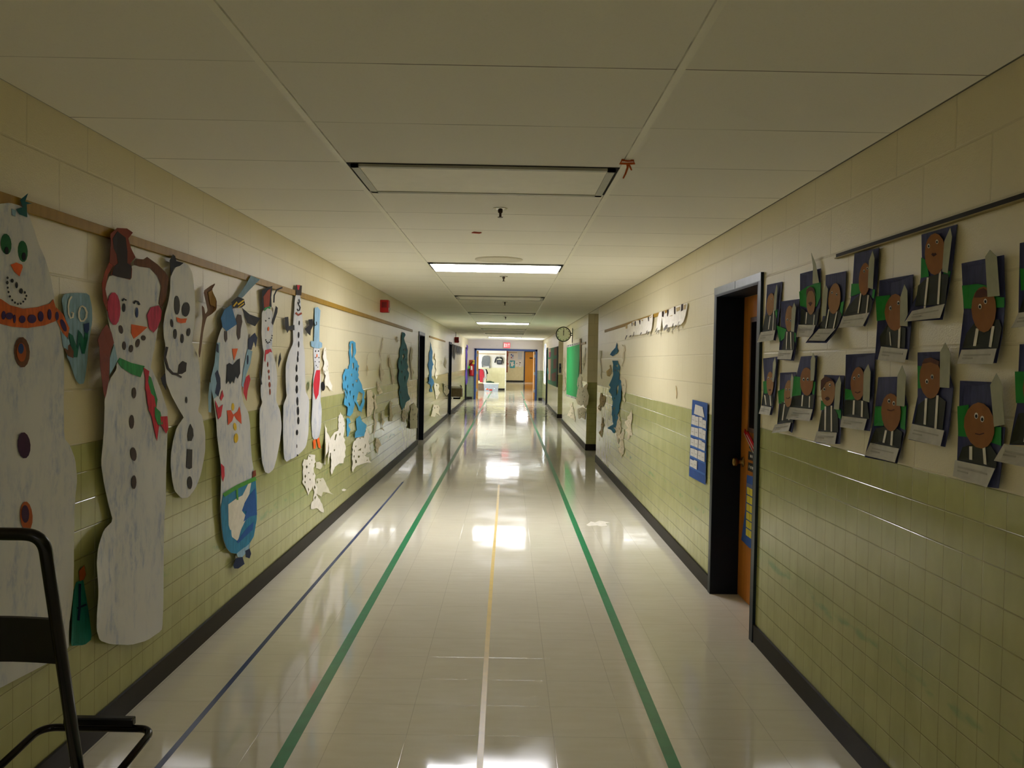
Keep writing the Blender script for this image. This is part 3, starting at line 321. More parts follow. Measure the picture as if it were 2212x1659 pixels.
('paper_snowman', 'narrowest snowman in a tall pale blue hat and red vest', 'snowman', 'L', '69081 16130 1507 -21 376 -160 210 -730 14 -274 -146 -545 48 -201 368 -396 57 -387 -103 -1409 60 -440 385 -650 78 -343 -22 -948 -134 -345 -596 -658 -347 -153 -1012 -61 -359 50 -668 289 -221 279 -368 1008 -54 421 114 968 37 368 61 748 21 273 39 524 107 223 461 521 72 242 -127 606 -49 291 -102 753', 'snow', [('hat', 'ltblue', 1, ['68843 19361 1175 152 987 -234 -152 -895 -207 -1720 1099 -120 18 -358 -1087 -130 -1907 35 -1011 132 -108 389 1094 5 27 1344']), ('hat_mark', 'ink', 2, ['68378 18146 436 -266 953 132 -95 264 -330 -22 119 -226 -449 -80 -329 235']), ('eye', 'ink', 1, ['69674 15823 -17 -29 -52 -23 -75 -14 -84 -1 -77 12 -53 22 -20 28 17 28 51 24 75 13 84 1 77 -11 54 -22']), ('eye', 'ink', 1, ['70638 15835 -18 -29 -53 -24 -77 -14 -87 -1 -78 12 -55 23 -21 28 18 29 53 23 77 14 86 1 79 -11 55 -23']), ('nose', 'orange', 1, ['70172 15445 -16 -67 -51 -54 -75 -30 -86 0 -78 29 -56 53 -22 66 16 66 50 54 76 30 85 1 78 -29 57 -53']), ('mouth', 'ink', 1, ['69511 15277 -40 -39 -99 -16 -101 15 -43 39 40 38 99 16 101 -15', '69480 14950 -40 -38 -99 -16 -101 16 -43 38 40 39 99 16 100 -16', '70862 15283 -41 -39 -103 -17 -105 16 -45 39 41 39 103 17 105 -16', '70979 14928 -42 -39 -103 -16 -105 16 -45 39 41 39 103 17 105 -16', '69924 14622 -40 -38 -100 -16 -102 17 -44 38 40 39 100 15 102 -16', '70511 14487 -42 -31 -102 -12 -103 13 -45 32 41 31 103 12 103 -14']), ('vest', 'red', 1, ['69800 14229 1412 8 -106 -846 -480 -1207 -801 -407 -876 580 -499 771 664 632']), ('mitten', 'green', 1, ['67855 13197 -45 -165 -144 -129 -212 -67 -237 7 -216 80 -152 136 -60 165 45 163 140 128 208 69 238 -5 218 -78 156 -137']), ('mitten', 'black', 1, ['72550 12814 -47 -177 -150 -137 -221 -71 -249 9 -227 86 -161 146 -63 177 46 173 146 137 218 73 249 -6 229 -85 165 -146']), ('foot', 'orange', 1, ['68905 8441 938 65 88 -823 -852 46']), ('foot', 'orange', 1, ['70181 8453 875 53 648 -1007 -802 150'])], [], (0.005, 0.012, 0.006, 0), 'painted paper snowmen along the left wall'),
('paper_snowflake', 'cream curled snowflake on the cream wall beside the red-vested snowman', 'paper snowflake', 'L', '72070 15962 310 111 385 139 532 -75 123 -328 57 -320 65 -296 474 -148 280 -169 58 -132 -32 -266 -343 -132 277 -221 273 -289 187 -246 92 -294 441 -201 579 -315 -250 -380 546 -223 -519 153 -676 128 -591 254 -671 137 -396 -39 -564 -17 -4 387 -102 202 632 340 -684 174 -379 155 -169 135 -313 179 363 130 387 197 60 290 -466 157 -304 253 260 181 85 195', 'white', [], ['72496 14078 132 131 244 -90 -181 -157', '72663 15923 209 64 243 -76 -223 -74', '73385 14168 247 126 229 -160 -233 -89', '73553 14533 317 81 185 -96 -247 -92'], (0.01, 0.05, 0.02, 0), 'cut white paper snowflakes on the left wall'),
('paper_snowflake', 'ragged snowflake hanging lowest on the wall, below the row of snowmen', 'paper snowflake', 'L', '65506 6267 158 416 -317 208 501 375 522 -106 672 -82 197 173 170 71 225 125 911 -116 395 -60 819 -110 45 -134 -88 -213 292 -286 -462 -86 79 -202 -377 -120 107 -307 3 -63 618 -349 -321 -240 99 -195 124 -237 491 -290 285 -232 -157 -85 128 -313 -259 -67 470 -230 246 -160 531 -222 335 -285 528 -277 191 -271 374 -349 -48 -229 -935 276 -538 207 -325 173 -707 194 -1235 120 -783 168 -18 193 69 156 138 114 262 64 458 14 -139 273 233 187 133 207 -413 326 -290 275 106 190 -190 -289 -249 -127 -585 -122 -280 -110 -286 -54 -86 131 -362 275 -221 145 -410 313 -789 349 -205 195 337 117 -91 364', 'white', [], ['69615 3574 383 129 242 -160 -305 -164', '66425 6596 399 83 239 -186 -313 -110', '67643 6668 186 50 172 -79 -175 -86', '67318 6002 200 40 169 -131 -182 -35', '66021 5866 307 130 324 -189 -310 -132', '67623 7275 233 61 294 -123 -260 -51', '69335 4501 301 134 386 -267 -339 -77', '67796 5344 174 109 216 -163 -192 -48', '68929 5679 190 99 241 -178 -210 -80', '66090 5410 185 80 297 -168 -237 -79', '67341 4652 167 123 313 -228 -234 -106', '68392 6891 168 66 204 -138 -182 -49'], (0.006, 0.01, 0.03, 0), 'cut white paper snowflakes on the left wall'),
('paper_snowflake', 'pale thin snowflake point leaning right of the lowest ragged snowflake', 'paper snowflake', 'L', '70388 5060 987 -75 559 -120 989 -56 367 -180 521 -264 402 -288 310 -198 671 -364 240 -239 229 -162 856 -353 -863 246 -1463 323 -1204 205 -219 -151 -472 -159 -603 203 -1017 264 -475 523 -229 364', 'vellum', [], ['71650 4735 256 43 311 -102 -280 -59', '70435 4785 245 121 298 -235 -267 -68'], (0.004, 0.004, 0.02, 0), 'cut white paper snowflakes on the left wall'),
('paper_snowflake', 'small pale snowflake flap right of the lowest ragged snowflake, the upper one', 'paper snowflake', 'L', '70096 6517 1234 -131 1027 -256 739 -80 -347 -113 -237 -142 -802 -114 -878 202 -799 136 112 116 -49 198', 'vellum', [], [], (0.004, 0.004, 0.015, 0), 'cut white paper snowflakes on the left wall'),
('paper_snowflake', 'thin upright white paper spike left of the dotted white snowflake', 'paper snowflake', 'L', '72588 6008 -181 431 -86 675 -15 701 911 431 81 790 -236 649 405 -420 543 -229 -23 -322 857 -395 195 -223 149 -349 -149 -281 -185 -191 -131 -237 -1087 -398 -101 -278 116 -506 -585 94', 'white', [], [], (0.01, 0.03, 0.01, 0), 'cut white paper snowflakes on the left wall'),
('paper_snowflake', 'large white snowflake with a few dark holes and a pointed lower tip', 'paper snowflake', 'L', '79863 10145 468 -247 686 -180 226 -175 400 -135 20 -176 401 -321 -68 -251 68 -337 -100 -274 -166 -157 -210 -274 755 -394 -400 -189 455 -423 29 -235 -423 -315 177 -418 -538 -184 -188 -420 -803 86 -844 85 -937 -31 -1148 -35 -308 -127 -482 -128 -215 -173 -442 -104 -573 446 160 336 -93 226 191 395 -309 219 59 454 -707 77 -30 -217 -595 -195 -312 -141 -155 -195 -452 -101 -24 307 274 180 -163 196 486 177 521 443 -52 315 314 202 737 50 87 192 349 128 716 140 517 154 989 23 829 -3 282 210 -206 138 30 284 254 118 -338 288 194 169 70 229 542 71', 'white', [], ['77650 8136 551 96 150 -157 -532 -469 -475 101', '79495 8033 724 114 70 -184 -491 -133', '77176 6813 606 -6 -46 -167 -412 -13', '79867 9117 437 57 -82 -112', '81381 8707 457 25 -204 -165'], (0.008, 0.03, 0.015, 0), 'cut white paper snowflakes on the left wall'),
('paper_snowflake', 'white snowflake cut full of square holes, under the bright blue paper chain', 'paper snowflake', 'L', '85731 5658 597 153 -406 283 440 259 365 159 653 126 865 -5 580 170 1061 -7 1441 -122 1133 -102 912 -161 404 397 832 295 -514 420 1250 -239 464 -270 202 -208 680 -253 211 -251 -246 -283 -355 -231 28 -191 920 -465 -240 -197 155 -256 315 -224 -1008 71 -1333 41 -273 -134 -937 -80 1338 -289 1183 -174 78 -326 836 -389 -1835 232 -1537 107 -1159 68 -1214 86 -1509 79 -852 88 -978 -17 -732 -107 -440 -65 -205 -199 -629 179 -371 403 480 284 -75 327 -564 293 276 403', 'white', [], ['87095 5702 342 93 88 -268 -485 -44', '86783 5191 698 -46 -158 -240 -527 93', '89839 4848 1324 -183 -554 -171 -1016 183', '87871 4583 714 -19 569 -396 -1080 34', '87769 6083 1256 -61 -707 -189', '89799 5415 1879 70 -172 -285', '92298 4945 792 -86 15 -207', '90265 6695 946 -53 -179 -151', '95199 3753 841 -64 -825 -149', '93854 5330 582 358 423 -182 -663 -420'], (0.008, 0.012, 0.03, 0), 'cut white paper snowflakes on the left wall'),
('paper_snowflake', 'cream snowflake with tiny cut-outs right of the bright blue chain, on the tile edge', 'paper snowflake', 'L', '94047 10538 914 240 -207 232 614 150 1033 -122 1330 -112 1498 -355 480 -299 -538 -187 190 -288 61 -369 -617 -207 -620 -358 -274 -196 -1235 -37 -1439 4 -132 284 -358 231 -217 279 -551 231 -278 222 148 164 134 204', 'cream', [], ['94498 9484 202 94 160 -160 -172 -94', '96570 9823 138 70 135 -70 -129 -98', '98249 10413 152 109 130 -116 -136 -62', '96362 10669 119 136 103 -143 -96 -193', '96425 8958 108 207 152 -169 -118 -180', '96082 10181 166 78 297 -151 -222 -94', '96868 9507 157 82 104 -97 -122 -103'], (0.01, 0.03, 0.02, 0), 'cut white paper snowflakes on the left wall'),
('paper_snowflake', 'long cream icicle snowflake hanging just right of the small cut-out cream snowflake', 'paper snowflake', 'L', '99896 11267 1023 -286 566 -210 -471 -457 440 -271 690 -473 81 -277 -1107 -208 -110 -326 -281 -417 1363 -758 -658 -602 -23 -464 -1269 -370 492 -552 -831 696 533 466 -366 339 940 693 -1264 495 725 513 455 557 -1832 408 371 382 638 436 524 373', 'cream', [], ['99429 9878 165 82 294 -117 -221 -95', '100294 9883 154 76 140 -97 -135 -131', '100457 10426 97 204 224 -172 -147 -181', '100894 10135 110 81 169 -102 -132 -85', '101055 7649 90 185 148 -164 -103 -203', '100660 7414 191 111 200 -150 -182 -148', '100494 6687 94 176 177 -153 -119 -217'], (0.01, 0.03, 0.02, 0), 'cut white paper snowflakes on the left wall'),
('paper_snowflake', 'short cream snowflake low on the tile right of the square-holed white snowflake', 'paper snowflake', 'L', '101909 5697 1075 -201 1639 -272 87 -208 914 -407 265 -265 -969 -59 -796 -64 -218 -185 -361 -398 -215 -259 -433 337 -562 247 -671 283 249 199 -853 383 466 310 88 255', 'cream', [], ['103053 4203 168 79 128 -102 -137 -114', '102600 5003 126 162 199 -149 -146 -196', '101968 5049 167 157 189 -219 -166 -119', '104345 4632 273 64 181 -151 -216 -89', '103698 4795 107 111 177 -113 -134 -91', '102378 4318 165 154 229 -218 -183 -143', '101818 4556 131 122 202 -130 -156 -118'], (0.01, 0.03, 0.02, 0), 'cut white paper snowflakes on the left wall'),
('paper_snowflake', 'thin cream snowflake strip high on the wall, first after the bright blue chain', 'paper snowflake', 'L', '95433 16041 -232 -242 -236 -329 133 -402 -73 -248 -328 -225 -89 -209 161 -205 431 -435 295 -282 -674 -104 52 439 -807 216 139 373 448 215 -81 428 -34 263 285 237 280 209', 'cream', [], ['94653 15188 130 195 131 -200 -122 -109', '94414 14118 127 108 87 -123 -101 -77'], (0.01, 0.03, 0.02, 0), 'cut white paper snowflakes on the left wall'),
('paper_snowflake', 'tall cream snowflake strip below the end of the wooden strip', 'paper snowflake', 'L', '105925 18281 293 -222 607 -287 -865 -285 484 -407 -370 -472 -900 -352 26 -262 -56 -283 -186 -266 325 -191 431 -300 -762 329 -623 297 -562 410 1148 454 463 406 99 515 704 590', 'cream', [], ['104548 15565 132 145 200 -113 -156 -125', '106011 17109 102 76 180 -98 -132 -95', '104505 16073 164 139 247 -101 -192 -177', '105179 16551 258 189 166 -151 -202 -139', '104038 15914 191 124 168 -111 -170 -116'], (0.01, 0.03, 0.02, 0), 'cut white paper snowflakes on the left wall'),
('paper_snowflake', 'cream snowflake strip with slits above the tile edge, middle of the far group', 'paper snowflake', 'L', '105222 14828 530 -341 -17 -215 566 -211 723 -198 349 -335 -143 -247 -939 -240 400 -448 -836 -181 -780 259 -527 400 -1008 308 -138 145 -60 314 464 198 632 291 265 214', 'cream', [], ['105520 12783 181 151 363 -174 -264 -88', '104366 13563 146 65 144 -100 -136 -90', '104998 13461 231 64 266 -86 -239 -103', '105904 13806 150 189 116 -210 -116 -174', '105347 13885 109 185 173 -154 -122 -233', '104809 14284 215 112 181 -70 -190 -112', '103816 13869 303 86 225 -130 -254 -104'], (0.01, 0.03, 0.02, 0), 'cut white paper snowflakes on the left wall'),
('paper_snowflake', 'cream drooping snowflake just above the tile edge in the far group', 'paper snowflake', 'L', '112724 15901 679 -465 634 -264 249 -355 633 -327 981 -479 -282 -583 1636 -429 415 -736 -555 -544 -1344 177 -744 466 37 509 -615 297 -738 512 -276 428 -1519 309 -408 678 430 241', 'cream', [], ['115129 13045 376 85 273 -115 -311 -130', '114414 13785 118 185 242 -171 -161 -204', '113115 14722 139 123 217 -173 -165 -114', '113782 13979 142 190 200 -162 -160 -134', '112518 15075 190 153 163 -240 -155 -178', '115974 12278 191 201 341 -167 -250 -188', '111918 14853 115 129 196 -97 -144 -138'], (0.01, 0.03, 0.02, 0), 'cut white paper snowflakes on the left wall'),
('paper_snowflake', 'short cream snowflake left of the dark blue chain near the wooden strip end', 'paper snowflake', 'L', '118514 18507 1525 5 967 -3 -535 -317 754 -162 -794 -331 -878 116 -449 139 86 278', 'cream', [], ['120176 17971 155 149 276 -86 -200 -175', '119381 18086 287 173 308 -155 -282 -167'], (0.01, 0.03, 0.02, 0), 'cut white paper snowflakes on the left wall'),
('paper_snowflake', 'cream snowflake straddling the tile edge left of the dark blue chain', 'paper snowflake', 'L', '102184 12500 971 -101 1459 -83 -337 -380 895 -569 386 -343 -762 -130 -1034 -53 -314 346 -1095 158 -96 293 187 269 -553 381', 'cream', [], ['103598 11906 212 114 279 -122 -236 -119', '103114 11456 203 119 260 -87 -224 -113', '102934 11830 175 175 156 -208 -155 -107', '104746 11265 129 150 197 -189 -151 -126', '103614 11229 286 138 175 -117 -222 -114', '102436 11601 147 213 294 -174 -207 -182', '103179 12192 256 105 232 -137 -234 -102'], (0.01, 0.03, 0.02, 0), 'cut white paper snowflakes on the left wall'),
('paper_snowflake', 'brown-edged cream snowflake on the tile left of the dark blue chain', 'paper snowflake', 'L', '114305 9598 599 -162 1130 -198 -931 -366 346 -629 16 -367 1034 -446 -1125 -398 708 -312 -1316 57 -1465 140 -77 403 -1352 592 161 309 -116 285 214 329 766 286 594 302', 'cream', [], ['114051 8836 118 137 193 -173 -137 -178', '114664 7095 191 126 157 -203 -160 -110', '113005 8214 201 161 161 -227 -167 -116', '113331 7534 327 177 229 -184 -260 -187', '113809 8355 156 170 172 -135 -149 -176', '112393 8262 154 173 146 -213 -135 -139', '114207 9247 234 129 221 -143 -208 -194'], (0.01, 0.03, 0.02, 0), 'cut white paper snowflakes on the left wall'),
('paper_snowflake', 'narrow cream snowflake low on the tile of the far group', 'paper snowflake', 'L', '106195 8572 1113 -417 64 -300 142 -495 374 -189 -931 -448 341 -340 586 -355 -760 212 -734 142 409 252 -366 410 -908 552 336 305 -282 440', 'cream', [], ['105998 7728 279 76 271 -136 -265 -93', '106829 8017 118 108 159 -150 -127 -109', '106762 7238 286 63 186 -122 -227 -80', '105975 8168 121 118 146 -110 -118 -179'], (0.01, 0.03, 0.02, 0), 'cut white paper snowflakes on the left wall'),
('paper_snowflake', 'cream ragged snowflake right of the dark blue chain, above the tile edge', 'paper snowflake', 'L', '137659 18174 -179 -792 2828 -406 -251 -509 -935 -393 1226 -619 -1588 -334 -892 -525 1698 -638 1665 -868 -817 -328 -605 -536 -213 -289 -1712 686 34 859 -1463 654 -145 715 -892 829 1037 748 531 446 475 549', 'cream', [], ['138149 12888 287 304 404 -181 -314 -322', '136747 15824 325 89 209 -136 -251 -111', '137383 15360 362 145 530 -122 -434 -117', '138517 15891 155 221 288 -142 -196 -239', '138914 16742 394 138 341 -123 -351 -141', '137973 13861 192 125 386 -148 -264 -192', '139682 13285 195 193 265 -195 -196 -268'], (0.01, 0.03, 0.02, 0), 'cut white paper snowflakes on the left wall'),
('paper_snowflake', 'cream ragged snowflake beside the black door frame, low on the tile', 'paper snowflake', 'L', '137527 7682 2341 93 3551 113 1507 -514 2184 -427 1269 -374 -312 -1355 502 -581 -396 -1444 -2482 175 -3232 73 -4583 461 -2716 324 1242 412 -1623 694 1555 608 -214 486 2657 616', 'cream', [], ['141879 5120 536 141 376 -229 -440 -93', '136780 5351 347 217 389 -210 -349 -170', '147439 4735 224 158 455 -217 -318 -141', '144097 5910 492 238 453 -229 -437 -293', '143044 5837 405 155 325 -177 -342 -174', '141517 5972 215 267 413 -276 -285 -233', '140772 6865 296 239 628 -279 -429 -251'], (0.01, 0.03, 0.02, 0), 'cut white paper snowflakes on the left wall'),
('paper_snowflake', 'cream snowflake on the tile just below the dark blue chain', 'paper snowflake', 'L', '127661 7589 1782 -259 2056 -279 112 -338 -351 -356 1007 -308 -1768 -242 -742 -292 -1455 224 -1309 207 605 344 -715 292 -356 311 933 232', 'cream', [], ['129137 6313 318 261 448 -321 -364 -144', '128640 6977 167 131 262 -206 -193 -155', '127883 6495 380 243 391 -282 -369 -138', '130735 6689 193 137 305 -130 -237 -116', '129494 6773 317 124 247 -157 -270 -89', '127215 6794 182 127 205 -179 -170 -183', '128250 5977 207 81 373 -162 -277 -83'], (0.01, 0.03, 0.02, 0), 'cut white paper snowflakes on the left wall'),
('paper_snowflake', 'cream snowflake with bright flecks on the tile edge right of the bright blue chain', 'paper snowflake', 'L', '94953 11647 996 45 1436 -13 566 -306 200 -323 -332 -326 -310 -344 -529 -274 206 -407 -1103 -84 -954 -263 -851 322 -149 313 -415 351 623 251 406 651', 'cream', [], ['96783 10798 203 87 251 -71 -220 -100', '97271 11456 123 110 135 -114 -123 -70', '95745 9888 207 169 219 -135 -200 -193', '95251 9720 156 118 160 -132 -145 -165', '96311 10420 149 118 106 -113 -115 -171', '94537 10458 118 133 206 -126 -154 -116', '95442 10314 215 88 210 -139 -200 -141'], (0.01, 0.03, 0.02, 0), 'cut white paper snowflakes on the left wall'),
('paper_snowflake', 'cream snowflake right of the blue streamer beyond the first black door frame', 'paper snowflake', 'L', '182430 16926 1932 -376 4637 -942 254 -425 5158 -59 6300 73 2247 -404 1602 -278 -8412 -369 -3902 -344 958 -487 -1762 -403 -329 -480 911 -406 -3424 -835 -2568 -257 -3669 1284 4051 872 -3453 768 2131 1369 -6183 529', 'cream', [], ['186691 14509 975 142 650 -151 -795 -116', '187334 11856 1135 110 1434 -148 -1255 -191'], (0.01, 0.03, 0.02, 0), 'cut white paper snowflakes on the left wall'),
('paper_snowflake', 'cream snowflake cluster on the tile beyond the first black door frame', 'paper snowflake', 'L', '182309 10358 4560 -271 6100 -230 1952 -535 -2105 -817 3402 -857 -2853 -424 -2585 -521 -1223 -156 -2733 -123 -876 725 -1488 658 -543 520 -2027 717 -1159 561', 'cream', [], ['186860 9673 926 168 1587 -283 -1217 -211', '187863 7279 658 125 1005 -184 -793 -206'], (0.01, 0.03, 0.02, 0), 'cut white paper snowflakes on the left wall'),
('paper_snowflake', 'lowest cream snowflake on the tile beyond the first black door frame', 'paper snowflake', 'L', '180627 5729 5737 -411 7505 -382 2605 -728 -2286 -966 4534 -1189 -5271 686 -6107 730 -238 -366 -2221 -374 -6152 477 -4798 352 1501 437 424 379 2534 288 -718 377 1876 256', 'cream', [], ['182684 4858 1308 57 1018 -184 -1133 -154', '189588 4607 993 131 1080 -199 -1010 -147'], (0.01, 0.03, 0.02, 0), 'cut white paper snowflakes on the left wall'),
('paper_snowflake', 'pale snowflake above the tile edge near the second black door frame', 'paper snowflake', 'L', '211680 16481 1440 -595 4027 -668 1278 -493 -3899 -826 2349 -765 -2508 268 -3128 287 -2539 675 3288 1319', 'cream', [], ['212123 14475 1398 184 857 -299 -1075 -229', '212525 15400 1230 197 843 -174 -1005 -188'], (0.01, 0.03, 0.02, 0), 'cut white paper snowflakes on the left wall'),
('paper_snowflake', 'pale snowflake on the tile beside the second black door frame', 'paper snowflake', 'L', '208074 9708 4530 -490 4113 -445 5534 -491 1228 -562 2585 -488 -432 -680 -2493 -378 -4052 -169 -5739 798 -4822 637 1602 623 -2428 844', 'cream', [], ['213355 8612 1526 153 1530 -221 -1496 -170', '212859 7627 1131 165 1040 -188 -1061 -136'], (0.01, 0.03, 0.02, 0), 'cut white paper snowflakes on the left wall'),
('paper_chain', 'bright blue cut paper chain hanging beside the snowmen', 'paper snowflake', 'L', '84321 16979 693 59 799 39 956 -82 677 -66 109 -275 48 -235 314 -297 -190 -294 -447 -152 -555 -191 507 -204 546 -167 729 -112 302 -342 928 -185 -589 -245 232 -130 -460 -258 547 -318 -327 -242 926 -359 1147 -494 308 -427 1275 -473 -244 -360 -171 -209 641 -374 -267 -505 -565 -201 -762 -468 -742 159 -1117 147 -159 263 -957 428 -1414 458 366 -426 -711 -536 -248 -253 -1132 -171 -819 -74 -693 102 -893 122 140 207 179 370 -62 243 -789 140 -1350 186 124 357 943 569 -373 352 -935 387 101 738 -151 416 483 254 559 265 -75 168 1199 -58 771 18 152 304 605 189 -51 372 -164 319 -301 271 20 371 279 303 -407 260', 'skyblue', [], ['84981 16752 981 82 200 -982 -622 -620 -701 727', '85771 14742 726 122 304 -498 -656 -243', '84861 13649 976 108 -306 -364', '87580 12979 1394 96 -328 -375', '85580 12656 1064 33 -240 -428', '89785 11769 2099 -338 -160 -916 -1454 -449 -1844 736 665 608', '84328 11963 642 38 -94 -545', '86194 11402 802 92 -297 -611', '83159 12426 246 317 291 -274 -256 -235', '81833 13270 435 358 283 -288 -340 -363', '83947 10732 284 177 552 -343 -403 -179', '82604 11988 367 257 412 -422 -368 -284', '81095 13069 182 266 224 -216 -188 -276', '87575 14191 360 195 297 -265 -315 -171', '82068 11491 362 161 287 -227 -312 -195', '81680 12247 328 135 370 -221 -337 -176'], (0.01, 0.02, 0.015, 0), 'blue paper streamers'),
('paper_star', 'bright blue star-shaped paper piece above the square-holed white snowflake', 'paper snowflake', 'L', '88108 8916 2565 177 1322 -708 2943 -647 -1506 -1096 -6294 359 -309 566 2066 119 -524 450', 'skyblue', [], [], (0.008, 0.02, 0.01, 0), 'blue paper streamers'),
('paper_strip', 'narrow bright blue paper strip under the bright blue chain', 'paper snowflake', 'L', '82726 9285 542 -5 575 49 774 -173 201 -347 -731 -157 65 -191 625 -413 -346 -332 -88 -241 -690 -83 -168 319 8 243 -327 224 79 314 61 522', 'skyblue', [], [], (0.008, 0.01, 0.01, 0), 'blue paper streamers'),
('paper_streamer', 'dark teal cut paper streamer beside the first black door frame', 'paper snowflake', 'L', '126097 19414 1570 -35 1139 -23 959 -284 -1662 -551 978 -470 2062 -555 578 -305 1276 -481 -29 -417 -154 -180 -103 -362 227 -341 -446 -587 1482 -672 -1191 -504 2185 -550 -529 -564 -1750 -896 -480 -181 1531 -999 356 -659 1461 -425 1827 -526 -2190 -180 -1445 17 -2416 -200 -955 -458 -1510 -196 -1127 -148 -927 -120 -413 294 -741 364 -1085 297 -448 874 -1397 1067 971 782 -2620 933 -518 654 656 527 809 291 -1693 532 211 343 624 456 928 396 1122 322 -610 506 757 622 1414 527 138 696 -152 766', 'dkteal', [], ['126133 15863 1790 319 922 -454 -1660 -621', '124457 14954 806 151 -153 -751', '128947 12632 1248 134 -384 -1085', '126696 9398 285 213 324 -150 -285 -213', '129192 13738 560 198 357 -233 -444 -123', '130167 15188 308 346 593 -261 -415 -364', '125320 13467 667 182 497 -260 -551 -269', '127567 16777 316 291 601 -245 -435 -246', '124335 10445 279 139 547 -247 -388 -183', '129521 16736 404 295 626 -332 -491 -203', '131262 10974 426 186 394 -273 -384 -194'], (0.01, 0.02, 0.01, 0), 'blue paper streamers'),
('paper_streamer', 'blue paper streamer between the two black door frames', 'paper snowflake', 'L', '170998 19017 2557 -518 292 -415 1076 -416 1606 -515 307 -287 -344 -519 50 -544 -550 -476 2078 -662 1593 -356 -2436 -242 -490 -604 -910 -407 -377 -430 339 -551 -914 -269 1015 -323 3348 -402 1148 -749 -4302 -827 2142 -973 -2983 46 -3264 179 -684 430 2542 301 -970 692 -3816 286 -2338 285 2268 301 -632 673 910 385 1426 391 -469 411 -736 350 -1549 342 -1745 554 841 443 1966 557 -354 498 -351 732 450 390 2238 488 1298 1246', 'midblue', [], [], (0.01, 0.02, 0.01, 0), 'blue paper streamers'),
('paper_scrap', 'tiny white paper scrap stuck low on the green tiles', 'paper scrap', 'L', '81351 2460 1202 -89 1250 -288 -928 -1 -1218 213', 'white', [], [], (0.002, 0.004, 0.004, 0), None),
('paper_portrait', 'upper paper portrait touching the door frame, brown face half hidden behind its grey tower', 'paper portrait', 'R', '44743 19571 -2404 -58 144 -1315 351 -1656 2133 413 -71 1110', 'navypaper', [('hill', 'pgreen', 1, ['44698 17911 -431 47 62 -350 403 -124']), ('hill', 'pgreen', 1, ['43218 18107 -381 45 46 -477 307 85']), ('coat', 'coat', 2, ['44814 17917 -1375 238 -513 -478 37 -602 2013 -12']), ('lapel', 'white', 3, ['44022 17862 206 -788 -113 -8 -205 786']), ('lapel', 'white', 3, ['43450 18156 45 -1061 -110 -5 -45 1058']), ('face', 'face2', 4, ['43332 18425 79 -219 165 -178 226 -110 255 -26 245 64 197 147 116 206 18 233 -84 224 -172 179 -232 107 -256 19 -240 -70 -189 -147 -111 -202']), ('eye', 'white', 5, ['43701 18750 25 -34 65 -10 68 20 31 39 -25 34 -66 9 -68 -20']), ('pupil', 'black', 6, ['43722 18745 15 -20 39 -6 40 12 18 22 -15 20 -39 6 -40 -12']), ('tower', 'monument', 8, ['42896 19423 -165 -220 103 -1085 379 -67 7 884']), ('caption_card', 'card', 5, ['45046 17051 -2082 37 0 -522 2154 -61']), ('writing', 'pencil', 6, ['44899 16875 -1629 35 -4 -53 1628 -37', '44914 16755 -590 14 -4 -54 589 -14'])], [], (0.006, 0.004, 0.02, 0.012), 'paper portraits beside the door'),
('paper_portrait', 'narrow upper portrait hanging lower than its neighbours, second from the door frame', 'paper portrait', 'R', '42094 18496 -2323 -46 55 -1441 32 -1499 2374 70 -44 1520', 'navypaper', [('hill', 'pgreen', 1, ['42475 17315 -999 -243 129 -394 697 -217']), ('hill', 'pgreen', 1, ['40376 16901 -380 -78 2 -448 273 135']), ('coat', 'coat', 2, ['41569 16976 -1266 -46 -257 -907 1915 27']), ('lapel', 'white', 3, ['41397 16950 -52 -908 -138 -3 51 906']), ('lapel', 'white', 3, ['40865 16916 -281 -887 -133 2 279 884']), ('face', 'face2', 4, ['40407 17538 61 -236 135 -196 192 -126 219 -36 215 60 175 149 110 215 24 248 -63 242 -142 197 -196 123 -221 30 -211 -66 -170 -150 -104 -212']), ('hair', 'hair', 5, ['40782 18206 -348 -75 67 -112']), ('eye', 'white', 5, ['41116 17532 26 -39 69 -14 73 21 33 42 -27 39 -70 13 -72 -20']), ('pupil', 'black', 6, ['41139 17525 15 -23 41 -8 43 12 19 25 -16 23 -41 8 -42 -12']), ('eye', 'white', 5, ['40665 17464 26 -39 68 -13 71 20 32 41 -26 39 -68 14 -71 -21']), ('pupil', 'black', 6, ['40688 17457 15 -23 40 -7 42 11 18 25 -15 23 -40 7 -42 -11']), ('tower', 'monument', 8, ['40166 18306 -262 -273 171 -1143 494 50 -69 1066']), ('caption_card', 'card', 5, ['42208 16053 -2069 -28 -35 -457 2109 32']), ('writing', 'pencil', 6, ['42037 15901 -1610 -24 -3 -43 1609 22', '42037 15801 -581 -8 -4 -45 582 8'])], [], (0.006, 0.004, 0.02, 0.012), 'paper portraits beside the door'),
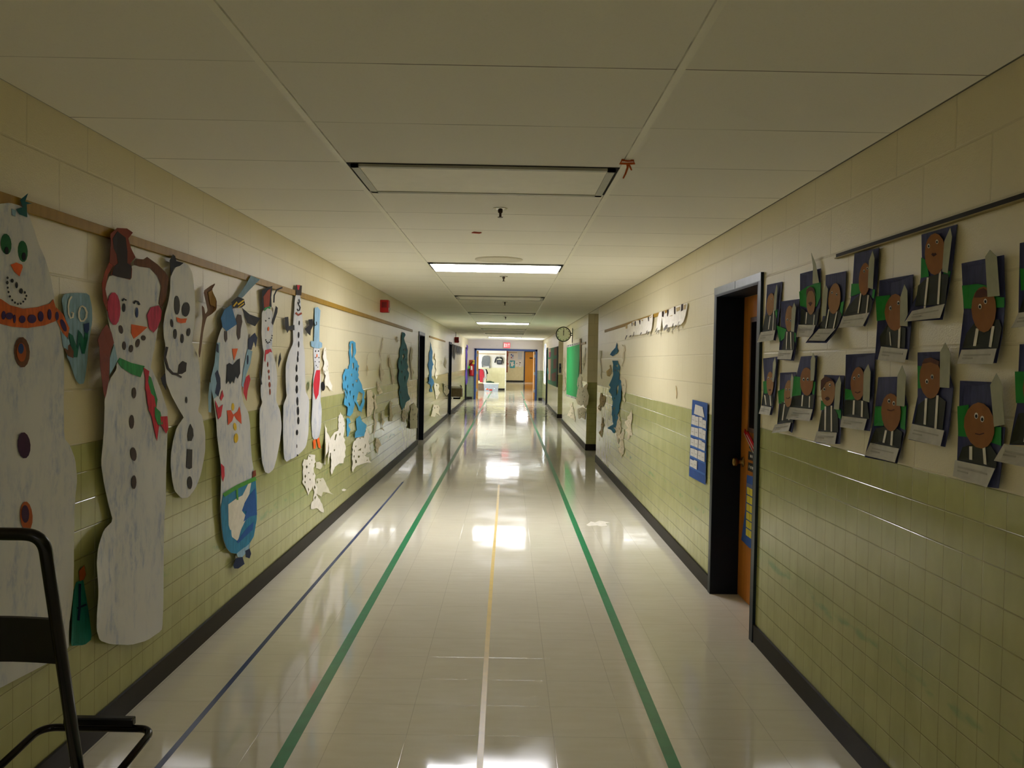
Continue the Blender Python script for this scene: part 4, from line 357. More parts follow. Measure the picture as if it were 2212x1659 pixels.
('paper_portrait', 'upper portrait with brown cap and its grey tower sticking up above the paper', 'paper portrait', 'R', '39408 19605 -2274 -2 -63 -1515 114 -1490 2034 61 85 1586', 'navypaper', [('hill', 'pgreen', 1, ['39343 18751 -687 189 -509 15 -655 60 -435 -29 -1 -662 437 -386 1175 15 588 132']), ('coat', 'coat', 2, ['39196 17987 -543 -232 -1098 -83 -438 182 104 -767 1967 98']), ('lapel', 'white', 3, ['38714 17759 23 -605 -121 -7 -24 603']), ('lapel', 'white', 3, ['37688 17590 -3 -482 -115 -6 3 480']), ('face', 'face2', 4, ['37572 18123 26 -209 104 -173 169 -111 208 -31 217 55 193 134 137 192 60 222 -27 215 -110 176 -174 108 -212 25 -215 -61 -187 -136 -132 -190']), ('hair', 'hair', 5, ['38688 18449 -42 367 -419 86 -509 -136 -177 -405 161 193 258 130 421 17 212 -136']), ('mouth', 'mouth', 5, ['38433 18164 -273 -164 -248 127 285 60 -29 -77 -18 74']), ('tower', 'monument', 8, ['38037 20401 -614 -557 -326 -747 -89 -139 808 28 -41 779']), ('caption_card', 'card', 5, ['39261 17201 -1975 -99 155 -533 1795 72']), ('writing', 'pencil', 6, ['39094 17008 -1473 -68 -4 -54 1472 66', '39092 16886 -518 -23 -4 -55 517 22'])], [], (0.006, 0.004, 0.02, 0.012), 'paper portraits beside the door'),
('paper_portrait', 'upper portrait with the grey tower on its left, lower edge curling out', 'paper portrait', 'R', '36561 19248 -2313 -74 62 -1061 283 -863 392 -999 2114 47 -374 944 -203 1041', 'navypaper', [('hill', 'pgreen', 1, ['34709 17922 -356 29 178 -594 283 71']), ('coat', 'coat', 2, ['36791 17068 -585 438 -360 209 -1018 -91 -293 -211 379 -566 1834 61']), ('lapel', 'white', 3, ['35980 17726 182 -827 -121 -10 -180 825']), ('lapel', 'white', 3, ['35079 17587 222 -721 -115 -11 -220 718']), ('face', 'face2', 4, ['34638 18064 77 -238 168 -194 237 -120 270 -27 264 72 215 163 133 228 26 258 -83 247 -179 195 -245 115 -272 17 -258 -81 -205 -164 -123 -223']), ('eye', 'white', 5, ['35513 18404 23 -39 60 -12 63 22 29 43 -23 39 -60 12 -64 -22']), ('pupil', 'black', 6, ['35533 18397 13 -22 36 -7 37 12 17 26 -13 23 -36 7 -37 -13']), ('eye', 'white', 5, ['34973 18275 22 -38 59 -12 61 22 28 42 -22 38 -59 12 -61 -21']), ('pupil', 'black', 6, ['34993 18269 13 -22 34 -7 36 12 17 25 -13 23 -35 7 -36 -13']), ('tower', 'monument', 8, ['36300 18816 -302 -229 97 -1145 491 15 -47 1060']), ('caption_card', 'card', 5, ['36748 16908 -1805 -59 263 -514 1741 60']), ('writing', 'pencil', 6, ['36676 16735 -1376 -47 -3 -50 1375 45', '36721 16622 -490 -17 -4 -51 490 16'])], [], (0.006, 0.004, 0.02, 0.05), 'paper portraits beside the door'),
('paper_portrait', 'upper portrait just under the start of the dark metal strip', 'paper portrait', 'R', '33563 19795 -2354 -79 101 -1034 183 -685 445 -1180 2291 524 -473 514 -152 633', 'navypaper', [('hill', 'pgreen', 1, ['33637 18598 -732 -57 -151 -391 914 -60']), ('hill', 'pgreen', 1, ['31680 18214 -210 -43 128 -317 179 64']), ('coat', 'coat', 2, ['34093 17333 -282 363 -503 260 -616 189 -696 -108 -323 -279 110 -449']), ('lapel', 'white', 3, ['32748 18152 168 -828 -112 -11 -167 825']), ('lapel', 'white', 3, ['32096 18021 73 -688 -108 -10 -73 686']), ('face', 'face', 4, ['31858 18596 60 -232 128 -189 177 -117 199 -27 193 70 155 157 94 220 15 249 -64 238 -134 190 -181 112 -201 19 -188 -75 -150 -158 -88 -216']), ('eye', 'white', 5, ['32299 18963 21 -40 57 -11 60 24 28 45 -22 40 -57 12 -60 -24']), ('pupil', 'black', 6, ['32318 18957 12 -23 34 -7 35 14 16 27 -12 23 -34 7 -35 -14']), ('eye', 'white', 5, ['32006 19034 21 -40 56 -11 59 24 26 45 -21 40 -56 11 -59 -24']), ('pupil', 'black', 6, ['32024 19028 13 -23 33 -7 34 14 16 26 -12 24 -34 6 -34 -14']), ('tower', 'monument', 8, ['31545 19661 -203 -326 152 -1137 448 90 -74 1010']), ('caption_card', 'card', 5, ['34091 17300 -2318 34 189 -516 2232 29']), ('writing', 'pencil', 6, ['33937 17152 -1768 7 -3 -43 1768 -10', '33961 17051 -636 -1 -3 -45 636 0'])], [], (0.006, 0.004, 0.02, 0.02), 'paper portraits beside the door'),
('paper_portrait', 'upper portrait with its brown face tilted right, grey tower beside the ear', 'paper portrait', 'R', '30836 18459 -2262 -16 -36 -1539 34 -1365 2269 6 41 1477', 'navypaper', [('hill', 'pgreen', 1, ['30937 17873 -659 10 146 -884 454 -28']), ('coat', 'coat', 2, ['30728 16389 -449 479 -990 -164 -380 -75 -19 -694 1744 77']), ('lapel', 'white', 3, ['30157 16542 -195 -544 -65 3 194 543']), ('lapel', 'white', 3, ['29429 16710 -36 -767 -153 -3 36 763']), ('face', 'face', 4, ['29018 17182 39 -244 142 -203 225 -131 279 -40 291 61 257 156 182 226 76 263 -42 255 -155 207 -239 127 -285 27 -286 -72 -245 -160 -169 -221']), ('eye', 'white', 5, ['30010 17393 26 -55 71 -19 74 28 34 59 -26 55 -71 18 -74 -28']), ('pupil', 'black', 6, ['30034 17383 15 -32 42 -11 43 16 20 35 -16 32 -41 11 -44 -17']), ('eye', 'white', 5, ['29396 17533 26 -54 67 -18 72 28 32 57 -25 54 -69 18 -70 -28']), ('pupil', 'black', 6, ['29419 17523 15 -31 40 -11 41 17 19 33 -15 32 -40 10 -41 -16']), ('tower', 'monument', 8, ['29005 18147 -284 -242 -138 -1231 618 44 89 997']), ('caption_card', 'card', 5, ['30566 16024 -1972 -135 -4 -449 2012 86']), ('writing', 'pencil', 6, ['30412 15849 -1536 -90 -3 -47 1536 88', '30420 15741 -560 -30 -3 -49 559 29'])], [], (0.006, 0.004, 0.02, 0.012), 'paper portraits beside the door'),
('paper_portrait', 'topmost portrait touching the dark metal strip, caption tilted upward', 'paper portrait', 'R', '28090 19729 -2179 -15 49 -832 109 -672 116 -1423 2252 43 -289 1027 -129 727', 'navypaper', [('hill', 'pgreen', 1, ['28042 18956 -292 -120 -258 -561 531 -3']), ('hill', 'pgreen', 1, ['26486 18414 -413 -141 90 -160 412 69']), ('coat', 'coat', 2, ['28174 17344 -39 683 -589 226 -808 27 -570 -86 96 -923']), ('lapel', 'white', 3, ['27585 18246 5 -1012 -123 -10 -5 1008']), ('lapel', 'white', 3, ['26786 18394 -23 -1088 -126 -10 23 1083']), ('face', 'face', 4, ['26421 18862 33 -248 127 -200 202 -122 251 -25 261 79 232 173 165 242 70 273 -37 259 -138 204 -214 116 -257 13 -258 -90 -221 -177 -153 -236']), ('eye', 'white', 5, ['27412 19255 22 -48 59 -13 62 29 28 56 -22 48 -59 13 -62 -30']), ('pupil', 'black', 6, ['27432 19248 12 -28 35 -8 36 17 17 33 -13 28 -35 8 -36 -18']), ('eye', 'white', 5, ['26888 19319 21 -47 57 -13 59 29 27 55 -21 47 -57 13 -59 -30']), ('pupil', 'black', 6, ['26907 19312 12 -28 33 -7 35 17 16 32 -12 27 -34 8 -34 -17']), ('mouth', 'mouth', 5, ['27314 18966 -168 -88 -183 40 96 73 92 -36 57 52']), ('tower', 'monument', 8, ['26104 19640 -146 -296 132 -1116 370 87 -26 950']), ('caption_card', 'card', 5, ['28199 17174 -1985 104 25 -435 2079 -19']), ('writing', 'pencil', 6, ['28072 17065 -1563 54 -2 -33 1563 -56', '28097 16987 -575 14 -2 -35 574 -15'])], [], (0.006, 0.004, 0.02, 0.02), 'paper portraits beside the door'),
('paper_portrait', 'widest upper portrait with lumpy hair and the tower across the corner', 'paper portrait', 'R', '25271 18433 -1930 11 -155 -1337 51 -941 63 -734 1957 12 -23 1551', 'navypaper', [('hill', 'pgreen', 1, ['25242 17764 -694 -13 -441 -89 -272 -315 -641 -98 -15 -274 470 21 1127 47 406 26']), ('coat', 'coat', 2, ['25168 15864 -113 458 -394 288 -780 61 -496 -25 -174 -245 88 -566']), ('lapel', 'white', 3, ['24566 16450 73 -589 -151 -11 -73 585']), ('lapel', 'white', 3, ['23740 16484 56 -637 -142 -9 -55 633']), ('face', 'face', 4, ['23539 16941 32 -246 119 -205 191 -134 235 -41 246 59 219 155 155 227 66 263 -36 258 -130 210 -202 128 -242 30 -242 -72 -208 -159 -143 -222']), ('hair', 'hair', 5, ['24659 17361 -123 190 -347 44 -306 -148 36 -104 429 -6']), ('eye', 'white', 5, ['24269 17070 20 -54 57 -20 60 27 27 58 -21 54 -57 20 -59 -27']), ('pupil', 'black', 6, ['24287 17060 13 -31 33 -12 35 16 16 34 -12 32 -34 11 -35 -16']), ('eye', 'white', 5, ['24001 17204 21 -54 55 -19 58 27 27 57 -20 54 -56 19 -58 -27']), ('pupil', 'black', 6, ['24020 17194 12 -31 32 -11 34 16 16 33 -12 31 -33 12 -34 -16']), ('tower', 'monument', 8, ['23826 18650 -342 -235 -191 -1111 625 15 134 1166']), ('caption_card', 'card', 5, ['25138 15823 -1839 12 32 -437 1848 5']), ('writing', 'pencil', 6, ['24996 15685 -1425 3 -2 -39 1425 -6', '25005 15592 -519 0 -3 -41 520 -1'])], [], (0.008, 0.004, 0.025, 0.01), 'paper portraits beside the door'),
('paper_portrait', 'lower portrait touching the door frame, narrowest of that row', 'paper portrait', 'R', '44811 15637 -2211 94 209 -1351 296 -1670 1693 -36 -49 1656', 'navypaper', [('hill', 'pgreen', 1, ['44848 14400 -594 85 -13 -710 553 -21']), ('coat', 'coat', 2, ['44768 13719 -1470 22 -264 -577 1683 -54']), ('lapel', 'white', 3, ['44658 13683 -392 -554 -156 18 390 551']), ('lapel', 'white', 3, ['43775 13754 -316 -595 -151 15 313 593']), ('face', 'face2', 4, ['43129 14337 25 -239 111 -207 180 -143 225 -56 234 38 209 130 150 202 67 243 -26 246 -117 209 -186 141 -228 51 -233 -45 -203 -133 -144 -200']), ('eye', 'white', 5, ['43900 14613 30 -44 79 -20 83 16 37 43 -30 44 -80 20 -82 -17']), ('pupil', 'black', 6, ['43926 14604 17 -26 47 -12 49 10 22 25 -18 26 -47 11 -48 -9']), ('eye', 'white', 5, ['43408 14573 29 -43 78 -20 81 16 37 43 -30 43 -78 20 -81 -16']), ('pupil', 'black', 6, ['43433 14565 18 -26 45 -11 48 9 22 25 -18 25 -46 12 -47 -10']), ('mouth', 'mouth', 5, ['43939 13970 -250 -41 -222 58 148 49 80 -37 114 32']), ('tower', 'monument', 8, ['42809 15698 -220 -356 310 -910 325 6 -52 971']), ('caption_card', 'card', 5, ['44835 13118 -1632 -12 9 -424 1633 -11']), ('writing', 'pencil', 6, ['44706 12970 -1261 -3 -3 -43 1260 2', '44708 12872 -450 0 -4 -43 450 -1'])], [], (0.006, 0.004, 0.02, 0.012), 'paper portraits beside the door'),
('paper_portrait', 'lower portrait whose head leans right, second from the door frame', 'paper portrait', 'R', '41972 14906 -2156 61 72 -1474 39 -1428 2188 234 -120 1090', 'navypaper', [('hill', 'pgreen', 1, ['42043 13994 -638 155 -57 -728 644 -66']), ('coat', 'coat', 2, ['42017 12374 -221 1092 -1582 -119 -215 -825']), ('lapel', 'white', 3, ['41348 13556 282 -1017 -140 4 -280 1014']), ('lapel', 'white', 3, ['40616 13231 126 -617 -135 5 -125 615']), ('face', 'face2', 4, ['40146 13921 65 -254 147 -218 209 -151 240 -60 235 43 193 140 121 216 28 258 -68 261 -155 221 -215 147 -241 52 -231 -49 -186 -142 -115 -213']), ('eye', 'white', 5, ['40944 14098 26 -41 69 -19 73 14 32 40 -26 41 -70 19 -71 -14']), ('pupil', 'black', 6, ['40967 14090 15 -24 41 -12 42 9 20 23 -16 24 -41 11 -42 -8']), ('eye', 'white', 5, ['40500 14113 26 -41 67 -19 71 15 32 39 -26 41 -68 19 -70 -15']), ('pupil', 'black', 6, ['40522 14105 15 -24 40 -11 42 8 19 23 -16 24 -39 11 -42 -8']), ('mouth', 'mouth', 5, ['41073 13667 -312 -27 -359 104 69 29 318 -96 240 28']), ('tower', 'monument', 8, ['40146 14899 -257 -189 79 -900 347 -144 -1 971']), ('caption_card', 'card', 5, ['42176 12281 -1930 256 44 -412 1997 -282']), ('writing', 'pencil', 6, ['42056 12158 -1510 204 -3 -41 1510 -205', '42080 12062 -547 75 -3 -42 546 -75'])], [], (0.006, 0.004, 0.02, 0.012), 'paper portraits beside the door'),
('paper_portrait', 'lower portrait with round eyes, its tower rising past the top edge, third from door', 'paper portrait', 'R', '39380 15711 -2129 35 80 -1107 31 -1790 2657 -71 -51 1032 -281 1159', 'navypaper', [('hill', 'pgreen', 1, ['39894 14774 -946 -46 200 -884 802 -33']), ('hill', 'pgreen', 1, ['37654 14571 -327 8 117 -616 252 63']), ('coat', 'coat', 2, ['39963 13264 -88 550 -1076 107 -1435 57 3 -613']), ('lapel', 'white', 3, ['38931 13917 59 -629 -159 6 -58 626']), ('lapel', 'white', 3, ['38047 13890 -25 -549 -151 8 24 547']), ('face', 'face', 4, ['37523 14575 41 -246 157 -213 249 -149 307 -62 320 37 283 132 201 209 84 252 -46 256 -168 218 -262 146 -314 52 -316 -47 -271 -137 -187 -205']), ('eye', 'white', 5, ['38546 14649 34 -58 93 -26 96 22 43 56 -34 59 -93 25 -96 -22']), ('pupil', 'black', 6, ['38576 14637 21 -34 54 -15 56 13 26 33 -21 34 -54 15 -56 -13']), ('eye', 'white', 5, ['38034 14666 34 -57 90 -25 93 21 43 56 -34 57 -90 25 -94 -21']), ('pupil', 'black', 6, ['38064 14655 20 -34 53 -15 54 13 25 32 -20 34 -52 15 -55 -13']), ('tower', 'monument', 8, ['37455 15868 -312 -271 139 -969 440 -34 4 944']), ('caption_card', 'card', 5, ['39965 13283 -2616 53 41 -549 2644 -61']), ('writing', 'pencil', 6, ['39770 13104 -2032 42 -4 -52 2031 -45', '39784 12982 -738 15 -4 -54 738 -16'])], [], (0.006, 0.004, 0.02, 0.012), 'paper portraits beside the door'),
('paper_portrait', 'lower portrait with dark brown hair and open mouth', 'paper portrait', 'R', '36322 14895 -2073 5 11 -1404 -29 -1404 2262 -182 -19 1459', 'navypaper', [('hill', 'pgreen', 1, ['36535 13776 -375 -69 -248 -277 607 -93']), ('hill', 'pgreen', 1, ['35114 13616 -799 -123 -14 -397 785 127']), ('coat', 'coat', 2, ['36497 12398 -66 797 -434 375 -887 -10 -478 -308 -119 -704']), ('lapel', 'white', 3, ['36117 13534 -140 -1093 -151 14 139 1088']), ('lapel', 'white', 3, ['35433 13599 -138 -1100 -144 13 136 1096']), ('face', 'face2', 4, ['34981 14155 78 -221 176 -190 250 -132 288 -52 282 38 233 123 145 191 34 228 -85 229 -187 193 -260 127 -290 43 -276 -45 -221 -126 -136 -187']), ('hair', 'hair', 5, ['36460 14658 -371 183 -529 -77 -374 -134 440 18 369 -66 289 -211 219 -182']), ('eye', 'white', 5, ['36054 14285 31 -54 80 -25 84 19 39 53 -31 54 -81 25 -84 -19']), ('pupil', 'black', 6, ['36081 14274 18 -32 47 -15 50 12 22 31 -18 32 -47 14 -50 -11']), ('eye', 'white', 5, ['35471 14475 29 -53 78 -24 82 19 37 52 -30 54 -78 24 -81 -20']), ('pupil', 'black', 6, ['35497 14464 17 -31 46 -14 48 11 21 31 -17 31 -46 14 -48 -11']), ('mouth', 'mouth', 5, ['36102 13872 -270 -80 -292 85 216 88 56 -46 41 45']), ('tower', 'monument', 8, ['34467 14869 -212 -271 73 -1117 576 6 -41 1039']), ('caption_card', 'card', 5, ['36530 12413 -1963 108 7 -491 1953 -76']), ('writing', 'pencil', 6, ['36366 12269 -1515 74 -3 -44 1514 -75', '36365 12168 -545 24 -3 -44 545 -25'])], [], (0.006, 0.004, 0.02, 0.012), 'paper portraits beside the door'),
('paper_portrait', 'lower portrait with a smiling face and the broadest tower, fifth from the door', 'paper portrait', 'R', '33716 15747 -2335 42 -11 -1370 69 -1570 2327 -31 -28 1522', 'navypaper', [('hill', 'pgreen', 1, ['33700 14368 -705 -56 38 -373 664 -4']), ('coat', 'coat', 2, ['33729 13255 -34 653 -595 70 -1234 -11 -257 -674']), ('lapel', 'white', 3, ['33110 13936 -18 -638 -153 9 18 635']), ('lapel', 'white', 3, ['32347 13945 -20 -649 -146 9 20 646']), ('face', 'face', 4, ['32065 14628 31 -250 122 -216 196 -150 242 -61 252 39 225 135 160 212 69 257 -34 258 -130 221 -206 147 -246 52 -250 -48 -216 -140 -150 -209']), ('eye', 'white', 5, ['32970 14810 25 -49 68 -22 70 19 32 48 -25 50 -68 22 -70 -19']), ('pupil', 'black', 6, ['32992 14800 15 -29 40 -12 41 11 19 28 -15 29 -40 13 -41 -11']), ('eye', 'white', 5, ['32540 14918 24 -48 66 -22 68 19 31 48 -24 49 -66 21 -68 -19']), ('pupil', 'black', 6, ['32561 14908 15 -28 38 -13 40 11 19 28 -15 29 -38 12 -41 -11']), ('mouth', 'mouth', 5, ['32942 14256 -270 -33 -258 64 35 26 229 -59 238 33']), ('tower', 'monument', 8, ['31701 15375 -264 -302 74 -1145 571 55 1 1082']), ('caption_card', 'card', 5, ['33770 13264 -2033 20 54 -439 1975 -27']), ('writing', 'pencil', 6, ['33600 13118 -1555 17 -3 -42 1555 -19', '33600 13020 -558 7 -3 -44 558 -7'])], [], (0.006, 0.004, 0.02, 0.012), 'paper portraits beside the door'),
('paper_portrait', 'lower portrait whose caption overlaps the green tile edge, narrow stripes under a frowning face', 'paper portrait', 'R', '30982 14895 -1704 49 -535 -959 67 -887 300 -1188 2280 -40 -231 1354', 'navypaper', [('hill', 'pgreen', 1, ['31053 13803 -561 30 22 -719 591 -45']), ('hill', 'pgreen', 1, ['29176 13933 -398 21 32 -856 354 61']), ('coat', 'coat', 2, ['31248 12386 -249 596 -758 153 -798 -29 -451 -82 26 -585']), ('lapel', 'white', 3, ['30311 12981 159 -525 -163 4 -157 522']), ('lapel', 'white', 3, ['29816 13016 -11 -579 -157 15 11 576']), ('face', 'face', 4, ['29110 13699 39 -258 142 -228 228 -164 281 -75 294 28 260 130 184 212 78 263 -43 271 -155 234 -242 160 -288 63 -289 -40 -247 -136 -171 -209']), ('eye', 'white', 5, ['29888 14061 26 -58 71 -27 74 20 33 55 -26 58 -71 27 -73 -20']), ('pupil', 'black', 6, ['29911 14049 16 -34 41 -16 44 12 19 32 -15 34 -42 16 -43 -12']), ('eye', 'white', 5, ['29530 13993 25 -57 69 -27 72 20 33 54 -26 58 -69 26 -72 -20']), ('pupil', 'black', 6, ['29552 13981 15 -33 41 -16 42 11 19 32 -15 34 -40 15 -42 -11']), ('mouth', 'mouth', 5, ['30124 13715 -277 -15 -267 46 17 29 252 -45 260 15']), ('tower', 'monument', 8, ['28915 15346 -293 -361 116 -1070 615 9 -73 1050']), ('caption_card', 'card', 5, ['31178 12425 -2135 12 94 -500 2184 5']), ('writing', 'pencil', 6, ['31050 12265 -1666 3 -3 -43 1666 -6', '31081 12159 -609 0 -3 -45 608 -1'])], [], (0.006, 0.004, 0.02, 0.012), 'paper portraits beside the door'),
('paper_portrait', 'lower portrait with curly hair and the tower rising high above its right corner', 'paper portrait', 'R', '28019 15778 -1556 15 -704 -1127 68 -530 121 -1324 2216 22 -143 1475', 'navypaper', [('hill', 'pgreen', 1, ['27980 15338 -335 -54 15 -678 307 -38']), ('coat', 'coat', 2, ['28045 13379 -135 649 -551 253 -752 87 -474 -141 99 -906']), ('lapel', 'white', 3, ['27475 14265 -23 -914 -144 10 22 909']), ('lapel', 'white', 3, ['26751 14389 -34 -1091 -137 10 34 1086']), ('face', 'face', 4, ['26464 14941 34 -249 128 -216 204 -150 252 -61 264 39 234 137 165 214 70 259 -37 261 -140 221 -216 146 -259 50 -259 -52 -223 -142 -153 -210']), ('hair', 'hair', 5, ['27652 15396 -159 169 -383 43 -541 -127 44 -136 487 108']), ('eye', 'white', 5, ['27243 14825 23 -57 65 -26 68 22 32 57 -25 58 -65 25 -68 -22']), ('pupil', 'black', 6, ['27264 14814 14 -34 38 -15 40 13 18 33 -14 34 -38 15 -40 -13']), ('eye', 'white', 5, ['26915 14981 23 -57 64 -24 66 22 31 56 -24 57 -64 24 -66 -22']), ('pupil', 'black', 6, ['26936 14970 13 -33 38 -15 39 13 18 33 -14 33 -38 15 -39 -13']), ('tower', 'monument', 8, ['26142 16066 -340 -349 -14 -1063 648 1 26 1122']), ('caption_card', 'card', 5, ['28103 13375 -2055 -61 31 -499 2052 51']), ('writing', 'pencil', 6, ['27939 13202 -1589 -46 -2 -47 1588 43', '27945 13090 -578 -16 -3 -49 578 15'])], [], (0.006, 0.004, 0.02, 0.012), 'paper portraits beside the door'),
('paper_portrait', 'nearest lower portrait with the largest round face, hanging down over the green tiles', 'paper portrait', 'R', '25195 14889 -1589 -2 -316 -1240 -279 13 64 -1710 487 -40 1684 135 3 1346', 'navypaper', [('hill', 'pgreen', 1, ['25244 14114 -416 73 -10 -964 401 -10']), ('hill', 'pgreen', 1, ['23659 13618 -505 40 3 -532 560 51']), ('coat', 'coat', 2, ['25215 12489 -184 407 -540 156 -777 76 -388 -296 20 -362']), ('lapel', 'white', 3, ['24711 12954 -28 -478 -144 17 28 476']), ('lapel', 'white', 3, ['24047 12993 -116 -528 -134 24 115 525']), ('face', 'face', 4, ['23442 13703 10 -252 117 -229 209 -173 272 -90 297 9 277 110 212 197 109 253 -12 268 -131 239 -227 171 -284 77 -295 -25 -263 -120 -193 -195']), ('eye', 'white', 5, ['24247 13895 24 -68 67 -32 70 23 33 65 -25 68 -67 31 -70 -23']), ('pupil', 'black', 6, ['24269 13881 14 -40 39 -19 42 14 19 37 -15 40 -39 19 -42 -14']), ('eye', 'white', 5, ['23940 13822 24 -67 65 -32 69 22 31 64 -24 67 -66 32 -68 -23']), ('pupil', 'black', 6, ['23961 13808 14 -40 39 -18 40 13 18 37 -14 39 -38 19 -40 -13']), ('mouth', 'mouth', 5, ['24380 13348 -227 -11 -219 60 17 26 206 -56 213 11']), ('tower', 'monument', 8, ['23334 15146 -335 -300 -179 -1101 551 -104 255 1164']), ('caption_card', 'card', 5, ['25291 12480 -1961 -8 190 -565 1761 81']), ('writing', 'pencil', 6, ['25126 12315 -1458 -29 -3 -46 1459 26', '25128 12205 -518 -15 -3 -47 518 13'])], [], (0.006, 0.004, 0.02, 0.012), 'paper portraits beside the door'),
('paper_portrait', 'portrait cut off by the right edge of the photo, upper row', 'paper portrait', 'R', '22560 18665 -1367 -21 -103 -1941 1325 9', 'navypaper', [('hill', 'pgreen', 1, ['22522 17975 -405 -45 43 -534 329 -18']), ('coat', 'coat', 2, ['22382 16778 -83 494 -1049 -41 -94 -524']), ('lapel', 'white', 3, ['22023 17251 9 -492 -100 -8 -9 489']), ('lapel', 'white', 3, ['21566 17213 -26 -484 -95 -5 25 481']), ('face', 'face', 4, ['21376 17718 21 -197 79 -162 127 -103 158 -28 164 54 145 129 104 184 45 211 -22 205 -85 165 -133 99 -161 20 -162 -61 -140 -131 -98 -181']), ('eye', 'white', 5, ['21907 17907 17 -48 46 -16 48 26 22 53 -16 48 -47 16 -48 -26']), ('pupil', 'black', 6, ['21922 17899 10 -28 27 -10 28 16 14 31 -10 28 -27 9 -29 -15']), ('eye', 'white', 5, ['21629 17920 17 -48 44 -15 48 26 21 52 -16 48 -45 15 -47 -26']), ('pupil', 'black', 6, ['21644 17912 10 -28 26 -9 28 15 12 31 -9 28 -27 9 -27 -15']), ('tower', 'monument', 8, ['21459 18640 -149 -281 -51 -955 271 24 18 963']), ('caption_card', 'card', 5, ['22345 16776 -1185 17 -20 -388 1183 -39']), ('writing', 'pencil', 6, ['22238 16643 -915 18 -2 -39 915 -20', '22233 16553 -329 8 -3 -40 330 -9'])], [], (0.006, 0.004, 0.02, 0.012), 'paper portraits beside the door'),
('paper_portrait', 'portrait cut off by the right edge of the photo, lower row', 'paper portrait', 'R', '22462 15937 -1280 17 -139 -2606 1442 -122 -15 1083', 'navypaper', [('hill', 'pgreen', 1, ['22572 15203 -386 5 -46 -837 332 -16']), ('coat', 'coat', 2, ['22449 13253 -104 834 -1123 113 -113 -858']), ('lapel', 'white', 3, ['21959 14113 28 -813 -100 7 -27 808']), ('lapel', 'white', 3, ['21538 14137 -43 -790 -95 9 42 787']), ('face', 'face', 4, ['21288 14805 22 -209 86 -181 137 -126 171 -51 177 32 158 114 112 178 48 215 -24 217 -93 185 -145 123 -173 44 -176 -41 -151 -117 -105 -176']), ('eye', 'white', 5, ['21816 14922 16 -50 46 -22 48 19 23 50 -17 51 -46 22 -48 -20']), ('pupil', 'black', 6, ['21831 14912 10 -29 26 -13 29 11 13 29 -10 30 -27 13 -28 -12']), ('eye', 'white', 5, ['21538 14951 16 -50 45 -21 47 19 22 49 -17 51 -44 21 -47 -19']), ('pupil', 'black', 6, ['21553 14941 9 -29 27 -13 27 12 13 29 -10 29 -26 13 -27 -12']), ('tower', 'monument', 8, ['21387 16024 -149 -264 -117 -950 302 -9 18 962']), ('caption_card', 'card', 5, ['22562 13242 -1461 -51 9 -456 1502 38']), ('writing', 'pencil', 6, ['22457 13083 -1143 -37 -2 -43 1142 34', '22467 12980 -417 -12 -2 -45 416 11'])], [], (0.006, 0.004, 0.02, 0.012), 'paper portraits beside the door'),
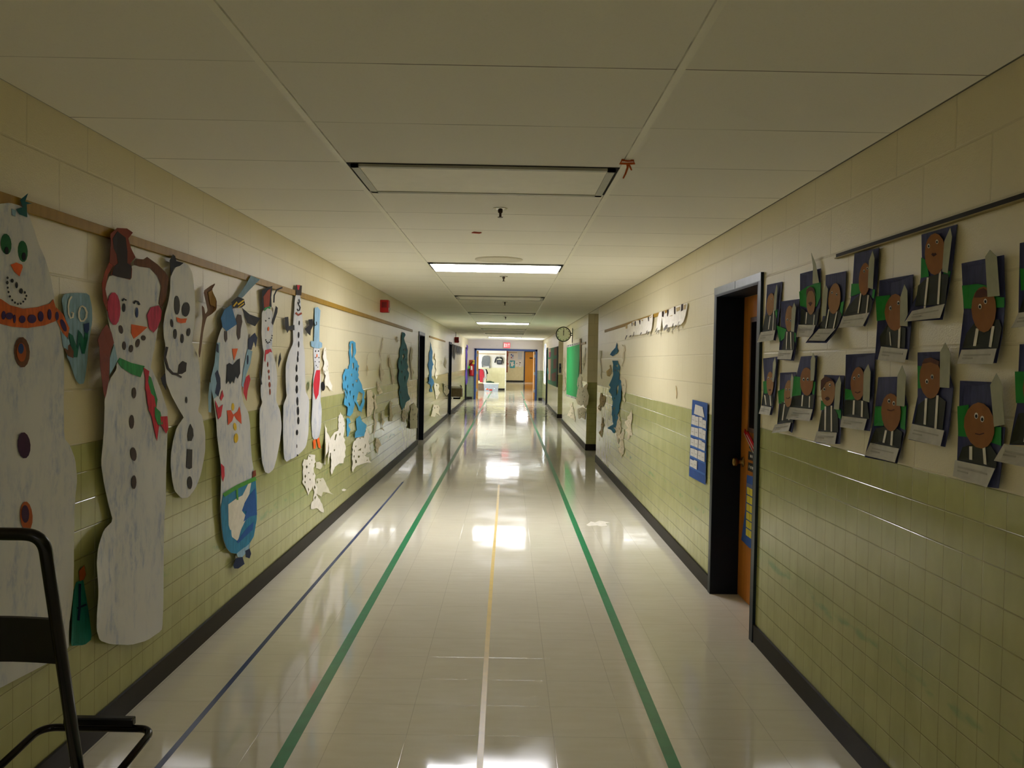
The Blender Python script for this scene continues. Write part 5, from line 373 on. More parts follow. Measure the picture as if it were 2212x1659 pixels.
('pocket_chart', 'blue pocket chart filled with white cards, hanging left of the wood door', 'pocket chart', 'R', '61944 12645 -2468 -11 -2279 -11 71 -2815 71 -2830 2397 -31 2605 -34 -200 2878', 'chartblue', [('title_card', 'card', 2, ['60850 12356 -2386 -65 -570 -707 3299 63']), ('pocket', 'chartblue2', 1, ['62016 10850 -4730 1 3 -135 4736 -3']), ('card', 'card', 2, ['61815 11514 -1093 34 40 -698 1097 0']), ('card_writing', 'pencil', 4, ['61525 11228 -483 0 4 -68 483 0']), ('card', 'card', 3, ['60626 11490 -1051 30 31 -669 1056 -1']), ('card_writing', 'pencil', 4, ['60344 11206 -465 -1 4 -68 465 0']), ('card', 'card', 2, ['59478 11533 -1010 7 25 -689 1016 0']), ('card_writing', 'pencil', 4, ['59205 11250 -448 -1 3 -68 448 1']), ('card', 'card', 3, ['58380 11416 -974 -29 14 -536 980 0']), ('card_writing', 'pencil', 4, ['58114 11133 -432 0 2 -68 432 0']), ('pocket', 'chartblue2', 1, ['62071 10049 -4765 13 4 -136 4770 -14']), ('card', 'card', 2, ['61873 10642 -1101 27 35 -616 1106 -3']), ('card_writing', 'pencil', 4, ['61581 10357 -487 1 4 -68 487 -1']), ('card', 'card', 3, ['60671 10675 -1058 21 29 -640 1064 -3']), ('card_writing', 'pencil', 4, ['60388 10390 -469 1 3 -68 469 -1']), ('card', 'card', 2, ['59515 10725 -1019 36 25 -702 1024 -3']), ('card_writing', 'pencil', 4, ['59239 10442 -450 0 2 -68 451 0']), ('card', 'card', 3, ['58404 10720 -979 -38 16 -621 987 -2']), ('card_writing', 'pencil', 4, ['58137 10438 -435 0 2 -68 435 0']), ('pocket', 'chartblue2', 1, ['62124 9276 -4798 23 3 -135 4804 -26']), ('card', 'card', 2, ['61928 9833 -1107 -25 30 -526 1114 -6']), ('card_writing', 'pencil', 4, ['61633 9548 -491 2 4 -69 491 -2']), ('card', 'card', 3, ['60718 9841 -1067 31 27 -584 1071 -6']), ('card_writing', 'pencil', 4, ['60432 9557 -472 1 3 -68 473 -2']), ('card', 'card', 2, ['59552 9911 -1025 -8 22 -610 1031 -5']), ('card_writing', 'pencil', 4, ['59274 9628 -454 2 2 -68 455 -2']), ('card', 'card', 3, ['58435 9857 -988 -29 14 -529 994 -5']), ('card_writing', 'pencil', 4, ['58165 9575 -438 2 2 -68 438 -2']), ('pocket', 'chartblue2', 1, ['62177 8500 -4832 36 3 -136 4839 -38']), ('card', 'card', 2, ['61980 9052 -1119 44 34 -587 1122 -8']), ('card_writing', 'pencil', 4, ['61683 8767 -495 3 4 -69 495 -3']), ('card', 'card', 3, ['60760 9096 -1073 -9 26 -569 1079 -8']), ('card_writing', 'pencil', 4, ['60471 8812 -475 3 3 -68 476 -3']), ('card', 'card', 2, ['59588 9116 -1034 35 22 -624 1039 -8']), ('card_writing', 'pencil', 4, ['59308 8833 -458 3 3 -68 458 -3']), ('card', 'card', 3, ['58460 9127 -995 43 17 -635 1000 -8']), ('card_writing', 'pencil', 4, ['58189 8845 -441 3 2 -68 441 -3']), ('pocket', 'chartblue2', 1, ['62233 7693 -4868 50 4 -136 4873 -52']), ('card', 'card', 2, ['62035 8240 -1124 -25 29 -509 1132 -11']), ('card_writing', 'pencil', 4, ['61735 7955 -498 4 4 -69 499 -4']), ('card', 'card', 3, ['60804 8303 -1082 27 28 -611 1087 -12']), ('card_writing', 'pencil', 4, ['60514 8019 -480 5 4 -69 479 -5'])], [], (0.012, 0.0, 0.004, 0.0), None),
('paper_banner', 'torn white paper banner with the ring drawing, nearest the wood door', 'paper banner', 'R', '74891 19877 -1192 48 -107 -242 -920 64 -53 199 -606 -8 -2314 65 -2699 -1 -2619 -10 83 -342 423 -568 561 -492 732 -203 902 13 1060 -9 1374 4 2168 5 2307 5 838 960', 'white', [('dark_patch', 'darkbrown', 1, ['74816 19932 -801 -3 -178 -173 276 -339 616 63', '72622 19976 -683 -28 40 -300 344 -283 231 27', '69563 20036 -697 -46 0 -605 485 14', '66616 20029 -637 -17 71 -496 761 -47']), ('picture', 'tan', 1, ['71351 19356 -1157 21 -150 -65 1450 9', '68578 19862 -1462 14 98 -289 1193 -36', '65718 19915 -863 -6 80 -384 868 28']), ('fringe', 'greyink', 1, ['73366 18439 -366 190 -529 64 -538 -82 -99 -205 -306 -70 584 -120 522 -82 636 155', '71088 18361 -510 -6 30 -366 368 42', '69682 18625 -303 41 5 -443 331 69', '68488 18461 -405 10 19 -435 304 66', '67442 18685 -261 14 164 -288 202 36', '66824 18415 -322 -1 24 -358 197 35'])], [], (0.012, 0.01, 0.004, 0.01), 'white paper banners on the right wall'),
('paper_banner', 'small white paper banner between the two longer banners', 'paper banner', 'R', '76560 19975 -1415 -8 -149 -563 195 -1086 1254 32 1222 139 -68 152 -325 882', 'white', [('fringe', 'greyink', 1, ['77321 18506 -417 107 -132 -374 505 -90', '76190 18340 -502 -4 121 -374 340 42'])], [], (0.012, 0.01, 0.004, 0.01), 'white paper banners on the right wall'),
('paper_banner', 'longest white paper banner with brown tabs, farther from the wood door', 'paper banner', 'R', '97861 19664 -4218 156 -371 57 -3274 26 -1848 -91 -3031 55 -2642 -22 -778 8 -2145 123 -67 -527 547 -772 329 -340 1730 61 1579 -111 2077 -33 2192 36 3266 68 2993 20 2646 4', 'white', [('dark_patch', 'darkbrown', 1, ['93388 19808 -550 12 47 -369 317 -61', '90939 19858 -717 -35 169 -479 473 -16', '88152 19829 -1006 -49 162 -428 334 15', '82378 19840 -681 -3 139 -418 353 17']), ('picture', 'tan', 1, ['98147 19715 -1643 7 -64 -427 1368 15', '92135 19750 -973 -9 80 -288 728 -5', '86381 19759 -1066 -2 192 -144 1301 98', '81304 19767 -1312 43 -10 -81 1311 -44']), ('fringe', 'greyink', 1, ['96864 18499 -808 13 195 -494 543 14', '94205 18416 -1269 -3 220 -216 759 -16', '91381 18729 -364 -13 -24 -510 393 48', '86624 18352 -829 247 -339 -149 709 -286', '82903 18560 -587 44 47 -394 601 53', '81702 18384 -957 -1 336 -345 389 45'])], [], (0.012, 0.01, 0.004, 0.01), 'white paper banners on the right wall'),
('paper_kite', 'small blue paper kite at the top of the right-wall streamer', 'paper snowflake', 'R', '106182 17897 -330 -321 -111 -360 -1183 -423 689 -155 906 -143 2436 -178 1369 -182 1204 158 986 98 -1283 427 -3208 439', 'midblue', [], [], (0.008, 0.004, 0.02, 0), 'blue paper streamers'),
('paper_streamer', 'long dark blue cut paper streamer on the right wall near the alcove', 'paper snowflake', 'R', '110399 15607 -2543 -10 -3009 3 -189 -365 -1174 -191 -840 -310 219 -207 742 -303 -421 -176 77 -762 -2191 -110 -409 -728 197 -540 138 -176 -167 -503 196 -393 171 -175 940 -348 271 -642 56 -230 1784 -617 -998 -271 1306 -508 140 -639 458 -316 869 -457 1068 -380 1452 78 865 118 2226 -44 2180 -3 -1503 290 -1210 221 -1753 212 -1654 310 892 151 506 140 80 538 784 212 -626 683 580 374 -635 222 -809 499 1267 180 385 272 426 371 902 185 1188 148 -1306 614 1430 273 -1213 495 -1102 397 -1290 526 -65 317 631 169 119 326 -97 288 -207 238 445 298', 'dkblue', [], ['105287 12309 -1861 305 783 -1025 1381 -433', '108338 9477 -1496 212 720 -558', '106896 14961 -2129 136 420 -381', '107307 8551 -408 223 -505 -158 417 -264', '105179 14313 -425 274 -698 -247 525 -226', '107645 14344 -514 248 -544 -147 495 -245', '106541 7995 -350 269 -516 -108 401 -266', '107600 10684 -565 230 -522 -148 514 -208'], (0.008, 0.004, 0.02, 0), 'blue paper streamers'),
('paper_snowflake', 'speckled cream snowflake nearest the doorway, on the right wall tiles', 'paper snowflake', 'R', '92951 10164 -213 -201 -508 -110 -272 -257 -168 -414 563 -394 319 -303 -181 -447 -578 -388 -195 -177 -84 -121 1070 -106 830 -32 -27 -244 371 -205 1216 -234 -74 357 -318 332 183 177 735 231 -770 284 711 340 310 301 -655 280 60 350 -719 226 -670 224 -734 277', 'cream', [], ['93905 8519 -137 130 -245 -79 177 -116', '94717 8704 -191 119 -291 -64 229 -108', '93386 7662 -103 79 -153 -50 117 -94', '92702 7667 -203 101 -212 -95 194 -96', '93217 9127 -92 105 -204 -145 131 -95', '93047 9787 -140 143 -186 -89 141 -179', '94695 9073 -148 103 -275 -113 192 -123', '94769 8242 -84 183 -214 -123 132 -143', '93664 9307 -128 112 -114 -120 100 -140'], (0.006, 0.004, 0.03, 0), 'cut paper snowflakes on the right wall'),
('paper_snowflake', 'cream pointed snowflake low beside the dark blue streamer, right wall', 'paper snowflake', 'R', '98309 7606 -138 -270 -599 -168 744 -439 270 -275 546 -305 -888 -385 -245 -193 -245 -160 -338 -154 485 -320 -42 -288 1097 -247 585 -307 258 -233 471 246 545 215 533 203 274 356 -779 317 435 292 -451 437 537 246 508 304 -1354 328 -1056 345', 'cream', [], ['100205 5140 -227 117 -330 -133 258 -120', '100030 6090 -206 162 -244 -99 205 -163', '100609 4774 -101 182 -233 -129 149 -137', '98817 5360 -273 104 -183 -60 210 -137', '100766 5999 -192 85 -335 -45 245 -133', '100100 5438 -102 112 -180 -64 127 -116', '100345 4353 -194 183 -204 -145 178 -151', '101075 6332 -192 97 -150 -64 155 -115', '99191 4658 -145 191 -119 -104 111 -177'], (0.006, 0.004, 0.03, 0), 'cut paper snowflakes on the right wall'),
('paper_snowflake', 'tan angular snowflake right against the dark blue streamer on the tiles', 'paper snowflake', 'R', '103159 9057 -156 -229 -1038 -216 268 -279 -1331 -188 457 -331 -263 -239 -753 -195 650 -295 443 -310 126 -259 760 -273 354 -371 -165 -290 897 -293 213 202 440 256 206 188 780 256 -465 299 846 279 728 109 1149 77 -972 211 -1308 305 -58 352 -1093 396 -588 301 637 298', 'cream', [], ['103681 5831 -159 95 -157 -75 137 -143', '102266 7794 -188 128 -270 -68 216 -110', '103238 5578 -157 144 -165 -100 146 -115', '102867 7282 -177 157 -277 -74 210 -147', '103549 7919 -283 95 -264 -69 261 -86', '102266 7185 -209 222 -366 -115 264 -199', '105418 7034 -246 126 -339 -82 282 -82', '104234 6799 -188 138 -185 -77 163 -178', '104417 6247 -126 119 -242 -123 158 -156'], (0.006, 0.004, 0.03, 0), 'cut paper snowflakes on the right wall'),
('paper_snowflake', 'long cream snowflake strip beside the dark blue streamer, above the right wall tile edge', 'paper snowflake', 'R', '100595 13562 -1409 -67 -1344 -129 -335 -361 -629 -234 96 -325 637 -175 -410 -249 796 -278 450 -267 334 -188 -1185 -281 295 -255 861 -229 -222 261 1141 125 103 323 388 246 -424 234 623 324 156 291 574 284 88 168 -162 252 417 234', 'cream', [], ['99181 11884 -260 136 -220 -98 220 -149', '99548 12664 -138 99 -157 -77 136 -89', '98099 12608 -143 98 -192 -108 154 -78', '99671 11488 -178 101 -190 -57 173 -92', '100139 12174 -176 84 -257 -76 201 -103', '100849 12897 -151 95 -174 -91 152 -71', '98488 12014 -207 111 -174 -68 179 -95', '100333 12508 -248 81 -277 -122 246 -86', '99107 11341 -105 87 -154 -69 114 -113'], (0.006, 0.004, 0.03, 0), 'cut paper snowflakes on the right wall'),
('paper_snowflake', 'tan snowflake strip on the right wall tiles beside the alcove, upper', 'paper snowflake', 'R', '123697 10768 -1720 143 -994 -336 203 -251 -1953 310 -876 -84 -1408 -46 691 -428 334 -290 1073 -418 570 -479 -536 -216 697 355 545 262 613 -342 270 -396 350 355 785 202 917 -429 -61 -220 15 -336 1025 110 1165 78 553 325 -1802 535 620 445 3 320 -657 577', 'tan', [], ['120657 9706 -261 105 -317 -80 273 -95', '123137 10401 -297 138 -274 -77 266 -133', '125300 8620 -475 163 -383 -115 410 -118', '119323 9768 -171 100 -278 -54 205 -130', '121104 10016 -167 197 -318 -97 216 -198', '122526 9259 -406 118 -293 -83 327 -139', '122522 10068 -373 118 -341 -150 333 -108', '124126 9031 -386 90 -488 -85 419 -95', '123612 9706 -314 140 -334 -62 304 -146'], (0.006, 0.004, 0.03, 0), 'cut paper snowflakes on the right wall'),
('paper_snowflake', 'tan snowflake strip on the right wall tiles beside the alcove, lower', 'paper snowflake', 'R', '120705 7659 -126 -269 -1308 -245 715 -371 -1615 -259 1040 -444 675 -421 -150 -384 732 -420 337 -426 1210 186 939 367 -1147 560 -253 354 668 333 -939 281 -39 338 -362 451', 'tan', [], ['121291 5776 -437 117 -297 -65 342 -160', '121325 5138 -389 166 -305 -68 327 -154', '120141 6430 -291 124 -356 -67 303 -135', '121501 6156 -237 205 -369 -149 268 -218', '121993 4914 -203 187 -268 -124 211 -165', '122185 5345 -285 172 -221 -142 218 -202', '120795 7008 -183 171 -218 -183 177 -120', '121180 6582 -470 116 -287 -66 359 -128', '120354 5930 -285 100 -268 -61 257 -124'], (0.006, 0.004, 0.03, 0), 'cut paper snowflakes on the right wall'),
('paper_snowflake', 'thin cream paper strip high beside the blue kite on the right wall', 'paper snowflake', 'R', '100704 17531 -1325 -147 -1078 -604 1533 -193 -911 -518 527 -532 796 -321 -395 -402 1082 175 -1007 589 675 399 -82 343 -253 346 -130 568', 'cream', [], [], (0.006, 0.004, 0.03, 0), 'cut paper snowflakes on the right wall'),
('paper_snowflake', 'tan paper strip left of the dark blue streamer, above the right wall tile edge', 'paper snowflake', 'R', '113732 14928 -1643 143 31 -313 -887 -463 110 -426 784 -158 791 -272 1715 107 131 610 -1873 409', 'tan', [], [], (0.006, 0.004, 0.03, 0), 'cut paper snowflakes on the right wall'),
('paper_snowflake', 'white curled sheet standing in for a daylight reflection beside the alcove corner', 'paper snowflake', 'R', '125998 17112 -2158 -28 56 -246 -557 -402 1309 -658 -1134 -831 -715 -433 106 -587 986 -432 -1173 -472 1321 -134 754 626 912 593 -980 391 -763 675 2198 315 -543 638 125 280 1078 340', 'white', [], [], (0.006, 0.004, 0.03, 0), 'cut paper snowflakes on the right wall'),  # white sheet stands in for daylight reflected on the glossy wall
('paper_snowflake', 'tall cream snowflake strip between the green board and the first alcove', 'paper snowflake', 'R', '149845 18072 -1916 -398 2209 -542 -2268 -504 1231 -498 -145 -451 303 -335 1463 -564 1527 -294 -423 -462 1521 252 -608 306 1421 449 -520 576 69 455 -1331 266 -1422 324 -1626 306 1015 474', 'cream', [], ['151727 15092 -471 147 -317 -185 364 -113', '153099 15820 -280 123 -367 -154 286 -154', '150092 15496 -231 118 -269 -120 215 -160', '149267 16702 -202 94 -277 -99 208 -141', '150676 16022 -227 216 -378 -224 252 -225', '152855 14838 -326 277 -333 -167 279 -283', '153626 15311 -231 230 -543 -219 352 -162', '152071 15759 -510 182 -395 -222 421 -120', '149669 16118 -177 259 -301 -170 196 -242'], (0.006, 0.004, 0.03, 0), 'cut paper snowflakes on the right wall'),
('paper_snowflake', 'cream snowflake cluster beside the lower corner of the plain green board', 'paper snowflake', 'R', '159215 12987 -1308 -169 -1908 -187 -988 -358 618 -433 434 -295 -1426 -379 891 -357 -1518 -282 -3255 518 -4116 416 -3528 286 2222 -963 -4272 -1104 1307 -1503 2527 -334 2630 -571 2461 258 1940 290 2147 -303 2249 -326 2441 25 3199 -42 2885 839 -743 1221 -588 987 1516 694 -1627 1367', 'cream', [], ['159848 7782 -319 313 -411 -242 313 -258', '159113 9581 -162 188 -401 -228 222 -241', '143386 9625 -280 236 -472 -105 339 -239', '150599 10065 -209 146 -346 -91 246 -168', '164061 8492 -366 238 -523 -230 398 -198', '154013 9299 -523 203 -408 -253 422 -165', '159508 11788 -401 212 -293 -219 303 -185', '154067 9932 -309 221 -432 -286 313 -225', '161076 10153 -349 321 -515 -314 383 -212', '159499 12509 -386 193 -359 -163 318 -250', '151891 8176 -490 177 -479 -158 426 -270', '146469 8559 -154 303 -374 -293 224 -191', '150682 8604 -176 168 -351 -97 229 -189', '162223 10784 -376 204 -568 -169 443 -137', '152244 10149 -292 178 -603 -75 418 -180', '149901 9216 -460 171 -397 -192 376 -226'], (0.006, 0.004, 0.03, 0), 'cut paper snowflakes on the right wall'),
('paper_snowflake', 'bright cream snowflake on the tiles below the plain green board', 'paper snowflake', 'R', '184535 6018 -4749 472 -4303 449 1307 -620 -3761 -628 -880 -536 -790 -554 -2314 -376 -898 -294 543 -311 -175 -418 1822 228 2382 187 3068 -153 4827 -231 2951 205 3599 3 -3095 1175 -2096 731', 'cream', [], ['182230 4323 -296 282 -450 -153 308 -313', '170805 3929 -526 246 -608 -90 529 -228', '179991 3827 -258 174 -416 -172 304 -129', '178312 4094 -786 202 -550 -205 608 -224', '176003 4522 -606 297 -711 -154 605 -275', '175920 5516 -472 252 -718 -150 525 -320', '172896 4847 -347 164 -251 -101 257 -199', '178054 5915 -728 315 -547 -280 576 -253', '181894 5062 -496 303 -508 -154 439 -312', '182029 5946 -306 184 -655 -133 422 -248', '179429 5908 -366 246 -630 -164 451 -219', '182004 3624 -753 316 -622 -212 633 -253', '179417 4452 -493 192 -837 -157 619 -190', '174323 4999 -421 180 -404 -112 371 -199', '184745 4085 -783 246 -500 -116 605 -195', '180466 5464 -449 130 -722 -112 544 -166'], (0.006, 0.004, 0.03, 0), 'cut paper snowflakes on the right wall'),
('paper_snowflake', 'cream snowflake low on the tiles between green board and first alcove', 'paper snowflake', 'R', '162595 6293 -5373 453 -3976 341 -4452 47 -4038 -86 1998 -526 558 -725 -221 -549 4117 -10 4629 -191 2211 -332 2452 -259 1291 747 917 343', 'cream', [], ['155309 6490 -209 197 -371 -128 256 -185', '150344 6057 -472 209 -476 -127 427 -247', '161379 5679 -232 137 -358 -156 249 -188', '158819 4956 -226 150 -327 -161 240 -150', '156200 5288 -503 208 -514 -131 481 -154', '151515 6294 -183 125 -332 -91 221 -185', '147926 6546 -375 150 -297 -194 299 -144', '149016 5676 -331 228 -365 -199 311 -183', '148812 6904 -215 131 -253 -156 208 -109', '157768 5468 -597 255 -415 -153 468 -214', '156614 6376 -488 170 -440 -115 428 -180', '159777 5449 -285 170 -515 -230 350 -183', '159761 6013 -492 202 -601 -81 503 -243', '154493 5938 -519 128 -530 -113 490 -155', '153423 5652 -256 146 -476 -114 332 -165', '154864 5416 -231 208 -344 -130 254 -185'], (0.006, 0.004, 0.03, 0), 'cut paper snowflakes on the right wall'),
('paper_snowflake', 'pale snowflake on the wall between the far alcove and the plain green board', 'paper snowflake', 'R', '208083 16557 -6636 -210 -3021 -737 5690 -820 -2028 -718 2557 -808 -7754 -672 2038 -743 -17 -1045 -1908 -1180 2309 -898 3123 -333 3224 -239 439 1483 1142 691 795 1355 966 1685 -2589 1867', 'cream', [], ['207805 12659 -695 352 -954 -342 749 -257', '203824 15824 -752 214 -509 -155 584 -187', '204781 10162 -430 171 -629 -195 470 -195', '202061 12200 -488 303 -683 -360 497 -279', '200118 12381 -644 221 -655 -315 573 -218', '205334 11329 -583 330 -878 -199 630 -408', '207091 11087 -401 234 -574 -170 443 -183', '201465 11404 -821 302 -808 -286 718 -338', '204649 12772 -476 240 -556 -160 462 -226', '206086 14845 -568 283 -532 -205 452 -377', '201765 10616 -628 225 -483 -256 489 -214', '202413 9348 -644 318 -858 -142 684 -316', '206285 16089 -581 187 -619 -196 556 -145', '206733 13628 -921 137 -831 -169 813 -189', '207102 14274 -556 208 -624 -246 543 -140', '199983 10230 -467 353 -532 -241 429 -303'], (0.006, 0.004, 0.03, 0), 'cut paper snowflakes on the right wall'),
('tape_scrap', 'thin brown tape scrap on the cream right wall, up and left of the pocket chart', 'tape scrap', 'R', '68603 13504 -338 -221 -253 -411 107 -423 313 7 -59 402', 'tan', [], [], (0.002, 0.002, 0.004, 0), None),
('bulletin_board', 'plain bright green bulletin board on the right wall with silver scalloped border', 'bulletin board', 'R', '195854 18784 -34964 36 1676 -10617 31700 -488', 'boardgreen', [('border', 'silver', 2, ['196722 19310 -36555 -116 228 -412 35929 -41', '194321 7915 -31706 497 242 -407 31831 -510']), ('border_dots', 'ink', 3, ['188963 19044 374 -74 954 -16 982 52 428 90 -384 75 -964 15 -972 -53', '182892 19024 351 -71 893 -16 919 50 401 87 -359 73 -903 14 -911 -50', '176812 19029 328 -69 835 -16 858 49 374 84 -335 70 -843 14 -851 -49', '170755 19025 306 -67 778 -14 800 47 349 81 -312 67 -786 14 -794 -47', '165440 19015 287 -65 731 -14 751 45 327 79 -293 66 -738 13 -744 -46', '186005 7850 364 -95 926 -72 952 -6 416 64 -373 97 -935 71 -944 5', '176024 8014 326 -89 828 -67 853 -5 371 60 -333 91 -837 67 -844 4', '166704 8163 292 -85 743 -63 763 -4 333 58 -298 86 -750 62 -757 3']), ('border_side', 'tan_wood', 2, ['161294 19877 -3354 -24 -1505 -6688 2989 -44'])], [], (0.01, 0, 0, 0), None),
('bulletin_board', 'far green bulletin board covered with pink and brown pictures', 'bulletin board', 'R', '289729 19869 -58740 -191 -242 -11314 54367 -313', 'boardgreen2', [('frame_edge', 'black', 3, ['234733 19706 -4735 -6 -254 -11306 3411 -3']), ('picture', 'pink_tan', 2, ['286026 19689 -17336 -23 1716 -2785 10530 55']), ('picture', 'magenta', 3, ['279113 18620 -10807 -6 1182 -1738 8478 -4']), ('picture', 'pink_tan', 2, ['284685 16215 -18083 184 1974 -6984 11966 -27']), ('picture', 'pic_brown', 2, ['250104 19485 -14727 69 670 -2238 12110 -121']), ('picture', 'pic_brown', 2, ['251722 16129 -15973 265 506 -2765 15687 -341']), ('picture', 'pic_brown', 2, ['262656 11600 -25322 991 906 -2699 21457 -503']), ('picture', 'teal', 2, ['289759 13212 -10210 80 248 -1944 8126 -120'])], [], (0.01, 0, 0, 0), None),
('paper_streamer', 'purple paper streamer on the left wall beside the doorway end', 'paper streamer', 'L', '323513 21615 7230 -468 1496 -317 -443 -998 -785 -303 -3187 -411 -157 -343 2439 -1204 -119 -792 -2984 -2459 121 -1179 3561 -3109 1443 -1032 3163 -1686 -1770 -548 -11002 -815 -2961 415 -3212 2689 124 1189 3803 2935 144 1154 -3152 2375 -1299 903 -2916 1845 359 431 4639 192 1450 278 2062 1115', 'purple_paper', [], [], (0.01, 0.02, 0.01, 0), 'blue paper streamers'),
('paper_cutout', 'first from the black frame of the grey paper cutouts in the far left row', 'paper cutout', 'L', '236507 19980 6384 -5 298 -2899 -513 -1169 -1203 98 -937 663 -1613 -521 -1349 880', 'greyink', [], [], (0.01, 0.02, 0.01, 0), 'grey cutouts in a row'),
('paper_cutout', 'second from the black frame of the grey paper cutouts in the far left row', 'paper cutout', 'L', '243688 19974 6784 -5 411 -3361 -545 -1205 -1280 104 -997 685 -1716 -534 -1434 911', 'greyink', [], [], (0.01, 0.02, 0.01, 0), 'grey cutouts in a row'),
('paper_cutout', 'third from the black frame of the grey paper cutouts in the far left row', 'paper cutout', 'L', '251319 19968 7222 -6 -26 -1650 -578 -1245 -1358 99 -1059 699 -1818 -562 -1523 927', 'greyink', [], [], (0.01, 0.02, 0.01, 0), 'grey cutouts in a row'),
('paper_cutout', 'fourth from the black frame of the grey paper cutouts in the far left row', 'paper cutout', 'L', '259444 19961 7704 -6 -35 -1673 -615 -1287 -1450 102 -1130 723 -1940 -580 -1623 958', 'coal_grey', [], [], (0.01, 0.02, 0.01, 0), 'grey cutouts in a row'),
('paper_cutout', 'fifth from the black frame of the grey paper cutouts in the far left row', 'paper cutout', 'L', '268113 19954 8235 -6 -85 -1552 -657 -1331 -1551 105 -1208 747 -2072 -600 -1735 989', 'coal_grey', [], [], (0.01, 0.02, 0.01, 0), 'grey cutouts in a row'),
('paper_cutout', 'sixth from the black frame of the grey paper cutouts in the far left row', 'paper cutout', 'L', '277381 19947 8824 -7 -143 -1422 -703 -1378 -1662 108 -1296 773 -2218 -622 -1858 1023', 'greyink', [], [], (0.01, 0.02, 0.01, 0), 'grey cutouts in a row'),
('paper_cutout', 'last from the black frame of the grey paper cutouts in the far left row', 'paper cutout', 'L', '287313 19939 9479 -8 -209 -1282 -755 -1429 -1786 112 -1393 800 -2381 -645 -1995 1059', 'white', [], [], (0.01, 0.02, 0.01, 0), 'grey cutouts in a row'),
]
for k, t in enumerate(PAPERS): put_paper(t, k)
# ------------------------------------------------------------------ room shell
M_L = wall_material('wall_left_tile_and_block', 1, 3.910, 3.791); M_R = wall_material('wall_right_tile_and_block', 1, 4.4646, 4.023)
M_E = wall_material('wall_end_tile_and_block', 0, .03, .1, False, False, True)
M_F = floor_material(); M_C = ceiling_material()
M_BASE = plain('vinyl_baseboard', '211B14', .5, var=.15, spec=.2)
M_NAVY = plain('navy_door_frame', '12242E', .4, var=.1, spec=.3); M_BLUE = plain('blue_door_frame', '24407E', .4)
M_DARKN = plain('dark_navy_jamb', '0B1420', .55, var=.1, spec=.25)
def wood(name, h1, h2):
    t = NT(name); t.pos(); n = t.noise(1, 4, t.scaled((30, 30, 1.6)), .6)
    MATS[name] = t.out(t.mix(t.ramp(n, .3, .7), hexc(h1), hexc(h2)), .5, spec=.25); return t.m
M_WOOD = wood('oak_door', 'A8641E', 'BC782C'); M_STRIP = wood('wood_strip', '98741E', 'AC862E'); M_WOODF = wood('far_oak_door', 'C8882E', 'D6963A')
M_WHITE = plain('white_paint', 'E6E2D2', .5, var=.04); M_BLACK = plain('black_metal', '070707', .25, spec=.35); M_GREY = plain('grey_metal', 'B4B4A8', .4, var=.05)
M_CHROME = plain('bright_metal', 'C8C6C0', .2, metal=1.0, var=.03); M_RED = plain('red_plastic', 'B01416', .35); M_BRASS = plain('brass', '8E7040', .3, metal=1.0)
M_DARK = plain('dark_gap', '0A0907', .9); M_GLASSD = plain('dark_glass', '120C08', .08); M_PLAST = plain('clear_bin_plastic', '9AA0AC', .3)
def rects_wall(name, side, segs, m):
    """wall of boxes: (y0, y1, z0, z1)"""
    x0, x1 = (XL-.25, XL) if side == 'L' else (XR, XR+.25)
    bm = bmesh.new()
    for a in segs: box(bm, x0, x1, *a)
    return struct(finish(name, bm, m, loc=((x0+x1)/2, segs[0][0], 0)))
DL = [(15.0, 15.93), (22.72, 23.62), (31.55, 32.45)]; DH = 1.985
DR = [(4.61, 5.535)]; AL = [(12.9, 14.55), (21.0, 22.9)]; DR2 = (29.0, 29.85); WIN = (30.35, 31.7, .75, 2.2)
seg = []; y = YB
for a, b in DL: seg += [(y, a, 0, CEIL), (a, b, DH, CEIL)]; y = b
seg += [(y, YE, 0, CEIL)]
rects_wall('wall_left', 'L', seg, M_L)
seg = [(YB, DR[0][0], 0, CEIL), (DR[0][0], DR[0][1], DH, CEIL), (DR[0][1], AL[0][0], 0, CEIL), (AL[0][1], AL[1][0], 0, CEIL), (AL[1][1], DR2[0], 0, CEIL), (DR2[0], DR2[1], DH, CEIL),
       (DR2[1], WIN[0], 0, CEIL), (WIN[0], WIN[1], 0, WIN[2]), (WIN[0], WIN[1], WIN[3], CEIL), (WIN[1], YE, 0, CEIL)]
rects_wall('wall_right', 'R', seg, M_R)
M_AX = wall_material('alcove_tile_and_block', 0, .03, .1, False)
for i, (a, b) in enumerate(AL):     # shallow alcoves: back and two cheeks
    bm = bmesh.new(); box(bm, XR+.7, XR+.9, a-.2, b+.2, 0, CEIL); box(bm, XR+.25, XR+.7, b, b+.2, 0, CEIL); box(bm, XR+.25, XR+.7, a-.2, a, 0, CEIL)
    struct(finish('wall_alcove', bm, M_AX, loc=(XR+.8, a, 0)))
    # cheek that faces down the corridor
    struct(finish('trim_alcove', bx(XR+.0005, XR+.7, b-.004, b-.0005, 0, CEIL-.001), M_AX, loc=(XR, b, 0)))
    struct(finish('baseboard_alcove', bx(XR-.012, XR+.6, b-.016, b-.004, 0, .11), M_BASE, loc=(XR, b, 0)))
struct(finish('floor', bx(-6, 6, YB, 64, -.1, 0), M_F, loc=(0, 0, 0)))
struct(finish('ceiling', bx(-6, 6, YB, 64, CEIL, CEIL+.1), M_C, loc=(0, 0, CEIL)))
struct(finish('wall_back', bx(XL-.3, XR+.3, YB-.2, YB, 0, CEIL), M_E, loc=(0, YB, 0)))
for i, xt in enumerate((-.732, .487)):
    struct(finish('trim_%d' % (i+1), bx(xt-.012, xt+.012, YB, YE, CEIL-.003, CEIL), plain('ceiling_bar', 'F6F4E8', .45, var=.02), loc=(xt, 0, CEIL)))
bm = bmesh.new(); bm2 = bmesh.new()
y = YB
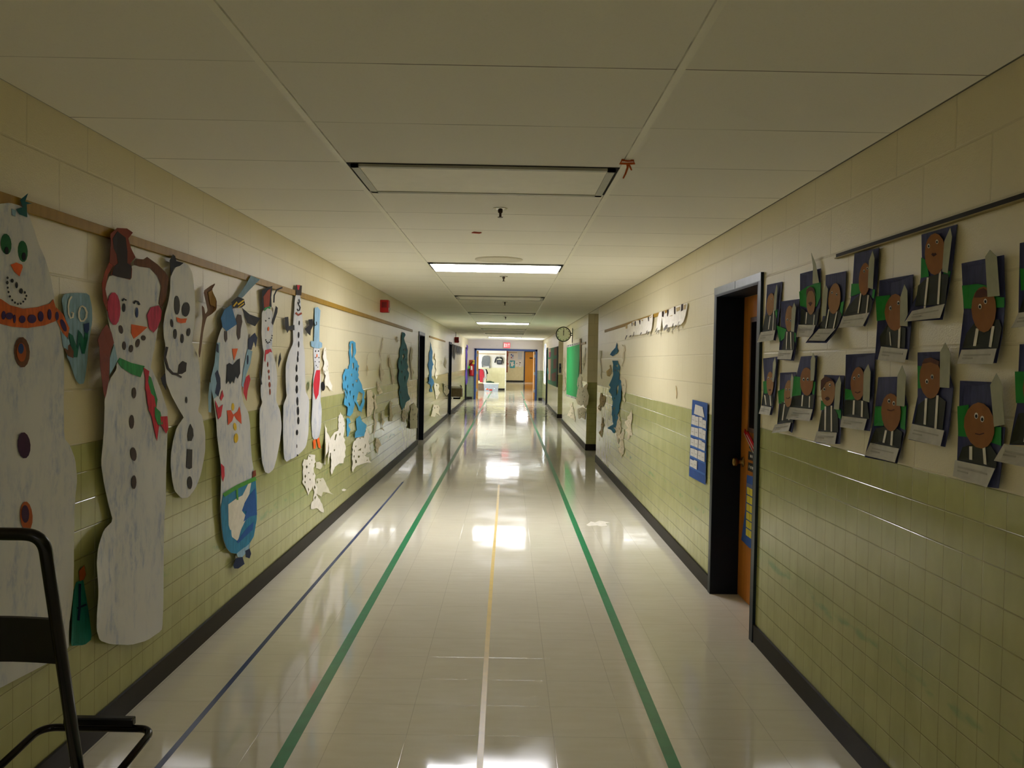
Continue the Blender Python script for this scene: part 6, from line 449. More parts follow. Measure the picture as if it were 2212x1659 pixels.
for a, b in DL+[(YE, YE)]:
    if a-.05 > y: box(bm, XL, XL+.012, y, a-.05, 0, .10)
    y = b+.05
struct(finish('baseboard_left', bm, M_BASE, loc=(XL, 0, 0)))
y = YB
for a, b in [(DR[0][0]-.05, DR[0][1]+.05), AL[0], AL[1], (DR2[0]-.05, DR2[1]+.05), (YE, YE)]:
    box(bm2, XR-.012, XR, y, a, 0, .10); y = b
struct(finish('baseboard_right', bm2, M_BASE, loc=(XR, 0, 0)))
# end wall with the wide doorway
EX0, EX1, EZ = -1.32, 1.165, 1.962
bm = bmesh.new(); box(bm, -6, EX0, YE, YE+.2, 0, CEIL); box(bm, EX1, 6, YE, YE+.2, 0, CEIL); box(bm, EX0, EX1, YE, YE+.2, EZ, CEIL)
struct(finish('wall_end', bm, M_E, loc=(0, YE, 0)))
bm = bmesh.new(); box(bm, XL, EX0-.08, YE-.012, YE, 0, .1); box(bm, EX1+.08, XR, YE-.012, YE, 0, .1)
struct(finish('baseboard_end', bm, plain('black_baseboard', '15130F', .4), loc=(0, YE, 0)))
# tape and strips
M_GT = plain('green_tape', '0E8A56', .3, var=.1); M_YT = plain('yellow_tape', 'D8B62E', .3, var=.08); M_BT = plain('blue_tape', '22386E', .35, var=.08)
def tape(label, x0, y0, x1, y1, w, m):
    bm = bmesh.new(); n = 24; t = .0006
    L_ = []; 
    for i in range(n+1):
        s = i/n; x = x0+(x1-x0)*s+.004*math.sin(s*9+x0*5); y = y0+(y1-y0)*s
        L_.append([bm.verts.new((x+dx, y, z)) for dx, z in ((-w/2, .0002), (w/2, .0002), (w/2, t), (-w/2, t))])
    for i in range(n):
        for k in range(4): bm.faces.new((L_[i][k], L_[i][(k+1) % 4], L_[i+1][(k+1) % 4], L_[i+1][k]))
    bm.faces.new(L_[0]); bm.faces.new(L_[-1])
    return tag(finish('floor_tape', bm, m, loc=(x0, y0, 0)), label, 'floor tape', 'tape lines on the floor')
tape('wide green tape line on the floor, the one nearer the snowman wall', -.832, -2, -.822, 33, .05, M_GT)
tape('wide green tape line on the floor, the one nearer the portraits and wood door', .660, -2, .672, 33, .05, M_GT)
tape('yellow tape line down the middle of the floor, ending under the second lamp', -.075, -1, -.088, 10.3, .024, M_YT)
tape('thin blue tape line on the floor closest to the snowman wall', -1.258, -1, -1.283, 10.4, .024, M_BT)
tape('short green tape line beyond the doorway, continuing towards the plastic bin', -.80, 34.5, -.80, 43, .05, M_GT)
tape('short green tape line beyond the doorway, continuing towards the far wood door', .70, 34.5, .72, 43, .05, M_GT)
def strip(label, side, y0, y1, z0, z1, th, m, name='tack_strip', cat='tack strip'):
    x = XL if side == 'L' else XR; s = 1 if side == 'L' else -1
    return tag(finish(name, bx(min(x+s*.001, x+s*th), max(x+s*.001, x+s*th), y0, y1, z0, z1, bev=.002), m, loc=(x, y0, z0)), label, cat)
strip('long wooden tack strip above the paper snowmen on the left wall', 'L', 1.2, 13.9, 1.985, 2.025, .016, M_STRIP)
strip('short wooden tack strip between the two black door frames on the left wall', 'L', 16.95, 21.2, 1.985, 2.02, .016, M_STRIP)
strip('wooden tack strip partly covered by white paper banners on the right wall', 'R', 6.55, 12.0, 1.965, 2.0, .009, M_STRIP)
strip('short wooden tack strip on the right wall just past the first alcove', 'R', 14.9, 16.1, 1.86, 1.90, .012, M_STRIP)
r = thing('display_rail', 'dark metal paper rail above the portraits on the right wall', 'display rail', (XR, 1.0, 1.98))
finish('channel', bx(XR-.012, XR, 1.0, 3.53, 1.984, 2.000), plain('bronze_metal', '1E1A10', .6, spec=.2), r); finish('lip', bx(XR-.018, XR, 1.0, 3.53, 1.980, 1.984), plain('pale_rail', '9A8C60', .6, spec=.2), r)
# ------------------------------------------------------------------ doors along the corridor
def side_door(n, side, y0, y1, leafmat, frame=M_NAVY, jamb=M_DARKN, depth=.17):
    s = 1 if side == 'L' else -1; x = XL if side == 'L' else XR
    X = lambda d: x+s*d                       # d > 0 into the corridor
    def b(d0, d1, ya, yb, za, zb, bev=0):
        a, c = sorted((X(d0), X(d1))); return bx(a, c, ya, yb, za, zb, bev=bev)
    root = struct(empty('door_%d' % n, (x, (y0+y1)/2, 0)))
    bm = bmesh.new()
    for ya, yb, za, zb in ((y0-.05, y0, 0, DH+.05), (y1, y1+.05, 0, DH+.05), (y0, y1, DH, DH+.05)):
        a, c = sorted((X(0), X(.016))); box(bm, a, c, ya, yb, za, zb)
    finish('frame', bm, frame, root)
    bm = bmesh.new()
    a, c = sorted((X(.0155), X(-depth)))
    box(bm, a, c, y0, y0+.012, 0, DH); box(bm, a, c, y1-.012, y1, 0, DH); box(bm, a, c, y0, y1, DH-.012, DH)
    finish('jamb', bm, jamb, root)
    a, c = sorted((X(-depth+.002), X(-depth-.045)))
    leaf = finish('door_leaf', bx(a, c, y0+.014, y1-.014, .008, DH-.014), leafmat, root)
    return root, X
d1, X1 = side_door(1, 'R', DR[0][0], DR[0][1], M_WOOD)
finish('header_plate', bx(XR-.018, XR-.016, DR[0][0]-.05, 5.07, DH+.004, DH+.05), plain('worn_grey_paint', '4C585A', .35), d1)
finish('header_plate', bx(XR-.018, XR-.016, 5.08, DR[0][1]+.05, DH+.004, DH+.05), plain('worn_grey_paint', '4C585A', .35), d1)
xf = XR+.17-.002
fr = finish('window_frame', bx(xf-.008, xf, 4.80, 5.352, 1.10, 1.832, bev=.003), plain('dark_wood', '4A2A10', .4), d1)
finish('window_glass', bx(xf-.010, xf-.006, 4.83, 5.315, 1.13, 1.80), M_GLASSD, d1)
kn = finish('knob', mesh(lambda b: lathe(b, [(.03, 0), (.032, -.006), (.012, -.010), (.011, -.035), (.026, -.045), (.030, -.060), (.024, -.072), (.006, -.076)], (xf, 5.455, .893), axis='x')), M_BRASS, d1, smooth=True)
finish('kick_plate', bx(xf-.004, xf, 4.64, 5.1, .02, .26), plain('kick_wood', '8A5420', .35), d1)
for n, (a, b) in zip((2, 3, 4), DL): side_door(n, 'L', a, b, M_DARKN, frame=M_DARKN if n > 2 else M_NAVY)
side_door(5, 'R', DR2[0], DR2[1], M_DARKN, frame=M_DARKN)
# window at the far right
wn = struct(empty('window_1', (XR, 32.3, .75)))
finish('window_frame', mesh(lambda b: [box(b, XR-.012, XR+.05, *q) for q in ((WIN[0]-.04, WIN[0], .71, 2.24), (WIN[1], WIN[1]+.04, .71, 2.24), (WIN[0], WIN[1], 2.2, 2.24), (WIN[0], WIN[1], .71, .75))]), M_WHITE, wn)
finish('window_glass', bx(XR+.03, XR+.04, WIN[0], WIN[1], .75, 2.2), emit('small_daylit_glass', (.80, .88, 1, 1), 7.0), wn)
# things on the wood door (each hangs on it)
dx = xf-.0095
def doorquad(pts, d, th=.002):
    def f(b):
        v = [b.verts.new((dx-d, y, z)) for y, z in pts]; v2 = [b.verts.new((dx-d-th, y, z)) for y, z in pts]; n = len(pts)
        b.faces.new(v); b.faces.new(v2[::-1])
        for i in range(n): b.faces.new((v[i], v[(i+1) % n], v2[(i+1) % n], v2[i]))
    return mesh(f)
r = thing('pocket_chart', 'small blue pocket chart with yellow cards hanging on the wood door', 'pocket chart', (dx, 5.2, .4))
finish('backing', doorquad([(5.33, .825), (5.02, .84), (5.03, .40), (5.24, .375), (5.42, .388), (5.345, .6)], .0), paper('chartblue'), r)
finish('title_strip', doorquad([(5.32, .775), (5.04, .785), (5.04, .762), (5.32, .752)], .003), plain('dull_vinyl', '5A6488', .4), r)
for i in range(6):
    z1 = .752-i*.053
    for k in range(4):
        y1 = 5.312-k*.07; finish('card', doorquad([(y1, z1), (y1-.064, z1), (y1-.064, z1-.045), (y1, z1-.045)], .003), plain('yellow_card', 'C8B81E', .6), r)
M_SIGN = plain('black_sign', '10100E', .4); M_MARK = plain('sign_marks', 'C8C4B8', .5)
for z, l, mk in ((.928, 'small black sign with white letters on the wood door, upper of the two', ((5.262, .020), (5.228, .012))), (.858, 'small black sign with white letters on the wood door, lower of the two', ((5.285, .008), (5.252, .018), (5.215, .018)))):
    r = thing('door_sign', l, 'door sign', (dx, 5.2, z), 'black signs on the wood door')
    finish('plate', doorquad([(5.315, z-.002), (5.10, z+.002), (5.10, z+.054), (5.308, z+.052)], .0), M_SIGN, r)
    for y, w in mk: finish('lettering', doorquad([(y, z+.018), (y-w, z+.018), (y-w, z+.034), (y, z+.034)], .0025, .0008), M_MARK, r)
def slant(name, label, a, c, w, m, edge, d):
    (ya, za), (yc, zc) = a, c; L_ = math.hypot(yc-ya, zc-za); ny, nz = -(zc-za)/L_*w/2, (yc-ya)/L_*w/2
    r = thing(name, label, 'door decoration', (dx, (ya+yc)/2, min(za, zc)), 'slanted strips on the wood door')
    finish('strip', doorquad([(ya+ny, za+nz), (yc+ny, zc+nz), (yc-ny, zc-nz), (ya-ny, za-nz)], d, .006), m, r)
    if edge: finish('edge', doorquad([(ya+ny, za+nz), (yc+ny, zc+nz), (yc+ny*.6, zc+nz*.6), (ya+ny*.6, za+nz*.6)], d+.006, .001), M_GREY, r)
slant('slanted_strip', 'longer red strip slanting down across the wood door', (5.40, 1.10), (5.05, .93), .034, plain('red_foil', 'A0161C', .25), True, .0)
slant('slanted_strip', 'upper red strip slanting across the wood door beside the dark window', (5.31, 1.095), (5.05, .975), .030, plain('red_foil', 'A0161C', .25), True, .008)
slant('slanted_strip', 'silver strip slanting just above the black signs on the wood door', (5.28, 1.012), (5.05, .945), .014, M_CHROME, False, .0)
# ------------------------------------------------------------------ ceiling things
def ceiling_light(y0, on, label):
    r = thing('ceiling_light', label, 'ceiling light', (-.1225, y0+.305, CEIL), 'fluorescent ceiling lights'); x0, x1, y1 = -.720, .475, y0+.6096
    finish('housing', bx(x0+.001, x1-.001, y0+.006, y1-.006, CEIL-.002, CEIL), M_DARK, r)
    bm = bmesh.new(); a, b, c, d = x0+.018, x1-.018, y0+.016, y1-.014; w = .034
    for q in ((a, b, c, c+w*.8), (a, b, d-w, d), (a, a+w, c, d), (b-w, b, c, d)): box(bm, q[0], q[1], q[2], q[3], CEIL-.014, CEIL-.002)
    finish('lens_frame', bm, M_GREY, r)
    finish('diffuser', bx(a+w, b-w, c+w*.8, d-w, CEIL-.010, CEIL-.004) if not on else bx(a+.010, b-.010, c+.008, d-.008, CEIL-.016, CEIL-.004), (MATS['lamp_on'] if on == 1 else MATS['lamp_weak_added']) if on else plain('unlit_lens', 'F6F3E6', .5, var=.02), r)
emit('lamp_on', LIGHTC, 26.0); emit('lamp_weak_added', LIGHTC, 19)
NAMES = {0: 'unlit flat ceiling light nearest the camera', 1: 'nearest glowing ceiling light', 2: 'unlit ceiling light just beyond the nearest glowing one', 3: 'second unlit ceiling light beyond the nearest glowing one',
         4: 'middle glowing ceiling light of the corridor', 5: 'unlit ceiling light just beyond the middle glowing one', 6: 'unlit ceiling light just before the farthest glowing one', 7: 'farthest glowing ceiling light, in front of the exit sign', -2: 'unseen ceiling light added behind the camera to brighten the near end'}
for k in (-2, 0, 1, 2, 3, 4, 5, 6, 7): ceiling_light(2.4452+.6096*2+3.6576*k, {-2: 2, 1: 1, 4: 1, 7: 1}.get(k, 0), NAMES[k])  # rear lit fixture is unseen, added to brighten the near corridor
def sprinkler(y, label):
    r = thing('sprinkler', label, 'sprinkler', (-.056, y, CEIL), 'ceiling sprinklers')
    finish('escutcheon', mesh(lambda b: lathe(b, [(.042, 0), (.040, -.004), (.018, -.007)], (-.056, y, CEIL))), M_CHROME, r, smooth=True)
    finish('stem', mesh(lambda b: lathe(b, [(.014, -.006), (.013, -.022), (.007, -.028), (.007, -.048)], (-.056, y, CEIL), 12)), plain('dull_bronze', '4A3C30', .4, metal=.6), r, smooth=True)
    finish('deflector', mesh(lambda b: lathe(b, [(.015, -.048), (.015, -.051)], (-.056, y, CEIL), 12)), plain('dull_bronze', '4A3C30', .4), r)
for y, l in ((4.70, 'sprinkler head on the ceiling nearest the camera'), (8.42, 'sprinkler head just beyond the nearest glowing light'), (12.0, 'sprinkler head between the two unlit lights past the first glowing one'), (15.95, 'sprinkler head just before the middle glowing light')): sprinkler(y, l)
tag(finish('ceiling_vent', mesh(lambda b: lathe(b, [(.20, 0), (.20, -.006), (.16, -.010), (.15, -.006), (.10, -.012), (.09, -.008), (.04, -.012)], (-.09, 7.03, CEIL), 36)), plain('vent_white', 'DAD5C4', .6, var=.03), loc=(-.09, 7.03, CEIL), smooth=True), 'round flat white ceiling vent just before the nearest glowing light', 'ceiling vent')
# orange yarn tied to the ceiling bar, red scrap
M_OR = plain('orange_yarn', 'C0581A', .8)
r = thing('yarn_bow', 'orange yarn bow hanging from the ceiling bar beside the unlit light', 'yarn bow', (.487, 3.53, CEIL))
def loop(cx, s): return [(.487+s*(.012+.028*math.sin(t)), 3.53, CEIL-.012-.010*math.sin(2*t)) for t in [i*math.pi/8 for i in range(9)]]
finish('loop', mesh(lambda b: tube(b, [(.487, 3.53, CEIL-.004), (.463, 3.52, CEIL-.004), (.455, 3.52, CEIL-.018), (.487, 3.53, CEIL-.016)], .005, 8)), M_OR, r)
finish('loop', mesh(lambda b: tube(b, [(.487, 3.53, CEIL-.004), (.513, 3.53, CEIL-.002), (.518, 3.53, CEIL-.014), (.487, 3.53, CEIL-.016)], .005, 8)), M_OR, r)
finish('tail', mesh(lambda b: tube(b, [(.487, 3.53, CEIL-.014), (.490, 3.54, CEIL-.03), (.484, 3.56, CEIL-.052), (.478, 3.58, CEIL-.066)], [.005, .0045, .004, .003], 8)), M_OR, r)
finish('tail', mesh(lambda b: tube(b, [(.490, 3.53, CEIL-.014), (.500, 3.54, CEIL-.026), (.508, 3.55, CEIL-.038)], [.004, .004, .003], 8)), M_OR, r)
tag(finish('paper_scrap', rot(bx(-.25, -.195, 5.56, 5.60, CEIL-.006, CEIL-.001), .4, 'Z', (-.22, 5.58, CEIL)), plain('red_scrap', 'A03A1E', .8), loc=(-.22, 5.58, CEIL)), 'small red scrap stuck on the ceiling past the first sprinkler', 'paper scrap')
# white torn scrap on the floor
pts = [(0.763, 7.8144), (0.8246, 7.9892), (0.8608, 7.9505), (0.9099, 8.0335), (0.9567, 8.0005), (1.0113, 7.953), (0.9558, 7.9069), (0.9649, 7.8163), (0.9508, 7.7801), (0.8997, 7.761), (0.8645, 7.7978), (0.7829, 7.7661)]
bm = bmesh.new(); v2, fs = tri([pts], .05); vv = [bm.verts.new((p.x, p.y, .0005)) for p in v2]
for f in fs: bm.faces.new([vv[i] for i in f])
e = bmesh.ops.extrude_face_region(bm, geom=bm.faces[:]); bmesh.ops.translate(bm, verts=[g for g in e['geom'] if isinstance(g, bmesh.types.BMVert)], vec=(0, 0, .002))
tag(finish('paper_scrap', bm, paper('white'), loc=(pts[0][0], pts[0][1], 0)), 'torn white scrap lying on the floor right of the green tape', 'paper scrap')
# ------------------------------------------------------------------ alarms
def alarm(y, z, label, w=.105, h=.155, wire=False):
    r = thing('fire_alarm', label, 'fire alarm', (XL, y, z-h/2), 'red fire alarms on the left wall')
    finish('housing', bx(XL, XL+w, y, y+.13, z-h/2, z+h/2, bev=.006), M_RED, r)
    finish('strobe', bx(XL+w-.01, XL+w+.012, y+.01, y+.06, z-h/2+.02, z-h/2+.06, bev=.004), plain('strobe_lens', 'C8C0B8', .2), r)
    finish('grille', bx(XL+.02, XL+w-.02, y-.004, y+.002, z-.02, z+.05), plain('dark_red', '7A0E10', .5), r)
    if wire: finish('conduit', mesh(lambda b: tube(b, [(XL+.03, y+.03, z+h/2), (XL+.03, y+.03, CEIL)], .008, 8)), M_BLACK, r)
alarm(10.43, 2.187, 'red fire alarm box above the wooden strip, nearer one'); alarm(25.1, 2.146, 'red fire alarm box far along the left wall, wired to the ceiling', .12, .17, True)
# ------------------------------------------------------------------ clock on its bracket
cx, cy, cz, cr = (1.188, 18.05, 2.133, 0.163)
r = thing('wall_clock', 'round double sided clock on a black bracket, hands at twelve', 'clock', (XR, cy, cz))
finish('case', mesh(lambda b: lathe(b, [(cr-.012, -.03), (cr, -.034), (cr, .034), (cr-.012, .03)], (cx, cy, cz), 48, 'y')), M_BLACK, r, smooth=False)
fc = finish('dial', mesh(lambda b: lathe(b, [(cr-.019, -.0355), (cr-.019, -.028)], (cx, cy, cz), 48, 'y')), plain('clock_dial', 'FAF8E4', .45, var=.02), r)
bm = bmesh.new()
for k in range(12):
    a = math.pi/6*k; q = rot(bx(cx-.007, cx+.007, cy-.038, cy-.0354, cz+cr*.72, cz+cr*.82), -a, 'Y', (cx, cy, cz)); me = bpy.data.meshes.new('t'); q.to_mesh(me); q.free(); bm.from_mesh(me); bpy.data.meshes.remove(me)
finish('hour_marks', bm, M_BLACK, r)
finish('hour_hand', bx(cx-.006, cx+.006, cy-.040, cy-.038, cz-.02, cz+cr*.48), M_BLACK, r)
finish('minute_hand', rot(bx(cx-.004, cx+.004, cy-.043, cy-.041, cz-.03, cz+cr*.70), .06, 'Y', (cx, cy, cz)), M_BLACK, r)
bm = bmesh.new(); tube(bm, [(cx+cr-.005, cy, cz+.022), (XR, cy, cz+.022)], .009, 8); tube(bm, [(cx+cr-.005, cy, cz-.022), (XR, cy, cz-.022)], .009, 8); box(bm, XR-.01, XR, cy-.04, cy+.04, cz-.09, cz+.09)
finish('bracket', bm, M_BLACK, r)
finish('conduit', mesh(lambda b: [box(b, XR-.012, XR, cy-.012, cy+.012, cz+.09, cz+.135), box(b, XR-.012, XR, cy-.012, cy+.012, cz-.18, cz-.09)]), M_BLACK, r)
r = thing('wall_plate', 'small dark wall plate on the far alcove corner below the clock', 'wall plate', (1.45, 22.89, 1.36))
finish('plate', bx(XR+.015, XR+.075, 22.872, 22.895, 1.24, 1.50, bev=.004), plain('slate_plate', '39434C', .5), r); finish('switch', bx(XR+.035, XR+.055, 22.864, 22.873, 1.34, 1.40), M_BLACK, r)
# ------------------------------------------------------------------ drinking fountain box on the left wall
r = thing('wall_box', 'tan box with white top mounted low on the far left wall', 'wall box', (XL, 25, .4), None)
finish('cabinet', bx(XL, XL+.29, 24.3, 24.75, .47, .72, bev=.01), plain('tan_enamel', '7E6A44', .4), r)
finish('top', bx(XL, XL+.24, 24.28, 24.77, .72, .765, bev=.008), M_WHITE, r)
finish('spout', mesh(lambda b: tube(b, [(XL+.25, 24.5, .72), (XL+.25, 24.5, .79), (XL+.21, 24.5, .80)], .014, 8)), plain('dark_brown', '3A2818', .5), r)
finish('drain', mesh(lambda b: tube(b, [(XL+.22, 24.5, .48), (XL+.22, 24.5, .42), (XL+.02, 24.5, .42)], .025, 8)), M_BLACK, r)
# ------------------------------------------------------------------ black tubular chair, lower left
r = thing('chair', 'black tubular metal chair seen from behind, in the lower left corner', 'chair', (-1.165, 2.1, 0))
zt, yt = 1.112, 1.895
def back(z): return yt+(zt-z)*.252
uL, uR = -1.285, -1.048
fr = round_path([(uR, back(0), .012), (uR, back(zt), zt), (uL, back(zt), zt), (uL, back(0), .012)], .045, 8)
finish('frame', mesh(lambda b: tube(b, fr, .0145, 14)), M_BLACK, r, smooth=True)
def panel(b):
    n = 8; top, bot = .903, .788
    g = [[b.verts.new((uL+(uR-uL)*i/n, back(z)+.012*math.sin(math.pi*i/n)+dy, z)) for i in range(n+1)] for z, dy in ((top, .004), (bot, .004), (bot, -.010), (top, -.010))]
    for k in range(4):
        for i in range(n): b.faces.new((g[k][i], g[k][i+1], g[(k+1) % 4][i+1], g[(k+1) % 4][i]))
    for i in (0, n): b.faces.new([g[k][i] for k in range(4)])
finish('backrest', mesh(panel), plain('black_vinyl', '0A0A0A', .5), r)
for z in (.02,):
    for x in (uL, uR): finish('foot_cap', mesh(lambda b: lathe(b, [(.019, .0), (.019, .03), (.016, .034)], (x, back(.0), 0), 12)), plain('black_rubber', '080808', .7), r)
seat = round_path([(-1.010, 2.0, .405), (-1.006, 2.40, .442), (-1.330, 2.40, .442), (-1.334, 2.0, .405)], .05, 8)
finish('seat_frame', mesh(lambda b: tube(b, seat, .0105, 14)), plain('dark_chrome', '1A1512', .18, metal=.6), r, smooth=True)
finish('seat_rail', bx(-1.262, -1.062, 2.385, 2.41, .452, .476, bev=.004), M_BLACK, r)
for x, s in ((-1.010, 1), (-1.334, -1)):
    finish('leg', mesh(lambda b: tube(b, round_path([(x, 2.0, .405), (x, 1.86, .39), (x, 1.76, .012)], .06, 6), .0105, 14)), plain('dark_chrome', '1A1512', .18, metal=.6), r, smooth=True)
for z, y in ((.42, back(.42)),): finish('stretcher', mesh(lambda b: tube(b, [(-1.334, y, .412), (-1.010, y, .412)], .008, 10)), M_BLACK, r)
# ------------------------------------------------------------------ end wall
r = struct(empty('door_6', ((EX0+EX1)/2, YE, 0)))
bm = bmesh.new()
for q in ((EX0-.01, EX0+.065, 0, EZ+.06), (EX1-.065, EX1+.01, 0, EZ+.06), (EX0, EX1, EZ-.01, EZ+.06)): box(bm, q[0], q[1], YE-.03, YE+.22, q[2], q[3])
finish('frame', bm, M_BLUE, r)
for s, x in ((1, EX0+.07), (-1, EX1-.07)):     # leaves folded open into the next hall
    a, b = sorted((x, x+s*.045)); lf = finish('door_leaf', bx(a, b, YE+.23, YE+1.15, .01, EZ-.02), M_WOODF, r)
    finish('hinge', mesh(lambda q: [box(q, a-.004, b+.004, YE+.19, YE+.235, z, z+.12) for z in (.3, 1.0, 1.7)]), M_GREY, r)
r = thing('exit_sign', 'red lit exit sign above the wide blue doorway', 'exit sign', (0, YE, 2.07))
sx, sz, sw, sh = (-0.047, 2.168, 0.255, 0.205)
finish('housing', bx(sx-sw/2-.01, sx+sw/2+.01, YE-.055, YE, sz-sh/2-.01, sz+sh/2+.01, bev=.005), plain('pale_grey', 'A8A4A0', .5), r)
finish('face', bx(sx-sw/2, sx+sw/2, YE-.058, YE-.055, sz-sh/2, sz+sh/2), emit('exit_red', (1, .10, .13, 1), 1.3, 'C02020'), r)
LET = {'E': [(0, 0, .22, 1), (0, .8, .8, 1), (0, .4, .65, .6), (0, 0, .8, .2)], 'I': [(.3, 0, .55, 1)], 'T': [(0, .8, .9, 1), (.34, 0, .57, 1)]}
emit('exit_letters', (1, .42, .28, 1), 1.5)
for i, ch in enumerate('EXIT'):
    x0 = sx-sw*.42+i*sw*.215; w = sw*.185; h = sh*.6; z0 = sz-sh*.3; bm = bmesh.new()
    if ch == 'X':
        for s in (1, -1):
            q = [(x0 if s > 0 else x0+w*.75, z0), (x0+w*.25 if s > 0 else x0+w, z0), (x0+w if s > 0 else x0+w*.25, z0+h), (x0+w*.75 if s > 0 else x0, z0+h)]
            v = [bm.verts.new((x, YE-.0605-.0004*s, z)) for x, z in q]; v2 = [bm.verts.new((x, YE-.058, z)) for x, z in q]; bm.faces.new(v); bm.faces.new(v2)
            for k in range(4): bm.faces.new((v[k], v[(k+1) % 4], v2[(k+1) % 4], v2[k]))
    else:
        for a, b, c, d in LET[ch]: box(bm, x0+a*w, x0+c*w, YE-.061, YE-.058, z0+b*h, z0+d*h)
    finish('letter', bm, MATS['exit_letters'], r)
for x, z in ((-.72, 2.16), (-.44, 2.155)): tag(finish('wall_screw', mesh(lambda b: lathe(b, [(.012, 0), (.010, -.008)], (x, YE, z), 10, 'y')), M_GREY, loc=(x, YE, z)), 'small dark screw on the end wall left of the exit sign, %s one' % ('outer' if x < -.6 else 'inner'), 'screw', 'screws beside the exit sign')
# fire extinguisher
r = thing('fire_extinguisher', 'red fire extinguisher on an orange backboard left of the blue doorway', 'fire extinguisher', (-1.43, YE, .95))
finish('backboard', bx(-1.535, -1.325, YE-.015, YE, .92, 1.56), plain('orange_board', '9A3A16', .5), r)
finish('cylinder', mesh(lambda b: lathe(b, [(.03, -.0), (.082, .02), (.085, .06), (.085, .36), (.07, .42), (.03, .46), (.025, .5)], (-1.43, YE-.105, .93), 20)), M_RED, r, smooth=True)
finish('handle', mesh(lambda b: tube(b, [(-1.43, YE-.10, 1.43), (-1.43, YE-.10, 1.47), (-1.36, YE-.12, 1.50)], .014, 8)), M_BLACK, r)
finish('label_plate', bx(-1.46, -1.40, YE-.194, YE-.188, 1.17, 1.32), M_WHITE, r)
finish('hose', mesh(lambda b: tube(b, [(-1.45, YE-.10, 1.43), (-1.52, YE-.12, 1.38), (-1.53, YE-.13, 1.2), (-1.51, YE-.13, 1.02)], .013, 8)), M_BLACK, r)
finish('green_tag', mesh(lambda b: lathe(b, [(.055, 0), (.055, -.004)], (-1.51, YE-.15, 1.27), 14, 'y')), plain('green_tag', '2EC832', .5), r)
finish('yellow_tag', mesh(lambda b: lathe(b, [(.05, 0), (.05, -.004)], (-1.36, YE-.06, 1.44), 14, 'y')), plain('yellow_tag', 'D8C83A', .5), r)
finish('yellow_tag', mesh(lambda b: lathe(b, [(.04, 0), (.04, -.004)], (-1.35, YE-.05, 1.53), 14, 'y')), plain('yellow_tag', 'D8C83A', .5), r)
# ------------------------------------------------------------------ the hall beyond
YF, FX, YFF = 44.2, -0.09, 63.0
M_FW = wall_material('far_wall_tile_and_block', 0, 0, .1, False, True)
bm = bmesh.new(); box(bm, -6, FX, YF, YF+.2, 0, CEIL); box(bm, FX-.2, FX, YF+.2, YFF, 0, CEIL)
struct(finish('wall_far', bm, M_FW, loc=(0, YF, 0)))
struct(finish('trim_3', bx(FX-.05, FX+.015, YF-.015, YF, 0, CEIL), plain('white_corner', 'F2EFE6', .4), loc=(FX, YF, 0)))
struct(finish('baseboard_far', bx(-.6, FX-.05, YF-.012, YF, 0, .1), plain('black_baseboard', '15130F', .4), loc=(0, YF, 0)))
bm = bmesh.new(); box(bm, -.5, 6, YFF, YFF+.2, 0, CEIL); box(bm, 3.2, 3.4, YF, YFF, 0, CEIL)
M_FW2 = wall_material('farthest_wall_tile_and_block', 0, 0, .1, False, True)
struct(finish('wall_farthest', bm, M_FW2, loc=(0, YFF, 0)))
bm = bmesh.new(); box(bm, -5.2, -5, YE, YF, 0, .9); box(bm, -5.2, -5, YE, YF, 2.2, CEIL); box(bm, -5.2, -5, YE, 36, .9, 2.2); box(bm, -5.2, -5, 42.5, YF, .9, 2.2)
struct(finish('wall_hall_left', bm, M_L, loc=(-5, YE, 0)))
struct(finish('wall_hall_right', bx(5, 5.2, YE, YFF, 0, CEIL), M_R, loc=(5, YE, 0)))
emit('added_daylight_glass', (.78, .87, 1, 1), 20.0)
wn = struct(empty('window_2_added', (-5, 39, .9)))  # unseen window, added to bring cool daylight into the hall
finish('window_glass', bx(-5.1, -5.08, 36, 42.5, .9, 2.2), MATS['added_daylight_glass'], wn)
bm = bmesh.new()
for y in (36, 38.1, 40.3, 42.45): box(bm, -5.06, -5.0, y, y+.05, .9, 2.2)
finish('mullion', bm, M_WHITE, wn)
# hall daylight comes from the unseen window added on the left
YFF = 63.0
def yplate(name, pts, y, th, mat, parent=None, loc=None, round_=False):
    bm = bmesh.new(); v = [bm.verts.new((x, y, z)) for x, z in pts]; f = bm.faces.new(v)
    e = bmesh.ops.extrude_face_region(bm, geom=[f]); bmesh.ops.translate(bm, verts=[g for g in e['geom'] if isinstance(g, bmesh.types.BMVert)], vec=(0, -th, 0))
    return finish(name, bm, mat, parent, loc=loc)
tag(finish('clothes_rail', bx(-1.75, FX-.06, YF-.06, YF, 1.900, 1.926), M_STRIP, loc=(-1, YF, 1.9)), 'brown wooden rail along the wall beyond the doorway, holding two shirts', 'clothes rail')
def hanger(parent, x, z):
    finish('hanger', mesh(lambda b: [tube(b, [(x-.17, YF-.06, z-.03), (x, YF-.06, z+.035), (x+.17, YF-.06, z-.03)], .008, 6), tube(b, [(x, YF-.06, z+.03), (x, YF-.06, z+.075), (x+.02, YF-.06, z+.11)], .006, 6)]), M_WHITE, parent)
r = thing('sweater', 'grey long sleeved sweater hanging on the wooden rail beyond the doorway', 'sweater', (-1.15, YF, 1.15))
yplate('body', [(-1.27, 1.80), (-1.19, 1.815), (-1.15, 1.79), (-1.10, 1.815), (-1.0, 1.79), (-.975, 1.6), (-.985, 1.28), (-1.15, 1.27), (-1.295, 1.30), (-1.30, 1.6)], YF-.05, .05, plain('grey_knit', '6A6C6E', .9), r)
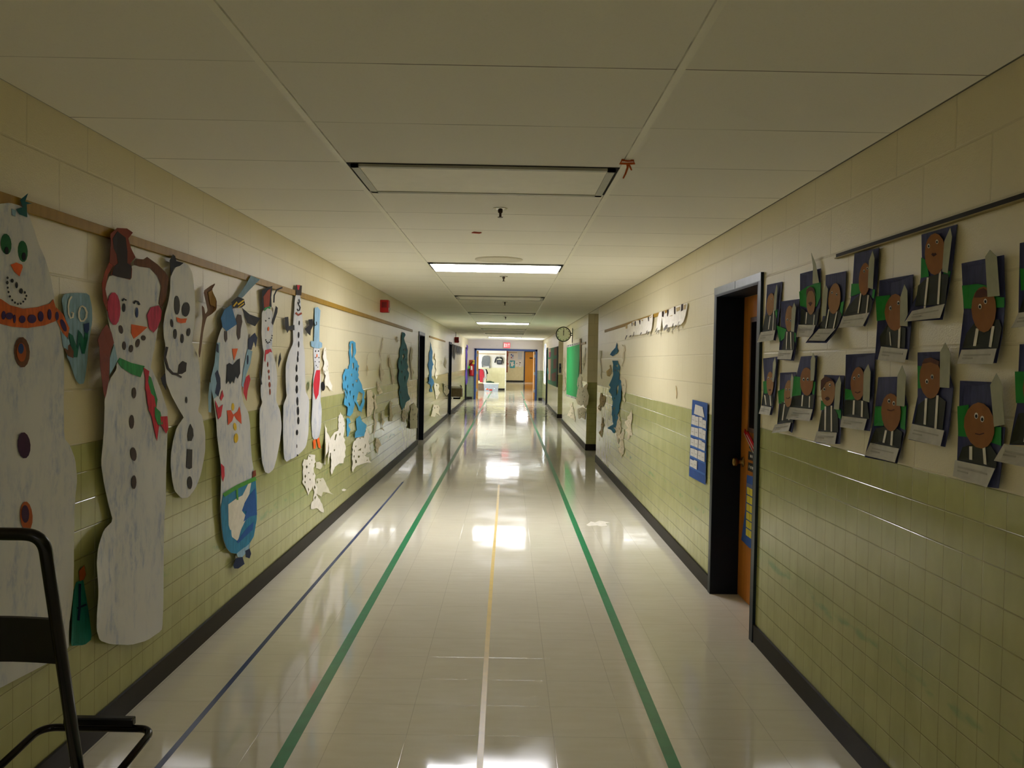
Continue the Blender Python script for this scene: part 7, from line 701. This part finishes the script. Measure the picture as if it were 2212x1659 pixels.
yplate('sleeve', [(-1.27, 1.80), (-1.34, 1.74), (-1.385, 1.45), (-1.36, 1.20), (-1.31, 1.20), (-1.315, 1.45), (-1.28, 1.62)], YF-.05, .045, plain('grey_knit', '6A6C6E', .9), r)
yplate('sleeve', [(-1.0, 1.795), (-.94, 1.72), (-.925, 1.5), (-.955, 1.38), (-.915, 1.17), (-.965, 1.14), (-1.01, 1.36), (-.985, 1.6)], YF-.05, .045, plain('grey_knit', '6A6C6E', .9), r)
hanger(r, -1.15, 1.81)
r = thing('shirt', 'small black shirt with white print hanging on the wooden rail beyond the doorway', 'shirt', (-.46, YF, 1.35))
yplate('body', [(-.60, 1.76), (-.52, 1.765), (-.46, 1.72), (-.40, 1.765), (-.32, 1.75), (-.30, 1.6), (-.31, 1.38), (-.45, 1.36), (-.575, 1.38), (-.585, 1.6)], YF-.05, .05, plain('black_cotton', '232328', .9), r)
yplate('sleeve', [(-.60, 1.76), (-.66, 1.68), (-.715, 1.46), (-.665, 1.44), (-.60, 1.60)], YF-.05, .04, plain('black_cotton', '232328', .9), r)
yplate('sleeve', [(-.32, 1.75), (-.26, 1.68), (-.225, 1.45), (-.255, 1.41), (-.30, 1.60)], YF-.05, .04, plain('black_cotton', '232328', .9), r)
yplate('print', [(-.57, 1.645), (-.44, 1.68), (-.32, 1.64), (-.33, 1.60), (-.45, 1.625), (-.56, 1.605)], YF-.101, .003, M_WHITE, r)
yplate('print', [(-.55, 1.58), (-.35, 1.58), (-.36, 1.42), (-.53, 1.42)], YF-.101, .002, plain('grey_print', '5A5A60', .9), r)
hanger(r, -.46, 1.77); hanger(r, -.66, 1.76)
# rack with clothes
r = thing('clothes_rack', 'dark low clothes rack against the wall beyond the doorway', 'clothes rack', (-1.3, 43.6, 0))
finish('rod', mesh(lambda b: tube(b, [(-1.56, 43.6, 1.12), (-1.08, 43.6, 1.12)], .012, 8)), M_GREY, r)
for x in (-1.56, -1.10): finish('post', bx(x-.015, x+.015, 43.58, 43.62, 0, 1.12), plain('dark_brown', '3A2818', .5), r)
finish('base', bx(-1.52, -1.15, 43.45, 43.75, .0, .36, bev=.01), plain('brown_box', '5A4432', .6), r)
GARM = [('navy shirt hanging at the left of the clothes rack', '24284E', -1.50, .5, 1.10), ('red shirt hanging in the middle of the clothes rack', 'A01E2C', -1.36, .42, 1.09), ('white striped shirt at the right of the clothes rack', 'D8D4D4', -1.24, .38, 1.10), ('black jacket at the right end of the clothes rack', '141418', -1.16, .62, 1.08), ('second navy shirt on the clothes rack, next to the red one', '2C2E5A', -1.42, .55, 1.09)]
for i, (l, h, x, zb, zt_) in enumerate([GARM[k] for k in (4, 0, 3, 2, 1)]):
    g = thing('hanging_shirt', l, 'shirt', (x, 43.5, zb), 'clothes on the low rack')
    yo = 43.62-.07*i
    yplate('body', [(x-.10, zt_-.03), (x-.03, zt_+.02), (x+.03, zt_+.02), (x+.10, zt_-.03), (x+.09, (zt_+zb)/2), (x+.08, zb), (x-.07, zb+.02), (x-.10, (zt_+zb)/2)], yo, .035, plain('cloth_'+h, h, .9), g)
    yplate('sleeve', [(x+.10, zt_-.03), (x+.135, zt_-.14), (x+.15, zb+.25), (x+.11, zb+.24), (x+.085, zt_-.2)], yo, .03, plain('cloth_'+h, h, .9), g)
    finish('hanger', mesh(lambda b: tube(b, [(x, yo-.015, zt_+.015), (x, yo-.01, zt_+.04), (x, 43.6, 1.135)], .005, 6)), M_GREY, g)
r = thing('storage_bin', 'grey see-through plastic bin with white lid beyond the doorway', 'storage bin', (-.82, 42.7, 0))
def binb(b):
    lo = [b.verts.new(q) for q in ((-1.17, 42.5, 0), (-.48, 42.5, 0), (-.48, 42.95, 0), (-1.17, 42.95, 0))]; hi = [b.verts.new(q) for q in ((-1.20, 42.46, .37), (-.45, 42.46, .37), (-.45, 42.99, .37), (-1.20, 42.99, .37))]
    b.faces.new(lo); b.faces.new(hi)
    for i in range(4): b.faces.new((lo[i], lo[(i+1) % 4], hi[(i+1) % 4], hi[i]))
finish('tub', mesh(binb), M_PLAST, r)
finish('lid', bx(-1.225, -.425, 42.44, 43.01, .37, .425, bev=.012), M_WHITE, r)
for x, z, w, h, c in ((-1.02, .07, .12, .07, 'C8502A'), (-.84, .03, .16, .08, 'B83A2A'), (-1.08, .10, .05, .06, 'E8E4DC'), (-.66, .12, .07, .09, 'C8C8D0')):
    finish('contents', bx(x-w/2, x+w/2, 42.482, 42.492, z, z+h, bev=.008), plain('bin_'+c, c, .5), r)
tag(finish('cloth_bundle', mesh(lambda b: [lathe(b, [(.02, 0), (.17, .005), (.16, .05), (.10, .085), (.03, .095)], (-.93, 42.75, .426), 14), lathe(b, [(.02, 0), (.10, .004), (.09, .04), (.03, .06)], (-.77, 42.7, .426), 12)]), plain('dark_green_cloth', '1E3A22', .9), loc=(-.9, 42.75, .426), smooth=True), 'dark green bundle lying on the lid of the plastic bin', 'cloth bundle')
struct(finish('trim_4', bx(FX-.004, FX+.09, YF+.25, YF+.29, .95, 2.34), plain('red_brown_strip', '8A3A22', .5), loc=(FX, YF, .95)))
# farthest wall
r = struct(empty('door_7', (1.66, YFF, 0)))
finish('door_leaf', bx(1.30, 2.05, YFF-.03, YFF-.001, .01, 2.27), M_WOODF, r)
finish('frame', mesh(lambda b: [box(b, 1.215, 1.30, YFF-.05, YFF-.001, 0, 2.27), box(b, 2.05, 2.13, YFF-.05, YFF-.001, 0, 2.27), box(b, 1.215, 2.13, YFF-.05, YFF-.001, 2.27, 2.34)]), plain('far_navy', '23304E', .4), r)
finish('name_plate', bx(1.63, 1.87, YFF-.036, YFF-.03, 1.78, 1.86), M_BLACK, r)
struct(finish('baseboard_farthest', bx(FX, 1.21, YFF-.014, YFF, 0, .11), plain('black_baseboard', '15130F', .4), loc=(0, YFF, 0)))
def poster(label, x0, x1, z0, z1, m, parts=(), name='poster', grp='papers on the farthest wall'):
    r = thing(name, label, 'poster', ((x0+x1)/2, YFF, z0), grp)
    finish('sheet', bx(x0, x1, YFF-.006, YFF-.001, z0, z1), m, r)
    for pn, pts, pm in parts: yplate(pn, pts, YFF-.006, .002, pm, r)
M_WP = plain('white_poster', 'E6E4E0', .6); M_DOT = plain('dark_dot', '4A2A34', .6)
def disc(x, z, q, n=10): return [(x+q*math.cos(2*math.pi*i/n), z+q*math.sin(2*math.pi*i/n)) for i in range(n)]
poster('teal poster with a white figure on the farthest wall', .15, .535, 1.05, 1.61, plain('teal_poster', '2A9AB0', .6), [('figure', [(.22, 1.12), (.24, 1.35), (.18, 1.45), (.22, 1.55), (.30, 1.46), (.38, 1.56), (.46, 1.52), (.42, 1.40), (.50, 1.30), (.40, 1.22), (.38, 1.12), (.30, 1.2)], M_WP)])
poster('white sheet with blue and red marks, above the teal poster', .206, .433, 1.75, 2.12, plain('pale_sheet', 'C8CCD4', .6), [('mark', disc(.26, 2.05, .05), plain('blue_mark', '2A4A9A', .6)), ('mark', disc(.37, 1.96, .05), plain('blue_mark', '2A4A9A', .6)), ('mark', disc(.27, 1.83, .05), plain('red_mark', 'B83A3A', .6))])
poster('tall pale sheet high on the farthest wall, nearest the far wood door', .755, 1.053, 1.70, 2.27, plain('pale_sheet', 'C8CCD4', .6))
poster('small sheet with a dark dot right of the teal poster', .60, .76, 1.14, 1.58, M_WP, [('mark', disc(.68, 1.40, .035), M_DOT)])
poster('small sheet with two dots near the far wood door', .82, 1.02, 1.12, 1.60, M_WP, [('mark', disc(.92, 1.46, .05), M_DOT), ('mark', disc(.90, 1.30, .03), M_DOT)])
poster('narrow red banner at the corner of the farthest wall', -.06, .03, 1.92, 2.27, plain('red_banner', 'A82A2A', .6), name='banner')
poster('white sheet with a red heart below the red banner', -.03, .10, 1.15, 1.62, M_WP, [('mark', disc(.02, 1.35, .05), plain('red_mark', 'B83A3A', .6))])
tag(finish('tack_strip', bx(0, .69, YFF-.02, YFF, 2.19, 2.225), M_STRIP, loc=(.3, YFF, 2.19)), 'wooden tack strip high on the farthest wall', 'tack strip')
tag(finish('ceiling_light', bx(.70, 1.50, 59.4, 60.0, CEIL-.05, CEIL-.002), MATS['lamp_on'], loc=(1.1, 59.7, CEIL)), 'glowing ceiling light seen through the far doorway', 'ceiling light', 'fluorescent ceiling lights')
# ------------------------------------------------------------------ camera
cam = bpy.data.cameras.new('camera'); co = bpy.data.objects.new('camera', cam); COL.objects.link(co)
pit, yaw, rol, fpx = (0.026673, 0.005477, 0.017527, 1806.53)
cam.sensor_fit = 'HORIZONTAL'; cam.sensor_width = 36.0; cam.lens = fpx/2212*36.0; cam.clip_start = .05; cam.clip_end = 200
fw = Vector((math.sin(yaw)*math.cos(pit), math.cos(yaw)*math.cos(pit), -math.sin(pit))); rt = Vector((math.cos(yaw), -math.sin(yaw), 0)); up = rt.cross(fw)
r_ = rt*math.cos(rol)+up*math.sin(rol); u_ = -rt*math.sin(rol)+up*math.cos(rol)
m = Matrix((r_, u_, -fw)).transposed().to_4x4(); m.translation = Vector((0, 0, 1.523)); co.matrix_world = m
sc = bpy.context.scene; sc.camera = co
w = bpy.data.worlds.new('world'); sc.world = w; w.use_nodes = True
w.node_tree.nodes['Background'].inputs[0].default_value = (.5, .55, .6, 1); w.node_tree.nodes['Background'].inputs[1].default_value = .3
sc.view_settings.view_transform = 'Standard'; sc.view_settings.look = 'None'; sc.view_settings.gamma = 1; sc.view_settings.use_curve_mapping = False
sc.view_settings.exposure = 0.0
sc.cycles.max_bounces = 8; sc.cycles.diffuse_bounces = 7; sc.cycles.caustics_reflective = False; sc.cycles.caustics_refractive = False; sc.cycles.glossy_bounces = 4; sc.cycles.sample_clamp_indirect = 6
for o in bpy.data.objects:
    if '_o' in o: del o['_o']
